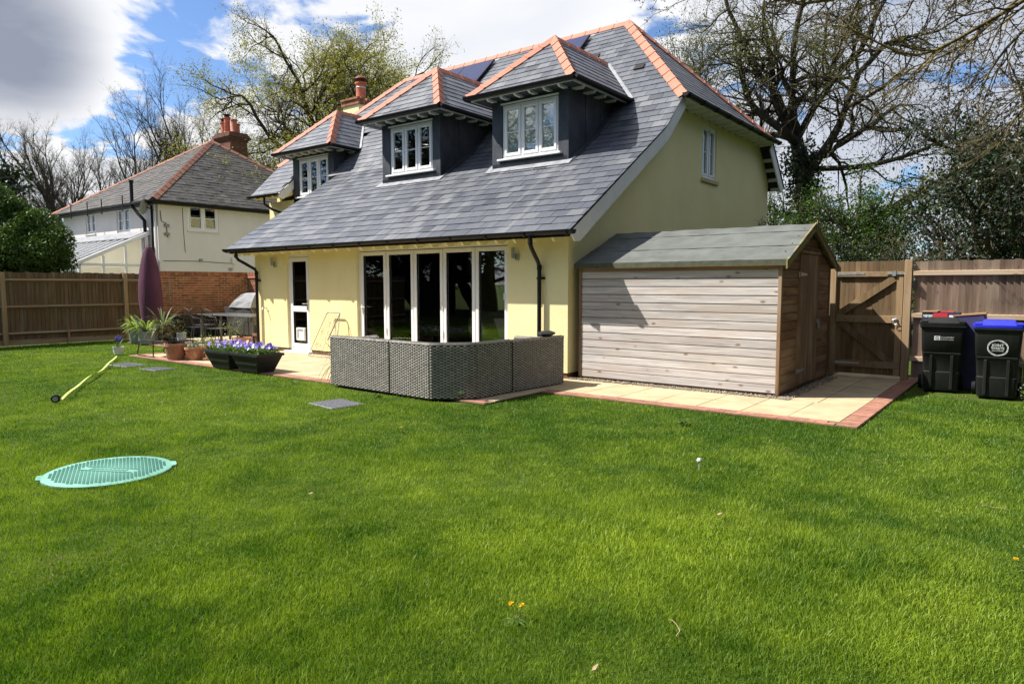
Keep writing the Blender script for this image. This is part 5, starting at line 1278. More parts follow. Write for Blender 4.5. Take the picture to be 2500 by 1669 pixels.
# ---------------------------------------------------------------- trees
def norm3(v): 
    l = math.sqrt(v[0]*v[0]+v[1]*v[1]+v[2]*v[2]) or 1.0; return (v[0]/l,v[1]/l,v[2]/l)
class Grow:
    """branching growth; collects segments and twig points"""
    def __init__(s, seed, lev): s.rng = random.Random(seed); s.lev = lev; s.seg = []; s.tips = []
    def branch(s, p, d, L, r, k):
        rg = s.rng; P = s.lev[k]; n = max(2, int(L/P['seg'])); step = L/n; g = rg.gauss; last = len(s.lev)-1
        r1 = r*P.get('tap',.35); t0 = d; up = P.get('up',0.); wig = P['wig']; kids = P.get('kids',0); acc = rg.random()
        for i in range(n):
            u = (i+1)/n; d = norm3((d[0]+g(0,wig),d[1]+g(0,wig),d[2]+g(0,wig)+up)); q = (p[0]+d[0]*step,p[1]+d[1]*step,p[2]+d[2]*step)
            ra = r+(r1-r)*(i/n); rb = r+(r1-r)*u; s.seg.append((p,q,t0,d,ra,rb,k)); t0 = d; p = q
            if k < last and u >= P.get('from',.3):
                acc += kids/(n*(1-P.get('from',.3)))
                while acc >= 1:
                    acc -= 1; C = s.lev[k+1]; a = R(rg.uniform(*C['ang'])); s.branch(p, s.turn(d,a), L*rg.uniform(*C['len'])*(1-.45*u*P.get('short',1.)), rb*rg.uniform(.5,.8)*C.get('rf',1.), k+1)
            if k >= last-1: s.tips.append((p,d,k))
        if k < last:
            for _ in range(P.get('fork',2)):
                C = s.lev[k+1]; a = R(rg.uniform(C['ang'][0]*.5,C['ang'][1]*.7)); s.branch(p, s.turn(d,a), L*rg.uniform(*C['len'])*.8, rb*P.get('ff',.8), k+1)
    def turn(s, d, a):
        rg = s.rng; v = (rg.gauss(0,1),rg.gauss(0,1),rg.gauss(0,1)); dt = v[0]*d[0]+v[1]*d[1]+v[2]*d[2]
        w = norm3((v[0]-d[0]*dt,v[1]-d[1]*dt,v[2]-d[2]*dt)); c, n = math.cos(a), math.sin(a)
        return (d[0]*c+w[0]*n,d[1]*c+w[1]*n,d[2]*c+w[2]*n)
    def mesh(s, sides=(7,6,4,3,3,3,3)):
        Vs, Fs = [], []; off = 0
        for k in sorted(set(x[6] for x in s.seg)):
            A = [x for x in s.seg if x[6] == k]; m = sides[k]
            P = np.array([a[0] for a in A]); Q = np.array([a[1] for a in A]); T0 = np.array([a[2] for a in A]); T1 = np.array([a[3] for a in A]); ra = np.array([a[4] for a in A]); rb = np.array([a[5] for a in A])
            def fr(T):
                ref = np.tile(np.array([.37,.81,.45]),(len(T),1)); U = np.cross(T,ref); U /= np.linalg.norm(U,axis=1,keepdims=True)+1e-9; return U, np.cross(T,U)
            V = np.empty((len(A),2*m,3))
            U0,W0 = fr(T0); U1,W1 = fr(T1)
            for j in range(m):
                c, n_ = math.cos(2*math.pi*j/m), math.sin(2*math.pi*j/m)
                V[:,j] = P+(U0*c+W0*n_)*ra[:,None]; V[:,m+j] = Q+(U1*c+W1*n_)*rb[:,None]
            b = off+(np.arange(len(A))*2*m)[:,None]
            for j in range(m): Fs.append(b+np.array([j,(j+1) % m,m+(j+1) % m,m+j]))
            Vs.append(V.reshape(-1,3)); off += len(A)*2*m
        return np.concatenate(Vs), np.concatenate(Fs)
def leaf_quads(pts, rs, size, spread, n_each, aspect=.6, flat=0.0, prob=None):
    pts = np.asarray(pts, float)
    if prob is not None: pts = pts[rs.rand(len(pts)) < prob]
    P = np.repeat(pts, n_each, 0); n = len(P); P = P+rs.normal(0,spread,(n,3))
    a = rs.normal(0,1,(n,3)); a[:,2] *= (1-flat); a /= np.linalg.norm(a,axis=1,keepdims=True); b = rs.normal(0,1,(n,3)); b -= a*(a*b).sum(1,keepdims=True); b /= np.linalg.norm(b,axis=1,keepdims=True)
    sz = size*rs.uniform(.6,1.35,(n,1)); A = a*sz; B = b*sz*aspect
    V = np.stack([P-A*.5,P+B*.5,P+A*.6,P-B*.5],1); F = np.arange(n*4).reshape(n,4)
    t = np.repeat(np.clip(rs.normal(.5,.25,n),0,1),4); return V.reshape(-1,3), F, t
def tree_things(name, loc, label, group, wood, barkm, leaf=None, leafm=None, extra=None):
    """wood=(V,F) in local coordinates (base at origin)"""
    t = thing(name, loc, label, 'tree', group); V,F = wood
    a = npmesh('trunk', V, F, barkm, parent=None, smooth=True); a.parent = t; a.location = (0,0,0); WL[a.name] = Vector(loc)
    if leaf is not None:
        b = npmesh('crown', leaf[0], leaf[1], leafm, tint=leaf[2]); b.parent = t; b.location = (0,0,0)
    if extra is not None:
        e = npmesh('ivy', extra[0], extra[1], MT['leafivy'], tint=extra[2]); e.parent = t; e.location = (0,0,0)
    return t
def copy_tree(src, loc, rz, sc, label, group=None, sz=None):
    o = src.copy(); COL.objects.link(o); o.location = loc; o.rotation_euler = (0,0,rz); o.scale = (sc,sc,sz or sc); tag(o,label,'tree',group or src.get('group'))
    for ch in src.children:
        c = ch.copy(); COL.objects.link(c); c.parent = o
    return o
OAK = [dict(seg=.9,wig=.05,up=.02,kids=5,fork=4,tap=.62,**{'from':.5}), dict(seg=.6,wig=.22,up=.02,kids=6,fork=2,tap=.4,ang=(35,85),len=(.75,1.1),short=.5,rf=.9,**{'from':.2}),
       dict(seg=.45,wig=.30,up=.02,kids=8,fork=2,tap=.35,ang=(35,75),len=(.42,.62),short=.5,**{'from':.15}), dict(seg=.36,wig=.32,up=.03,kids=7,fork=2,tap=.35,ang=(30,70),len=(.42,.62),**{'from':.12}),
       dict(seg=.28,wig=.3,up=.02,tap=.4,ang=(25,70),len=(.4,.65),rf=.75)]
VASE = [dict(seg=1.0,wig=.03,up=.03,kids=3,fork=4,tap=.6,**{'from':.3}), dict(seg=.8,wig=.07,up=.03,kids=7,fork=2,tap=.35,ang=(14,44),len=(.8,1.15),short=.6,rf=.9,**{'from':.12}),
        dict(seg=.6,wig=.09,up=.05,kids=8,fork=2,tap=.35,ang=(18,42),len=(.40,.6),rf=.9,**{'from':.1}), dict(seg=.45,wig=.1,up=.05,kids=7,fork=2,tap=.4,ang=(18,42),len=(.42,.62),rf=.9,**{'from':.1}),
        dict(seg=.4,wig=.12,up=.04,tap=.5,ang=(18,45),len=(.42,.7),rf=.8)]
def trees():
    rs = np.random.RandomState(17)
    # --- two oaks behind the house
    g = Grow(12, OAK); tr = [(0,0,0),(.05,0,2),(-.1,.05,4.2),(.1,-.05,6.2),(.0,.1,8.0),(.1,.0,9.6)]
    for i in range(5):
        a, b = tr[i], tr[i+1]; d = norm3(tuple(b[q]-a[q] for q in range(3))); g.seg.append((a,b,d,d,.50-.075*i,.50-.075*(i+1),0))
    for i in range(13):
        az = i*2.399+.4; u = i/12; z = 4.0+5.2*u; el = R(8+72*u**1.3); pr = (.0,.0,z)
        g.branch(pr,(math.cos(az)*math.cos(el),math.sin(az)*math.cos(el),math.sin(el)),(6.6-1.4*u)*g.rng.uniform(.85,1.1),.18-.05*u,1)
    W = g.mesh()
    tp = np.array([t[0] for t in g.tips]); clump = np.sin(tp[:,0]*.9+1)*np.cos(tp[:,1]*.8)+np.sin(tp[:,2]*1.1)
    tp = tp[rs.rand(len(tp)) < np.clip(.40+.28*clump-.03*(tp[:,2]-9),.06,.85)]
    top = np.array([s[1] for s in g.seg])[:,2].max(); print('oak height',top,'segs',len(g.seg))
    k = 16.4/top
    LV = leaf_quads(tp, rs, .08, .2, 8); 
    oak = tree_things('oak_tree', (-26.0,14.6,0), 'gnarled oak coming into yellow-green leaf between the chimneys of the two houses', 'oaks behind the houses', W, MT['bark'], LV, MT['leafbud']); oak.scale = (k,k,k)
    copy_tree(oak, (-26.6,19.6,0), R(140), k*1.03, 'gnarled oak standing behind the yellow house chimney, above the roof ridge', 'oaks behind the houses')
    # --- bare trees
    G2 = []
    for sd in (5,9):
        g = Grow(sd, VASE); g.branch((0,0,0),(0,0,1),6.0,.2,0); h = np.array([s[1] for s in g.seg])[:,2].max(); print('vase',h,len(g.seg))
        tp = np.array([t[0] for t in g.tips]); G2.append((g.mesh(), h, leaf_quads(tp, rs, .06, .1, 1, prob=.10)))
    spots = [(-49.0,9.9,14.4,0,'broad bare tree with brownish buds behind the clipped bush and white house'),(-51.5,7.0,13.2,1,'bare tree with thin upright twigs at the far edge beside the dark ivy-clad trunk'),(-46.5,12.2,12.6,1,'small bare tree beside the white house roof slope'),
             (-48.8,15.3,16.6,1,'tall bare tree rising behind the white house roof'),(-46.2,17.5,17.7,0,'tallest bare tree rising just left of the red chimney pots'),(-47.0,20.5,17.0,1,'bare tree between the red chimney pots and the oak'),(-56,4.0,13.5,0,'bare tree standing behind the ivy-clad trunk'),(-44.0,24.5,13.0,0,'bare tree partly hidden behind the oak crown'),(-53.0,12.5,14.0,1,'slender bare tree seen between the bush and the white house roof'),(-50.5,17.8,15.5,0,'bare tree with dense twigs behind the white house ridge'),(-47.5,8.2,11.0,0,'short bare tree close behind the clipped bush')]
    src = [None,None]
    for i,(x,y,h,v,lab) in enumerate(spots):
        W, hh, LV = G2[v]
        if src[v] is None:
            src[v] = tree_things('bare_tree', (x,y,0), lab, 'bare trees beyond the white house', W, MT['barkgrey'], LV, MT['leafdull']); o = src[v]; s = h/hh; o.scale = (s,s,s)
        else: copy_tree(src[v], (x,y,0), i*1.7, h/hh, lab, 'bare trees beyond the white house')
    s = 15.3/G2[1][1]
    copy_tree(src[1], (-52.0,5.6,0), 2.2, s*.98, 'tree tinged with yellow-green buds at the far boundary beyond the bush', 'bare trees beyond the white house')
    copy_tree(src[1], (-13.9,33.6,0), .6, 19.6/G2[1][1], 'thin budding tree showing above the orange hip of the yellow house', 'bare trees beyond the white house')
    copy_tree(src[0], (-10.2,35.5,0), 2.6, 15.5/G2[0][1], 'thin budding tree low behind the hipped end of the yellow house', 'bare trees beyond the white house')
    # ivy-clad dark trunk
    g = Grow(3, [dict(seg=.8,wig=.05,kids=9,fork=1,tap=.5,up=.02,**{'from':.3}), dict(seg=.4,wig=.2,up=.05,ang=(35,70),len=(.2,.35),tap=.4)]); g.branch((0,0,0),(0,0,1),8.0,.3,0)
    pts = np.array([s_[1] for s_ in g.seg if s_[1][2] < 8.2]); ex = leaf_quads(pts, rs, .28, .42, 70)
    tree_things('ivy_clad_tree', (-41.4,5.0,0), 'dark ivy-clad trunk rising behind the big clipped bush', None, g.mesh(), MT['bark'], None, None, ex)
    # --- big oak right of the house, ivy on the trunk
    lev = [dict(q) for q in OAK]
    lev[0].update(kids=2,fork=5,tap=.7,ff=.62); lev[1].update(kids=7,up=.015); lev[3].update(kids=5); lev[0]['from'] = .75; lev[1]['len'] = (.9,1.3)
    g = Grow(44, lev); g.branch((0,0,0),(-.02,0,1),7.2,.36,0)
    # named low limbs: a long one reaching out over the fence and smaller ones to the house side
    tk = [s_[1] for s_ in g.seg if s_[6] == 0]
    def limb(pts, r0, r1, k=1, kids=7, L=3.0):
        c0 = min(tk, key=lambda q: abs(q[2]-pts[0][2])); pts = [Vector((c0[0],c0[1],min(pts[0][2],c0[2])))]+[Vector(p) for p in pts[1:]]; n = 14; cs = []
        for i in range(n+1):
            u = i/n*(len(pts)-1); j = min(int(u),len(pts)-2); f = u-j; a = pts[max(j-1,0)]; b = pts[j]; c = pts[j+1]; d = pts[min(j+2,len(pts)-1)]
            cs.append(.5*((2*b)+(c-a)*f+(2*a-5*b+4*c-d)*f*f+(3*b-a-3*c+d)*f**3))
        t0 = (cs[1]-cs[0]).normalized()
        for i in range(n):
            t1 = (cs[min(i+2,n)]-cs[i]).normalized(); ra = r0+(r1-r0)*i/n; rb = r0+(r1-r0)*(i+1)/n
            g.seg.append((tuple(cs[i]),tuple(cs[i+1]),tuple(t0),tuple(t1),ra,rb,k)); t0 = t1
            if i > 3:
                for _ in range(kids//4+ (g.rng.random() < (kids % 4)/4)):
                    dd = g.turn(tuple(t1), R(g.rng.uniform(35,75))); dd = norm3((dd[0],dd[1],dd[2]+.35)); g.branch(tuple(cs[i+1]), dd, L*g.rng.uniform(.35,.8)*(1-.4*i/n), rb*.5, 3)
        g.branch(tuple(cs[-1]), tuple(t1), L*.7, r1, 3)
    limb([(0.1,0,3.3),(1.2,1.0,3.5),(2.6,2.2,4.7),(4.2,3.4,5.8),(6.2,4.6,7.0)], .24, .09, kids=6, L=3.2)
    limb([(0,0,6.0),(1.4,.9,6.0),(3.0,2.0,6.5),(4.6,3.0,7.4)], .13, .05, kids=8, L=3.0)
    limb([(0,0,4.0),(-1.2,-.6,4.3),(-2.4,-1.4,4.9)], .10, .04, kids=6, L=2.2)
    limb([(0,0,7.0),(-1.0,-.8,7.3),(-2.0,-1.6,8.3),(-2.4,-1.9,9.8)], .2, .08, kids=8, L=3.2)
    tp = np.array([t[0] for t in g.tips]); clump = np.sin(tp[:,0]*1.1+2)*np.cos(tp[:,1]*.9)+np.sin(tp[:,2]*1.3+1); print('roak', np.array([s_[1] for s_ in g.seg])[:,2].max(), len(g.seg))
    tp = tp[rs.rand(len(tp)) < np.clip(.36+.2*clump,.06,.85)]
    LV = leaf_quads(tp, rs, .065, .16, 5)
    pts = np.array([s_[1] for s_ in g.seg if s_[6] == 0 and s_[1][2] < 6.6]); iv = leaf_quads(pts, rs, .15, .36, 900)
    q = np.array([s_[1] for s_ in g.seg if s_[6] == 1 and s_[1][2] < 5.0 and abs(s_[1][0]) < 1.6]); iv2 = leaf_quads(q, rs, .14, .22, 40)
    ex = (np.concatenate([iv[0],iv2[0]]), np.concatenate([iv[1],iv2[1]+len(iv[0])]), np.concatenate([iv[2],iv2[2]]))
    tree_things('oak_tree', (-.75,18.4,0), 'spreading oak with ivy-covered trunk behind the shed and gable', 'oaks behind the houses', g.mesh(), MT['bark'], LV, MT['leafdull'], ex)
    # --- shrubs and small trees beyond the right-hand fence
    SH = [dict(seg=.5,wig=.1,up=.03,kids=7,fork=3,tap=.6,**{'from':.15}), dict(seg=.35,wig=.16,up=.05,kids=6,fork=2,tap=.4,ang=(25,60),len=(.5,.8),**{'from':.1}), dict(seg=.25,wig=.2,up=.03,kids=5,fork=2,tap=.4,ang=(25,60),len=(.35,.55),**{'from':.1}), dict(seg=.2,wig=.22,up=.02,tap=.4,ang=(25,60),len=(.4,.6))]
    pro = []
    for sd,leafm,size,prob,each in ((61,'leafhaw',.06,.7,4),(67,'leafdark',.055,.6,6),(71,'leafdull',.05,.5,2)):
        g = Grow(sd, SH); g.branch((0,0,0),(0,0,1),2.5,.12,0)
        for q in range(2): g.branch((g.rng.uniform(-.5,.5),g.rng.uniform(-.5,.5),0),norm3((g.rng.uniform(-.4,.4),g.rng.uniform(-.4,.4),1)),2.1,.09,0)
        h = np.array([s_[1] for s_ in g.seg])[:,2].max(); tp = np.array([t[0] for t in g.tips]); print('shrub',h,len(tp))
        pro.append((g.mesh(), h, leaf_quads(tp, rs, size, .16, each, prob=prob), leafm))
    srcs = [None]*3
    for i,(x,y,h,v,lab) in enumerate(((2.7,13.2,5.3,0,'bright green hawthorn behind the garden gate'),(5.3,11.6,6.2,1,'dark evergreen holly beyond the fence behind the bins'),(7.2,12.8,7.0,1,'tall dark evergreen beyond the far end of the fence'),(.6,14.2,4.6,2,'thin budding shrub between the oak trunk and the hawthorn'),
            (-1.9,15.6,4.8,0,'leafy green shrub between the gable and the oak trunk'),(4.1,14.6,5.0,2,'twiggy budding shrub between the hawthorn and the holly'),(6.3,15.6,8.5,2,'tall budding tree rising above the dark holly'),(1.6,11.2,3.4,1,'low dark evergreen bush behind the gate and shed roof'),
            (3.6,10.4,3.1,2,'low twiggy bush just behind the fence by the gate post'),(-.4,10.9,3.3,1,'dark ivy bush at the foot of the oak behind the shed'),(9.5,15.5,7.5,0,'green hawthorn beyond the end of the fence'),(-5.5,22.0,5.5,2,'budding shrub far behind the yellow house gable'))):
        W,hh,LV,lm = pro[v]
        if srcs[v] is None:
            srcs[v] = tree_things('hedgerow_shrub', (x,y,0), lab, 'shrubs beyond the right-hand fence', W, MT['barkgrey'], LV, MT[lm]); s = h/hh; srcs[v].scale = (s,s,s)
        else: copy_tree(srcs[v], (x,y,0), i*2.1, h/hh, lab, 'shrubs beyond the right-hand fence')
    # --- a row of woodland trees behind the camera (seen mirrored in the window panes)
    for i,(x,y,h,v) in enumerate(((-10,-21,9,1),(-15,-18,9,0),(-20,-17,10,1),(-25,-13,9,1),(-6,-25,10,1),(0,-28,10,0),(-30,-8,9,0),(-22,-24,13,1),(-13,-28,13,1),(8,-28,10,1),(-33,-18,13,1))):
        W,hh,LV,lm = pro[v]; copy_tree(srcs[v], (x,y,0), i*1.3, h/hh*1.5, 'woodland tree facing the house front, seen mirrored in the glass doors', 'woodland row mirrored in the windows', sz=h/hh)
    for i,(x,y,h,v) in enumerate(((12.5,-15,10,1),(12.5,-9.5,11,1),(13,-4.5,11,1),(12.5,.5,10,1),(13,6,11,1),(13.5,11,11,1),(17,-12,13,1),(17.5,-2,13,1),(17,8,13,1),(9,-17,10,0))):  # unseen row added on the right to keep sky light off the gable
        W,hh,LV,lm = pro[v]; copy_tree(srcs[v], (x,y,0), i*1.9, h/hh*1.25, 'dark woodland tree beside the overhanging tree, added out of view to shade the gable', 'woodland row mirrored in the windows', sz=h/hh)
    s = 14.0/top; copy_tree(oak, (-20.5,-19.0,0), 1.0, s, 'gnarled oak facing the house front, seen mirrored in the dormer windows', 'oaks behind the houses')
    # --- clipped bush at the left
    t = thing('clipped_bush', (-20.5,-2.2,0), 'big rounded glossy green bush above the shaded fence', 'bush')
    n = 60000; u = rs.normal(0,1,(n,3)); u /= np.linalg.norm(u,axis=1,keepdims=True); u[:,2] = np.abs(u[:,2])*np.where(rs.rand(n) < .85,1,-.6)
    lump = 1+.13*np.sin(u[:,0]*6+1)*np.cos(u[:,1]*5)+.09*np.sin(u[:,2]*9+u[:,0]*7)+.05*np.sin(u[:,0]*17+u[:,1]*13)
    rad = lump*(1-np.abs(rs.normal(0,.10,n))); P = u*rad[:,None]*np.array([2.1,2.1,2.35])+np.array([0,0,2.15])
    P[:,2] = np.maximum(P[:,2],.2)
    LV = leaf_quads(P, rs, .085, .04, 1, .55)
    b = npmesh('crown', LV[0], LV[1], MT['leafhedge'], tint=LV[2]); b.parent = t
    u2 = u[:6000]; inner = u2*.74*np.array([2.1,2.1,2.35])*lump[:6000,None]+np.array([0,0,2.15]); I = leaf_quads(inner, rs, .35, .05, 1, .9)
    b = npmesh('inner_foliage', I[0], I[1], MT['leafivy'], tint=I[2]); b.parent = t
    g = Grow(8,[dict(seg=.4,wig=.1,kids=6,fork=3,tap=.6,up=.02,**{'from':.2}),dict(seg=.3,wig=.15,up=.04,ang=(30,60),len=(.5,.9),tap=.4)]); g.branch((0,0,0),(0,0,1),2.2,.1,0); V,F = g.mesh()
    b = npmesh('trunk', V, F, MT['bark']); b.parent = t
    # --- overhanging branches of the tree standing right of the lawn
    ASH = [dict(seg=.5,wig=.05,kids=6,fork=1,tap=.5,**{'from':.3}), dict(seg=.25,wig=.11,up=-.012,kids=8,fork=2,tap=.4,ang=(22,50),len=(.45,.7),**{'from':.15}), dict(seg=.14,wig=.14,up=.0,kids=6,fork=1,tap=.5,ang=(22,48),len=(.35,.55),**{'from':.2}),
           dict(seg=.08,wig=.16,up=.045,kids=4,fork=1,tap=.6,ang=(25,55),len=(.22,.4),rf=1.1,**{'from':.3}), dict(seg=.05,wig=.14,up=.1,tap=.75,ang=(25,55),len=(.3,.5),rf=1.2)]
    g = Grow(23, ASH)
    base = Vector((10.2,3.4,0))
    trunk = [(10.2,3.4,0),(10.15,3.3,2.2),(10.0,3.1,4.4),(9.8,2.9,6.4),(9.7,2.8,8.5)]
    def path(pts, r0, r1, k, n=12, kids=0, L=1.6, gravity=-.1, kk=2, start=3):
        pts = [Vector(p) for p in pts]; cs = []
        for i in range(n+1):
            u = i/n*(len(pts)-1); j = min(int(u),len(pts)-2); f = u-j; a = pts[max(j-1,0)]; b = pts[j]; c = pts[j+1]; d = pts[min(j+2,len(pts)-1)]
            cs.append(.5*((2*b)+(c-a)*f+(2*a-5*b+4*c-d)*f*f+(3*b-a-3*c+d)*f**3))
        t0 = (cs[1]-cs[0]).normalized(); acc = 0
        for i in range(n):
            t1 = (cs[min(i+2,n)]-cs[i]).normalized(); ra = r0+(r1-r0)*i/n; rb = r0+(r1-r0)*(i+1)/n
            g.seg.append((tuple(cs[i]),tuple(cs[i+1]),tuple(t0),tuple(t1),ra,rb,k)); t0 = t1
            if i >= start:
                acc += kids/(n-start)
                while acc >= 1:
                    acc -= 1; d_ = g.turn(tuple(t1), R(g.rng.uniform(25,55))); d_ = norm3((d_[0],d_[1],d_[2]+gravity)); g.branch(tuple(cs[i+1]), d_, L*g.rng.uniform(.5,1.1), max(rb*.55,.007), kk)
        return cs[-1], t1
    path(trunk, .26, .16, 0, 16)
    # main boughs sweep out over the garden and sag (world coordinates measured on the place)
    for pts, r0, r1, kd, L in (
        ([(9.9,3.0,5.6),(8.0,2.0,6.2),(6.3,.9,5.65),(4.9,-.1,5.0),(3.9,-.8,4.62),(3.25,-1.4,4.85)], .075, .012, 15, 1.3),
        ([(9.8,2.9,6.6),(7.6,1.5,6.9),(5.6,.2,6.0),(4.2,-.9,5.2),(3.0,-1.75,4.84)], .065, .010, 11, 1.15),
        ([(9.9,3.0,4.9),(8.3,2.4,5.8),(6.7,1.6,5.3),(5.6,.9,4.55),(4.9,.45,4.15),(4.4,.1,4.35)], .07, .012, 16, 1.35),
        ([(9.9,3.0,5.2),(8.0,2.6,6.3),(6.4,2.2,5.6),(5.3,1.8,4.6),(4.7,1.5,4.3)], .06, .012, 14, 1.3),
        ([(9.9,2.9,5.0),(8.2,1.7,5.6),(6.7,.8,5.0),(5.9,.35,4.15),(5.65,.2,3.75)], .06, .012, 12, 1.15),
        ([(9.9,3.0,4.4),(8.4,2.2,5.2),(7.1,1.5,4.9),(6.3,1.1,4.0),(6.0,.9,3.5)], .06, .012, 12, 1.2),
        ([(9.9,3.0,4.6),(8.6,3.2,5.6),(7.2,3.4,5.2),(6.2,3.5,4.3),(5.7,3.5,3.7)], .06, .012, 13, 1.4),
        ([(9.8,2.9,7.2),(7.9,3.0,7.8),(6.0,3.0,7.0),(4.6,2.8,6.0),(3.6,2.6,5.6)], .06, .012, 14, 1.5)):
        pts = [(q[0],q[1],q[2]+.27) for q in pts]; e, t1 = path(pts, r0*.66, r1*.8, 1, 16, int(kd*1.7), L*.8, -.2, 2, 4); g.branch(tuple(e), tuple(t1), .7, r1, 2)
    V,F = g.mesh((10,8,5,4,4)); print('ash segs',len(g.seg))
    t = thing('overhanging_tree', tuple(base), 'lichen-covered bare tree whose budding boughs hang over the garden from beside the bins', 'tree')
    b = npmesh('boughs', V, F, MT['barklichen'], origin=tuple(base), smooth=True); b.parent = t; b.location = (0,0,0)
    tp = np.array([x[0] for x in g.tips if x[2] >= 4]); LV = leaf_quads(tp, rs, .022, .012, 1, .7, prob=.5)
    b = npmesh('buds', LV[0], LV[1], MT['redleaf'], origin=tuple(base), tint=LV[2]); b.parent = t; b.location = (0,0,0)
trees()
# ---------------------------------------------------------------- the neighbours' white house
def neighbour():
    g = MT; rng = random.Random(51)
    X0,X1,Y0,Y1,ze = -29.6,-20.6,3.17,12.9,4.78
    H = thing('white_house', (-25,8,0), 'old white-painted house with hipped slate roof and red chimney pots beyond the brick wall', 'house')
    # walls with window openings
    m = MB(); wy0, wy1, wz0, wz1 = 4.33,5.60,3.72,4.74
    m.box(X1-.3,X1,Y0+.3,wy0,0,ze); m.box(X1-.3,X1,wy1,Y1,0,ze); m.box(X1-.3,X1,wy0,wy1,0,wz0); m.box(X1-.3,X1,wy0,wy1,wz1,ze); m.build('side_wall', g['oldwhite'], H)
    wins = [(-24.15,-22.95,3.70,4.70),(-27.2,-26.2,3.78,4.70)]
    m = MB(); xs = [X0]+[v for w in sorted(wins) for v in w[:2]]+[X1]
    for a,b in ((xs[0],xs[1]),(xs[2],xs[3]),(xs[4],xs[5])): m.box(a,b,Y0,Y0+.3,0,ze)
    for a,b,c,d in wins: m.box(a,b,Y0,Y0+.3,0,c); m.box(a,b,Y0,Y0+.3,d,ze)
    m.build('front_wall', g['oldwhite'], H)
    m = MB(); m.box(X0,X0+.3,Y0+.3,Y1,0,ze); m.box(X0+.3,X1-.3,Y1-.3,Y1,0,ze); m.box(X0+.3,X1-.3,Y0+.3,Y1-.3,2.4,2.5); m.build('back_wall', g['oldwhite'], H)
    f = MB(); frame_rect(f,wy0,wy1,wz0,wz1,.07,X1-.12,X1-.03,1); f.box(X1-.12,X1-.03,4.925,5.005,wz0+.07,wz1-.07); wo = f.build('window', g['white'], H)
    for a,b in ((4.40,4.925),(5.005,5.53)):
        q = MB(); frame_rect(q,a+.01,b-.01,wz0+.08,wz1-.08,.04,X1-.10,X1-.025,1); q.box(X1-.085,X1-.03,a+.05,b-.05,4.215,4.245); q.build('casement', g['white'], wo)
        MB().box(X1-.075,X1-.068,a+.04,b-.04,wz0+.1,wz1-.1).build('pane', g['glassdark'], wo)
    MB().box(X1-.02,X1+.05,wy0-.04,wy1+.04,wz0-.05,wz0).build('sill', g['oldwhite'], wo)
    for a,b,c,d in wins:
        f = MB(); frame_rect(f,a,b,c,d,.07,Y0+.05,Y0+.13); mid = (a+b)/2; f.box(mid-.04,mid+.04,Y0+.05,Y0+.13,c+.07,d-.07); wo = f.build('window', g['white'], H)
        for p,q in ((a+.07,mid-.04),(mid+.04,b-.07)):
            k = MB(); frame_rect(k,p+.01,q-.01,c+.08,d-.08,.04,Y0+.03,Y0+.10); k.box(p+.05,q-.05,Y0+.04,Y0+.09,(c+d)/2-.012,(c+d)/2+.012); k.build('casement', g['white'], wo)
            MB().box(p+.04,q-.04,Y0+.075,Y0+.082,c+.1,d-.1).build('pane', g['glassdark'], wo)
        MB().box(a-.04,b+.04,Y0-.05,Y0+.02,c-.05,c).build('sill', g['oldwhite'], wo)
    # hipped roof
    o = .32; a0,a1,b0,b1 = X0-o,X1+o,Y0-o,Y1+o; ap0 = Vector((-25.25,8.05,8.30)); zl = ze-.02
    c1,c2,c3,c4 = Vector((a0,b0,zl)),Vector((a1,b0,zl)),Vector((a1,b1,zl)),Vector((a0,b1,zl))
    d = MB()
    for p,q in ((c1,c2),(c2,c3),(c3,c4),(c4,c1)): d.prism([p,q,ap0],(0,0,-.10))
    RF = d.build('roof', g['deck'], H)
    for (p,q,ap) in ((c1,c2,ap0),(c2,c3,ap0)):
        U = (q-p).normalized(); N = U.cross(ap-p).normalized(); N = N if N.z > 0 else -N; V = N.cross(U)
        if V.z < 0: V = -V
        P2 = [(-.03,-.04),((q-p).length+.03,-.04),((ap-p).dot(U),(ap-p).dot(V))]
        S = lay_slates(p+N*.01, U, V, P2, .32, .235, rng)
        S = [(W,N_,C,w,i) for W,N_,C,w,i in S]
        m = MB()
        for W,N_,C,w,i in S:
            l = rng.uniform(0,.012); m.prism([x-N_*.008+N_*l for x in W], N_*.010)
        tag(m.build('slates', g['oldslate'], RF), kind='stuff')
    for c,pd,qd in ((c2,Vector((0,-1,-.7)),Vector((1,0,-.7))),(c3,Vector((1,0,-.7)),Vector((0,1,-.7))),(c1,Vector((0,-1,-.7)),Vector((-1,0,-.7)))):
        t = (ap0-c).normalized(); ridge_run(c+Vector((0,0,.02)), ap0+Vector((0,0,.02)), (pd-t*pd.dot(t)), (qd-t*qd.dot(t)), RF, g['oldridge'], .45, .16)
    gutter([(a0,b0-.06,zl-.02),(a1+.06,b0-.06,zl-.02)], .06, H, g['black'], brackets=99); gutter([(a1+.06,b0-.06,zl-.02),(a1+.06,b1,zl-.02)], .06, H, g['black'], brackets=99)
    m = MB(); m.box(a0+.02,a1-.02,b0+.01,Y0,zl-.13,zl-.10); m.build('soffit', g['black'], H); m = MB(); m.box(X1,a1-.01,Y0,b1,zl-.13,zl-.10); m.build('soffit', g['black'], H)
    for i,x in enumerate((-22.6,-24.5,-25.9,-27.6)): MB().box(x-.02,x+.02,b0-.10,b0-.07,zl-.30,zl+.32).build('gutter_strap', g['black'], H)
    # chimney with pots
    cx, cy = -25.55, 9.25
    ck = MB().box(cx-.62,cx+.62,cy-.45,cy+.45,6.5,8.75).build('chimney', g['oldbrick'], H)
    for k,(z,e) in enumerate(((8.50,.05),(8.58,.09),(8.66,.13),(8.74,.09),(8.82,.04))): MB().box(cx-.62-e,cx+.62+e,cy-.45-e,cy+.45+e,z,z+.072).build('brick_course', g['oldbrick'], ck)
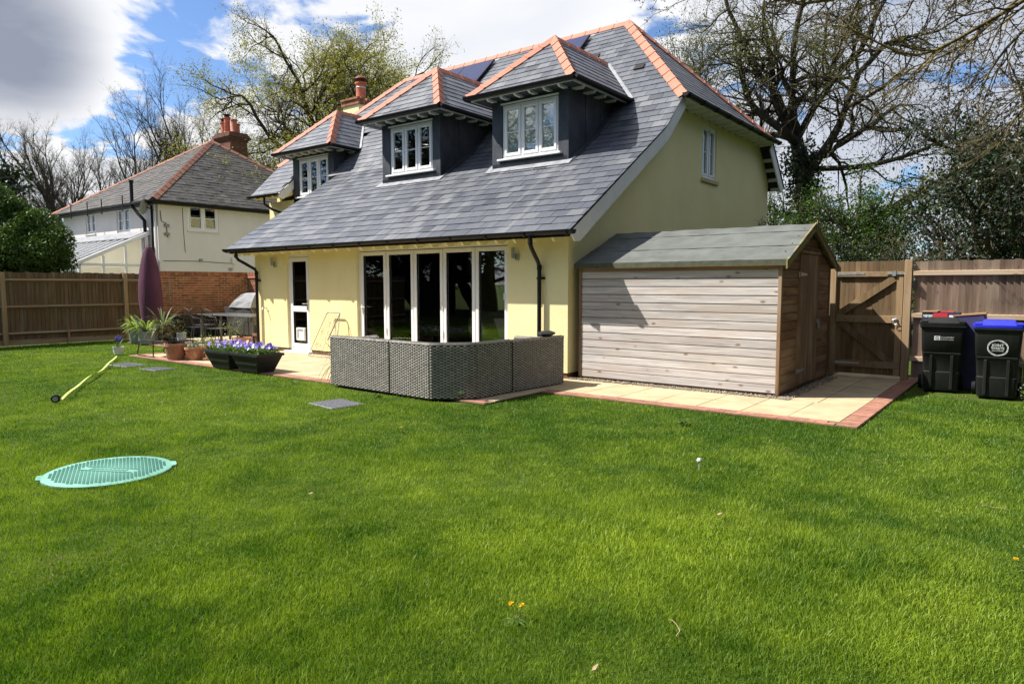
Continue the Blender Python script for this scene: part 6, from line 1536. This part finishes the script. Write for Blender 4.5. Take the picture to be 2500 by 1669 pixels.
    for dx,dy,h,cap in ((-.38,-.16,.62,1),(-.02,-.2,.78,1),(.42,-.1,.64,0),(.16,.2,.52,0)):
        p = MB().lathe([(.17,0),(.17,.06),(.145,.09),(.135,h-.08),(.165,h-.06),(.165,h),(.11,h),(.10,h-.2)], (cx+dx,cy+dy,8.88), 14).build('chimney_pot', g['chimpot'], ck, True)
        if cap: MB().lathe([(.10,h+.02),(.13,h+.03),(.13,h+.10),(.17,h+.11),(.17,h+.14),(.02,h+.16)], (cx+dx,cy+dy,8.88), 14).build('cap', g['black'], p, True)
    MB().lathe([(.09,0),(.09,.5),(.12,.52),(.12,.62),(.02,.66)], (-27.9,4.6,5.3), 12).build('roof_flue', g['greybox'], H, True)
    # soil pipes, dish, cables and fittings
    MB().tube([(-22.0,2.86,5.60),(-22.0,2.86,4.62),(-21.65,2.93,4.30),(-21.45,3.05,4.05),(-21.45,3.07,3.0),(-21.45,3.07,.1)], .065, 12).build('soil_pipe', g['black'], H, True)
    MB().lathe([(.085,0),(.085,.1)], (-22.0,2.86,5.52), 12).build('pipe_cap', g['black'], H)
    MB().tube([(-20.9,3.08,4.6),(-20.9,3.08,.1)], .045, 10).build('rain_pipe', g['black'], H, True)
    MB().tube([(-20.7,3.1,4.7),(-20.7,3.1,.1)], .03, 8).build('white_pipe', g['white'], H, True)
    D = MB(); M = Matrix.Translation((-20.75,2.75,4.52)) @ Matrix.Rotation(R(-52),4,'Z') @ Matrix.Rotation(R(78),4,'X'); D.M = M
    D.lathe([(.01,-.05),(.12,-.045),(.22,-.02),(.29,.02),(.30,.025),(.22,.0),(.12,-.025),(.01,-.03)], (0,0,0), 20); do = D.build('satellite_dish', g['greybox'], H, True)
    m = MB(); m.tube([(-20.75,2.8,4.5),(-20.7,3.15,4.4)], .018, 6); m.tube([(-20.85,2.7,4.3),(-20.6,2.4,4.35)], .012, 6); m.build('dish_arm', g['black'], do)
    m = MB(); m.tube([(-20.58,3.25,4.4),(-20.58,3.28,4.0),(-20.58,3.45,3.95),(-20.58,3.5,3.4)], .014, 6); m.build('cable', g['cable'], H)
    for z in (3.85,3.52): MB().box(-20.6,-20.52,3.38,3.56,z-.05,z+.05).build('junction_box', g['greybox'], H)
    MB().tube([(-20.585,4.12,4.6),(-20.585,4.13,3.6),(-20.585,4.17,2.85)], .009, 5).build('cable', g['cable'], H)
    MB().tube([(-20.585,3.3,2.50),(-20.585,4.7,2.52),(-20.585,6.1,2.46)], .010, 5).build('cable', g['cable'], H)
    MB().box(-20.6,-20.53,4.72,4.84,2.5,2.62).build('fitting', g['greybox'], H); MB().box(-20.6,-20.5,6.10,6.24,2.46,2.70).build('lamp', g['pale'], H)
    v = MB(); 
    for i in range(4): v.box(-20.6,-20.585,5.95,6.15,2.16+i*.035,2.18+i*.035)
    v.build('air_vent', g['greybox'], H)
    # conservatory
    C = MB(); sx = -21.3; ylo, zlo, yhi, zhi = .60, 2.37, 3.16, 3.58; xl = -28.6
    for x in (sx,): C.prism([(x,ylo,zlo-.07),(x,ylo,zlo+.07),(x,yhi,zhi+.07),(x,yhi,zhi-.07)],(-.09,0,0))
    C.box(xl,sx-.09,ylo-.04,ylo+.08,zlo-.12,zlo+.02); C.box(xl,sx,ylo,ylo+.08,.0,.7); C.box(sx-.08,sx,ylo+.08,yhi,0,.7); C.box(sx-.09,sx,ylo+.08,yhi,zlo-.10,zlo+.0)
    co = C.build('conservatory', g['white'], H)
    for y in (.64,1.45,2.25,3.05): MB().box(sx-.08,sx-.01,y-.04,y+.04,.70,zlo-.10+(0 if y < 1 else (y-ylo)/(yhi-ylo)*(zhi-zlo))).build('mullion', g['white'], co)
    n = 11
    for i in range(n+1):
        x = sx-.1-(sx-.1-xl)*i/n
        MB().prism([(x-.03,ylo,zlo+.02),(x-.03,yhi,zhi+.02),(x-.03,yhi,zhi+.08),(x-.03,ylo,zlo+.08)],(.06,0,0)).build('glazing_bar', g['white'], co)
        if i < n:
            w = (sx-.1-xl)/n; MB().prism([(x-w+.03,ylo,zlo+.04),(x-.03,ylo,zlo+.04),(x-.03,yhi,zhi+.04),(x-w+.03,yhi,zhi+.04)],(0,0,.006)).build('roof_pane', g['glass'], co)
            MB().box(x-.03,x+.03,ylo,ylo+.06,.7,zlo-.12).build('mullion', g['white'], co); MB().box(x-w+.03,x-.03,ylo+.02,ylo+.026,.72,zlo-.12).build('pane', g['glass'], co)
    MB().prism([(sx-.03,ylo+.1,zlo+.0),(sx-.03,yhi,zlo),(sx-.03,yhi,zhi-.07)],(.004,0,0)).build('gable_pane', g['glass'], co)
    MB().box(sx-.03,sx-.026,ylo+.1,yhi,.72,zlo-.1).build('pane', g['glass'], co)
    MB().box(xl,sx-.1,ylo+.1,yhi-.01,.0,.06).build('floor', g['pale'], co); MB().box(-24.0,-23.94,ylo+.3,yhi-.02,.06,2.3).build('blind', g['oldwhite'], co)
    MB().prism([(xl,2.5,zhi-.22),(sx-.1,2.5,zhi-.22),(sx-.1,yhi,zhi+.10),(xl,yhi,zhi+.10)],(0,0,.015)).build('lead_flashing', g['flash'], co)
neighbour()

# ---------------------------------------------------------------- patio furniture and pots
def foliage(name, parent, mat, pts, size, spread, each, seed, aspect=.6, origin=None):
    rs = np.random.RandomState(seed); LV = leaf_quads(pts, rs, size, spread, each, aspect); o = WL[parent.name]
    return npmesh(name, LV[0], LV[1], MT[mat], origin=tuple(o), tint=LV[2], parent=parent)
def rosette(name, parent, mat, x, y, z, n, L, w, seed, rise=.6, droop=.9):
    V,F,T = leaf_rosette(x,y,z,n,L,w,random.Random(seed),rise,droop); return npmesh(name, V, F, MT[mat], origin=tuple(WL[parent.name]), tint=T, parent=parent)
def pot(x, y, r, h, lab, mat='potclay', cat='pot', z=0.0, rim=True, lattice=False, group='potted plants on the patio', rb=.68):
    t = thing('plant_pot', (x,y,z), lab, cat, group)
    pr = [(r*rb,0),(r*(rb+.16),h*.35),(r*.93,h*.80),(r*.95,h*.82)]
    pr += [(r*1.02,h*.83),(r*1.02,h),(r*.90,h),(r*.86,h*.88),(.001,h*.88)] if rim else [(r,h),(r*.93,h),(r*.88,h*.88),(.001,h*.88)]
    b = MB().lathe(pr, (x,y,z), 26).build('pot_body', MT[mat], t, True)
    if lattice:
        m = MB(); k = 14
        for sg in (1,-1):
            for i in range(k):
                pts = []
                for j in range(5):
                    u = j/4; a = 2*math.pi*(i/k+sg*u*.13); zz = h*(.08+.7*u); rr = r*(rb+.02+(.93-rb)*(.08+.7*u)**.8)+.004; pts.append((x+rr*math.cos(a),y+rr*math.sin(a),z+zz))
                m.tube(pts, .006, 4, False)
        m.build('lattice_relief', MT[mat], b)
    MB().lathe([(r*.88,h*.885),(.001,h*.90)], (x,y,z), 20).build('soil', MT['soil'], t)
    return t
def patio():
    g = MT; rng = random.Random(61)
    # trough planters of pansies
    for i,(x0,x1,lab,seed) in enumerate(((-6.42,-5.52,'black trough planter of mauve pansies, beside the terracotta pots',1),(-5.50,-4.60,'black trough planter of violet pansies, beside the open patio',2))):
        yc = -2.60; t = thing('trough_planter', ((x0+x1)/2,yc,0), lab, 'planter', 'black pansy troughs'); e = .17
        m = MB(); m.hexa([(x0+e,yc-.17,0),(x1-e,yc-.17,0),(x1-e,yc+.17,0),(x0+e,yc+.17,0)],[(x0+.02,yc-.26,.30),(x1-.02,yc-.26,.30),(x1-.02,yc+.26,.30),(x0+.02,yc+.26,.30)]); b = m.build('box', g['potblack'], t, bevel=.008)
        m = MB(); frame_rect(m,0,1,0,1,.05,0,1); m = MB(); m.box(x0,x1,yc-.28,yc-.235,.30,.345); m.box(x0,x1,yc+.235,yc+.28,.30,.345); m.box(x0,x0+.045,yc-.235,yc+.235,.30,.345); m.box(x1-.045,x1,yc-.235,yc+.235,.30,.345); m.build('rim', g['potblack'], t)
        MB().prism([(x0+.11,yc-.225,.14),(x1-.11,yc-.225,.14),(x1-.115,yc-.230,.155),(x0+.115,yc-.230,.155)],(0,.02,0)).build('band', g['potblack'], b)
        m = MB()
        for sgn in (0,1):
            for k in range(9):
                cx = x0+.22+k*(x1-x0-.44)/8; pts = [(cx+.05*math.cos(a),yc-.232-.03*math.sin(a)*.3-(.215-.14)*.0,.21+.03*math.sin(a)) for a in [j*math.pi/5 for j in range(6)]]; m.tube(pts, .004, 4, False)
        m.build('moulded_relief', g['potblack'], b)
        MB().box(x0+.05,x1-.05,yc-.23,yc+.23,.29,.31).build('soil', g['soil'], t)
        rs = np.random.RandomState(seed); n = 1100; P = np.stack([rs.uniform(x0+.03,x1-.03,n),yc+rs.uniform(-.25,.25,n),.33+rs.rand(n)*.10],1); foliage('leaves', t, 'plant', P, .05, .01, 1, seed)
        for k in range(60 if i else 50):
            fx = rng.uniform(x0+.08,x1-.02); fy = yc+rng.uniform(-.24,.22); fz = .42+rng.uniform(0,.10); 
            fm = ('petal','petal','petaldark','petalwhite')[rng.randrange(4)] if k % 3 else 'petal'
            V,F,T = [],[],[]; tilt = Vector((rng.uniform(-.2,.7),-1,rng.uniform(.1,.9))).normalized(); u = tilt.cross(Vector((0,0,1))).normalized(); w = u.cross(tilt); c = Vector((fx,fy,fz)); rr = rng.uniform(.024,.035)
            for a,s in ((90,1.05),(30,1.05),(150,1.05),(215,1.0),(325,1.0),(270,1.1)):
                d = u*math.cos(R(a))+w*math.sin(R(a)); e2 = tilt.cross(d); b0 = len(V)
                V += [tuple(c),tuple(c+d*rr*.6*s-e2*rr*.55),tuple(c+d*rr*1.15*s+tilt*.004),tuple(c+d*rr*.6*s+e2*rr*.55)]; F.append((b0,b0+1,b0+2,b0+3)); tn = rng.random(); T += [tn*.3,tn,tn,tn]
            npmesh('flower', V, F, MT[fm], origin=tuple(WL[t.name]), tint=T, parent=t)
    # big lattice clay pot and the smaller ones
    t = pot(-8.22,-2.50,.225,.345,'large terracotta pot with lattice relief holding a bronze-leaved shrub',lattice=True); 
    gr = Grow(4,[dict(seg=.1,wig=.15,kids=4,fork=2,tap=.6,up=.05,**{'from':.3}),dict(seg=.08,wig=.2,ang=(25,60),len=(.5,.8),tap=.5,kids=2,fork=1,**{'from':.3}),dict(seg=.07,wig=.2,ang=(25,55),len=(.4,.6),tap=.6)])
    for q in range(4): gr.branch((-8.22+rng.uniform(-.06,.06),-2.5+rng.uniform(-.06,.06),.28),norm3((rng.uniform(-.6,.6),rng.uniform(-.6,.6),1)),.35,.012,0)
    V,F = gr.mesh((5,4,3)); npmesh('stems', V, F, MT['bark'], origin=tuple(WL[t.name]), parent=t); foliage('leaves', t, 'redleaf', [x[0] for x in gr.tips], .04, .03, 1, 8)
    t = pot(-7.86,-2.28,.20,.27,'mid-sized terracotta pot of grey-leaved alpine plants',lattice=True); rs = np.random.RandomState(3); P = np.stack([-7.86+rs.normal(0,.09,420),-2.28+rs.normal(0,.09,420),.26+np.abs(rs.normal(0,.07,420))],1); foliage('leaves', t, 'greyleaf', P, .035, .01, 1, 4)
    t = pot(-7.50,-2.08,.17,.20,'small terracotta pot beside the alpine pot'); P = np.stack([-7.50+rs.normal(0,.06,80),-2.08+rs.normal(0,.06,80),.19+np.abs(rs.normal(0,.03,80))],1); foliage('leaves', t, 'plant', P, .03, .01, 1, 5)
    t = pot(-8.25,-1.75,.19,.24,'terracotta pot of feathery green herbs behind the alpine pot'); P = np.stack([-8.25+rs.normal(0,.12,500),-1.75+rs.normal(0,.12,500),.27+np.abs(rs.normal(0,.10,500))],1); foliage('leaves', t, 'plant', P, .035, .02, 1, 6, .3)
    for i,(x,y,lab) in enumerate(((-13.35,-1.0,'grey tub of variegated spider plant nearer the fence'),(-12.75,-1.02,'grey tub of pale yellow-green spider plant beside the lounge chair'))):
        t = pot(x,y,.22,.34,lab,'potgrey',rim=False,rb=.78); rosette('leaves', t, 'striped', x,y,.32,95,.55,.035,30+i,1.1,1.15)
    t = pot(-10.42,-2.72,.12,.17,'small white pot of purple grape hyacinths standing on the lawn','pale',rim=False,rb=.75)
    rosette('leaves', t, 'plant', -10.42,-2.72,.15,14,.25,.016,5,1.2,.8)
    for k in range(7):
        x,y = -10.42+rng.uniform(-.08,.08),-2.72+rng.uniform(-.07,.07); h = .30+rng.uniform(0,.07); MB().tube([(x,y,.14),(x,y,h)], .004, 5).build('stalk', MT['plantstem'], t)
        MB().lathe([(.004,0),(.021,.02),(.023,.05),(.014,.09),(.002,.11)], (x,y,h-.04), 8).build('flower_spike', MT['hyac'], t, True)
    # black pot with strap leaves on the low chair, white jar beside it
    t = pot(-9.05,-2.35,.15,.24,'black pot of arching strap leaves standing on the low metal chair','potblack',z=.37,rim=False,rb=.75); rosette('leaves', t, 'strap', -9.05,-2.35,.60,75,.50,.022,44,1.3,1.5)
    t = pot(-8.55,-2.2,.10,.17,'small white pot beside the black pot on the metal chair','pale',z=.37,rim=False,rb=.75); rosette('leaves', t, 'plant', -8.55,-2.2,.53,16,.2,.02,3)
    # house corner pots
    t = pot(-9.78,-.02,.22,.25,'terracotta pot with a dry bent stem by the house corner'); gr = Grow(6,[dict(seg=.1,wig=.25,kids=3,fork=1,tap=.6,**{'from':.3}),dict(seg=.07,wig=.2,ang=(25,60),len=(.5,.8),tap=.5)])
    for q in range(4): gr.branch((-9.78+rng.uniform(-.05,.05),-.02,.22),norm3((rng.uniform(-1,.2),rng.uniform(-.5,.4),.6)),.45,.014,0)
    V,F = gr.mesh((5,4)); npmesh('stems', V, F, MT['barkgrey'], origin=tuple(WL[t.name]), parent=t); foliage('leaves', t, 'strap', [x[0] for x in gr.tips], .07, .05, 4, 9, .25)
    t = pot(-9.65,.55,.30,.33,'wide brown pot of tall bare twigs beside the drainpipe','oldbrickpot')
    gr = Grow(7,[dict(seg=.15,wig=.05,kids=3,fork=1,tap=.5,up=.02,**{'from':.3}),dict(seg=.12,wig=.1,ang=(15,35),len=(.3,.5),tap=.5)])
    for q in range(9): gr.branch((-9.75+rng.uniform(-.1,.1),.55+rng.uniform(-.1,.1),.28),norm3((rng.uniform(-.35,.35),rng.uniform(-.35,.35),1)),rng.uniform(.45,.7),.009,0)
    V,F = gr.mesh((5,4)); npmesh('stems', V, F, MT['twig'], origin=tuple(WL[t.name]), parent=t); P = np.stack([-9.5+rs.normal(0,.07,60),.5+rs.normal(0,.07,60),.36+rs.rand(60)*.3],1); foliage('dead_leaves', t, 'redleaf', P, .06, .02, 1, 11)
    # grass tuft by the sofa
    t = thing('grass_tuft', (-2.72,-2.55,0), 'arching grassy plant in a small pot against the end of the rattan sofa', 'plant'); MB().lathe([(.09,0),(.11,.18),(.10,.18),(.001,.16)], (-2.72,-2.58,0), 16).build('pot_body', g['potblack'], t, True); rosette('leaves', t, 'plant', -2.72,-2.58,.17,40,.5,.014,77,1.5,2.1)
    # low metal lounge chair
    t = thing('lounge_chair', (-9.0,-2.3,0), 'low black metal chair with wire seat, holding the potted plants', 'chair')
    def bar(pts, name, r=.013): return MB().tube(pts, r, 8).build(name, g['ironmetal'], t, True)
    for y in (-2.60,-2.02):
        bar([(-9.62,y,.33),(-9.74,y,.10),(-9.76,y,.03),(-9.70,y,.013),(-8.95,y,.013)],'sled_leg'); bar([(-9.0,y,.36),(-9.02,y,.013)],'leg'); bar([(-8.42,y,.36),(-8.36,y,.013)],'leg'); bar([(-9.62,y,.33),(-9.3,y,.37),(-8.2,y,.37)],'side_rail')
        bar([(-9.3,y,.37),(-9.55,y,.60),(-9.78,y,.86)],'back_rail')
    for k in range(13): bar([(-9.3+k*.09,-2.6,.372),(-9.3+k*.09,-2.02,.372)],'seat_wire',.005)
    for k in range(11): bar([(-9.33-k*.042,-2.6,.40+k*.043),(-9.33-k*.042,-2.02,.40+k*.043)],'back_wire',.004)
    MB().box(-9.28,-8.22,-2.58,-2.04,.362,.368).build('seat_sheet', g['ironmetal'], t)
    # dining table and chairs on the side terrace
    t = thing('patio_table', (-11.2,.75,0), 'long dark grey metal patio table on the side terrace', 'table'); MB().box(-12.5,-9.75,.25,1.25,.74,.765).build('table_top', g['tabletin'], t, bevel=.006)
    for x in (-12.4,-11.4,-9.85):
        for y in (.33,1.17): MB().box(x-.025,x+.025,y-.025,y+.025,0,.74).build('leg', g['tabletin'], t)
    def chair(x, y, rz, lab):
        c = thing('wire_chair', (x,y,0), lab, 'chair', 'wire chairs around the patio table'); M = Matrix.Translation((x,y,0)) @ Matrix.Rotation(rz,4,'Z')
        def b(pts, name, r=.010): MB(M).tube(pts, r, 6).build(name, g['ironmetal'], c, True)
        MB(M).box(-.22,.22,-.22,.22,.435,.447).build('seat', g['tabletin'], c)
        for sx in (-.22,.22): b([(sx,.22,.44),(sx*1.1,.28,.0)],'leg'); b([(sx,-.22,.44),(sx*1.15,-.30,0)],'leg'); b([(sx,-.22,.44),(sx*1.1,-.28,.72),(sx*.9,-.31,.86)],'back_post')
        b([(-.2,-.31,.86),(-.12,-.33,.93),(0,-.335,.95),(.12,-.33,.93),(.2,-.31,.86)],'back_hoop')
        for k in range(5): b([(-.16+k*.08,-.22,.44),(-.16+k*.08,-.29,.72),(-.14+k*.07,-.325,.92)],'back_wire',.004)
        b([(-.235,-.28,.70),(-.27,-.1,.66),(-.27,.15,.64),(-.24,.25,.45)],'arm'); b([(.235,-.28,.70),(.27,-.1,.66),(.27,.15,.64),(.24,.25,.45)],'arm')
    chair(-12.75,.6,R(-80),'black wire chair at the fence end of the patio table'); chair(-11.9,-.05,R(0),'black wire chair tucked at the lawn side of the patio table'); chair(-11.9,1.7,R(180),'black wire chair between patio table and brick wall'); chair(-10.7,1.7,R(170),'black wire chair between patio table and covered barbecue'); chair(-10.8,-.1,R(8),'black wire chair at the lawn side nearest the house corner')
    # black storage bench along the brick wall
    t = thing('storage_bench', (-14.55,1.35,0), 'long black slatted storage box against the brick wall', 'storage box'); MB().box(-14.85,-14.32,.45,2.55,.02,.58).build('box', g['boxblack'], t); MB().box(-14.88,-14.28,.42,2.58,.585,.64).build('lid', g['boxblack'], t, bevel=.01)
    for k in range(17): MB().box(-14.318,-14.30,.48+k*.123,.58+k*.123,.05,.57).build('slat', g['boxblack'], t)
    # covered barbecue
    t = thing('covered_barbecue', (-13.2,2.35,0), 'barbecue under a crumpled grey and black cover by the house corner', 'barbecue')
    def loft(rows, name, mat):
        m = MB(); n = len(rows[0]); vs = [p for r_ in rows for p in r_]; fs = []
        for i in range(len(rows)-1):
            for j in range(n): fs.append((i*n+j,i*n+(j+1) % n,(i+1)*n+(j+1) % n,(i+1)*n+j))
        fs += [tuple(range(n-1,-1,-1)),tuple((len(rows)-1)*n+j for j in range(n))]; return m.add(vs,fs).build(name, mat, t, False)
    def ringb(z, x0, x1, y0, y1, k):
        pts = []
        for a,b_,c,d in ((x0,y0,x1,y0),(x1,y0,x1,y1),(x1,y1,x0,y1),(x0,y1,x0,y0)):
            for j in range(4): u = j/4; pts.append((a+(c-a)*u+rng.uniform(-k,k),b_+(d-b_)*u+rng.uniform(-k,k),z+rng.uniform(-k,k)*.5))
        return pts
    loft([ringb(.05,-13.95,-12.6,2.0,2.7,.02),ringb(.5,-13.95,-12.6,1.98,2.7,.03),ringb(.88,-14.1,-12.6,1.96,2.72,.02)],'side_cover',g['bbqd'])
    loft([ringb(.885,-13.75,-12.5,1.92,2.74,.015),ringb(1.06,-13.55,-12.5,1.98,2.7,.02),ringb(1.27,-13.3,-12.55,2.1,2.6,.02),ringb(1.33,-13.2,-12.65,2.2,2.5,.015)],'hood_cover',g['bbq'])
    # closed parasol in its cover
    t = thing('covered_parasol', (-13.0,-.7,0), 'closed parasol in a tall plum-coloured cover in front of the brick wall', 'parasol'); cx, cy = -13.0,-.75
    rows = []; n = 20
    for i,(z,r) in enumerate(((.42,.17),(.48,.24),(.8,.29),(1.2,.315),(1.6,.30),(2.0,.25),(2.3,.19),(2.5,.125),(2.585,.085),(2.61,.05))):
        row = []
        for j in range(n):
            a = 2*math.pi*j/n; f = 1+.05*math.sin(a*3+z*1.4)+.03*math.sin(a*7-z*2.2); row.append((cx+r*f*math.cos(a)*.95+.03*math.sin(z*2),cy+r*f*math.sin(a)*.95,z))
        rows.append(row)
    vs = [p for r_ in rows for p in r_]; fs = []
    for i in range(len(rows)-1):
        for j in range(n): fs.append((i*n+j,i*n+(j+1) % n,(i+1)*n+(j+1) % n,(i+1)*n+j))
    fs += [tuple(range(n-1,-1,-1)),tuple((len(rows)-1)*n+j for j in range(n))]; MB().add(vs,fs).build('cover', g['parasol'], t, True)
    MB().tube([(cx,cy,.05),(cx,cy,.5)], .03, 10).build('pole', g['ironmetal'], t); MB().box(cx-.3,cx+.3,cy-.3,cy+.3,0,.07).build('base', g['potgrey'], t, bevel=.01)
    MB().tube([(cx+.21*math.cos(-1.2),cy-.24,.5),(cx+.20,cy-.27,1.2),(cx+.15,cy-.21,2.2),(cx+.06,cy-.09,2.58)], .006, 5).build('piping', g['bbqd'], t)
    # wire obelisk leaning on the wall
    t = thing('wire_trellis', (-6.1,-.1,0), 'flat-topped wire trellis with curly pattern leaning on the cream wall', 'trellis'); 
    A = [(-6.52,-.42,.02),(-6.25,-.10,.95),(-5.80,-.10,.95),(-5.60,-.42,.02)]
    def wb(pts, name, r=.006): MB().tube(pts, r, 6).build(name, g['aluminium'], t, True)
    wb([A[0],A[1]],'side_bar',.008); wb([A[3],A[2]],'side_bar',.008); wb([A[1],(-6.2,-.08,.97),(-5.85,-.08,.97),A[2]],'top_bar',.014); wb([A[0],A[3]],'bottom_bar',.008); wb([(-5.80,-.10,.95),(-5.98,-.3,.38)],'brace',.012)
    m = MB()
    def P2(u,v): a = Vector(A[0]).lerp(Vector(A[1]),v); b = Vector(A[3]).lerp(Vector(A[2]),v); return a.lerp(b,u)
    for k in range(30):
        u0, v0 = rng.uniform(.08,.85), rng.uniform(.03,.92); r0 = rng.uniform(.03,.075); st = rng.uniform(0,6.28); pts = []
        for j in range(9): a = st+j*.62; rr = r0*(1-j*.05); pts.append(P2(min(1,max(0,u0+rr*1.3*math.cos(a))),min(1,max(0,v0+rr*math.sin(a)))))
        m.tube(pts, .003, 4, False)
    for k in range(7): m.tube([P2(.05+k*.15,.0),P2(.12+k*.12+rng.uniform(-.05,.05),.5),P2(.05+k*.15,1)], .003, 4, False)
    m.build('scroll_wire', g['aluminium'], t)
    # coiled hose and doormat by the corner
    t = thing('garden_hose', (-8.75,-.35,0), 'dark coiled hose lying at the foot of the drainpipe', 'hose'); MB().tube([(-8.75+.22*math.cos(a*.5)*(1-.01*a),-.35+.17*math.sin(a*.5)*(1-.01*a),.02+.0022*a) for a in range(38)], .014, 6).build('coil', g['cable'], t, True)
MT['hyac'] = gmat('hyacinth_bell', (.05,.05,.26),(.10,.09,.40),60,rough=.6)
MT['oldbrickpot'] = gmat('brown_pot', (.20,.08,.045),(.28,.125,.07),8,rough=.85,bump=.3)
MT['twig'] = gmat('dry_twig', (.26,.20,.11),(.36,.28,.16),20,rough=.9)
patio()
# weed trailing from the tub at the right edge
def weed():
    t = thing('trailing_weed', (6.2,1.62,-.02), 'pale trailing weed growing at the foot of the blue-lidded bin', 'weed'); rs = np.random.RandomState(5); P = np.stack([6.20+rs.normal(0,.05,200),1.66+rs.normal(0,.07,200),.0+rs.rand(200)*.36],1); foliage('leaves', t, 'greyleaf', P, .035, .015, 1, 3)
    # plantain and clover clumps in the lawn
    for i,(x,y,lab) in enumerate(((-3.3,-3.05,'flat leafy weed at the patio edge beside the black planters'),(-1.2,-3.12,'small weed clump at the foot of the rattan sofa'),(3.1,-2.35,'grey-green weed rosette in the lawn in front of the shed'))):
        t = thing('lawn_weed', (x,y,-.03), lab, 'weed', 'weeds in the lawn'); rosette('leaves', t, 'plant', x,y,-.01,16,.12,.03,90+i,.7,.8)
    for i,(x,y,a,lab) in enumerate(((5.16,-2.95,.3,'dry curled twig on the grass near the paving corner'),(6.0,-3.9,.9,'thin dry twig lying on the lawn below the bins'),(5.05,-6.9,1.4,'pale dry leaf stalk lying on the near lawn'))):
        t = tag(MB().tube([(x+.022*k*math.cos(a+.12*k*(-1)**i),y+.022*k*math.sin(a+.12*k*(-1)**i),.014+.006*math.sin(k*1.3)) for k in range(8)], [.0032-.0003*k for k in range(8)], 5).build('fallen_twig', MT['twig']),lab,'twig','twigs on the lawn')
    rng = random.Random(8)
    for i,(x,y,lab) in enumerate(((4.9,-7.35,'curled buff dead leaf on the near lawn'),(5.6,-7.3,'buff dead leaf lying beside the near twig'),(4.6,-5.2,'fallen tan leaf on the middle of the lawn'),(3.55,-6.35,'brown dead leaf on the yellowed patch of lawn'),(2.0,-6.6,'small pale dead leaf beyond the dandelions'))):
        a = rng.uniform(0,6); c, s = math.cos(a), math.sin(a); pts = [(-.02,0,.0),(-.006,.008,.006),(.012,.007,.010),(.022,0,.014),(.012,-.007,.004),(-.006,-.008,.002)]
        m = MB(); q = [(x+u*c-v*s,y+u*s+v*c,.016+w) for u,v,w in pts]; m.add(q+[(p[0],p[1],p[2]-.002) for p in q],[(0,1,2,3,4,5),(11,10,9,8,7,6)]+[(k,(k+1) % 6,6+(k+1) % 6,6+k) for k in range(6)])
        tag(m.build('dead_leaf', MT['twig']),lab,'leaf','dead leaves on the lawn')
weed()
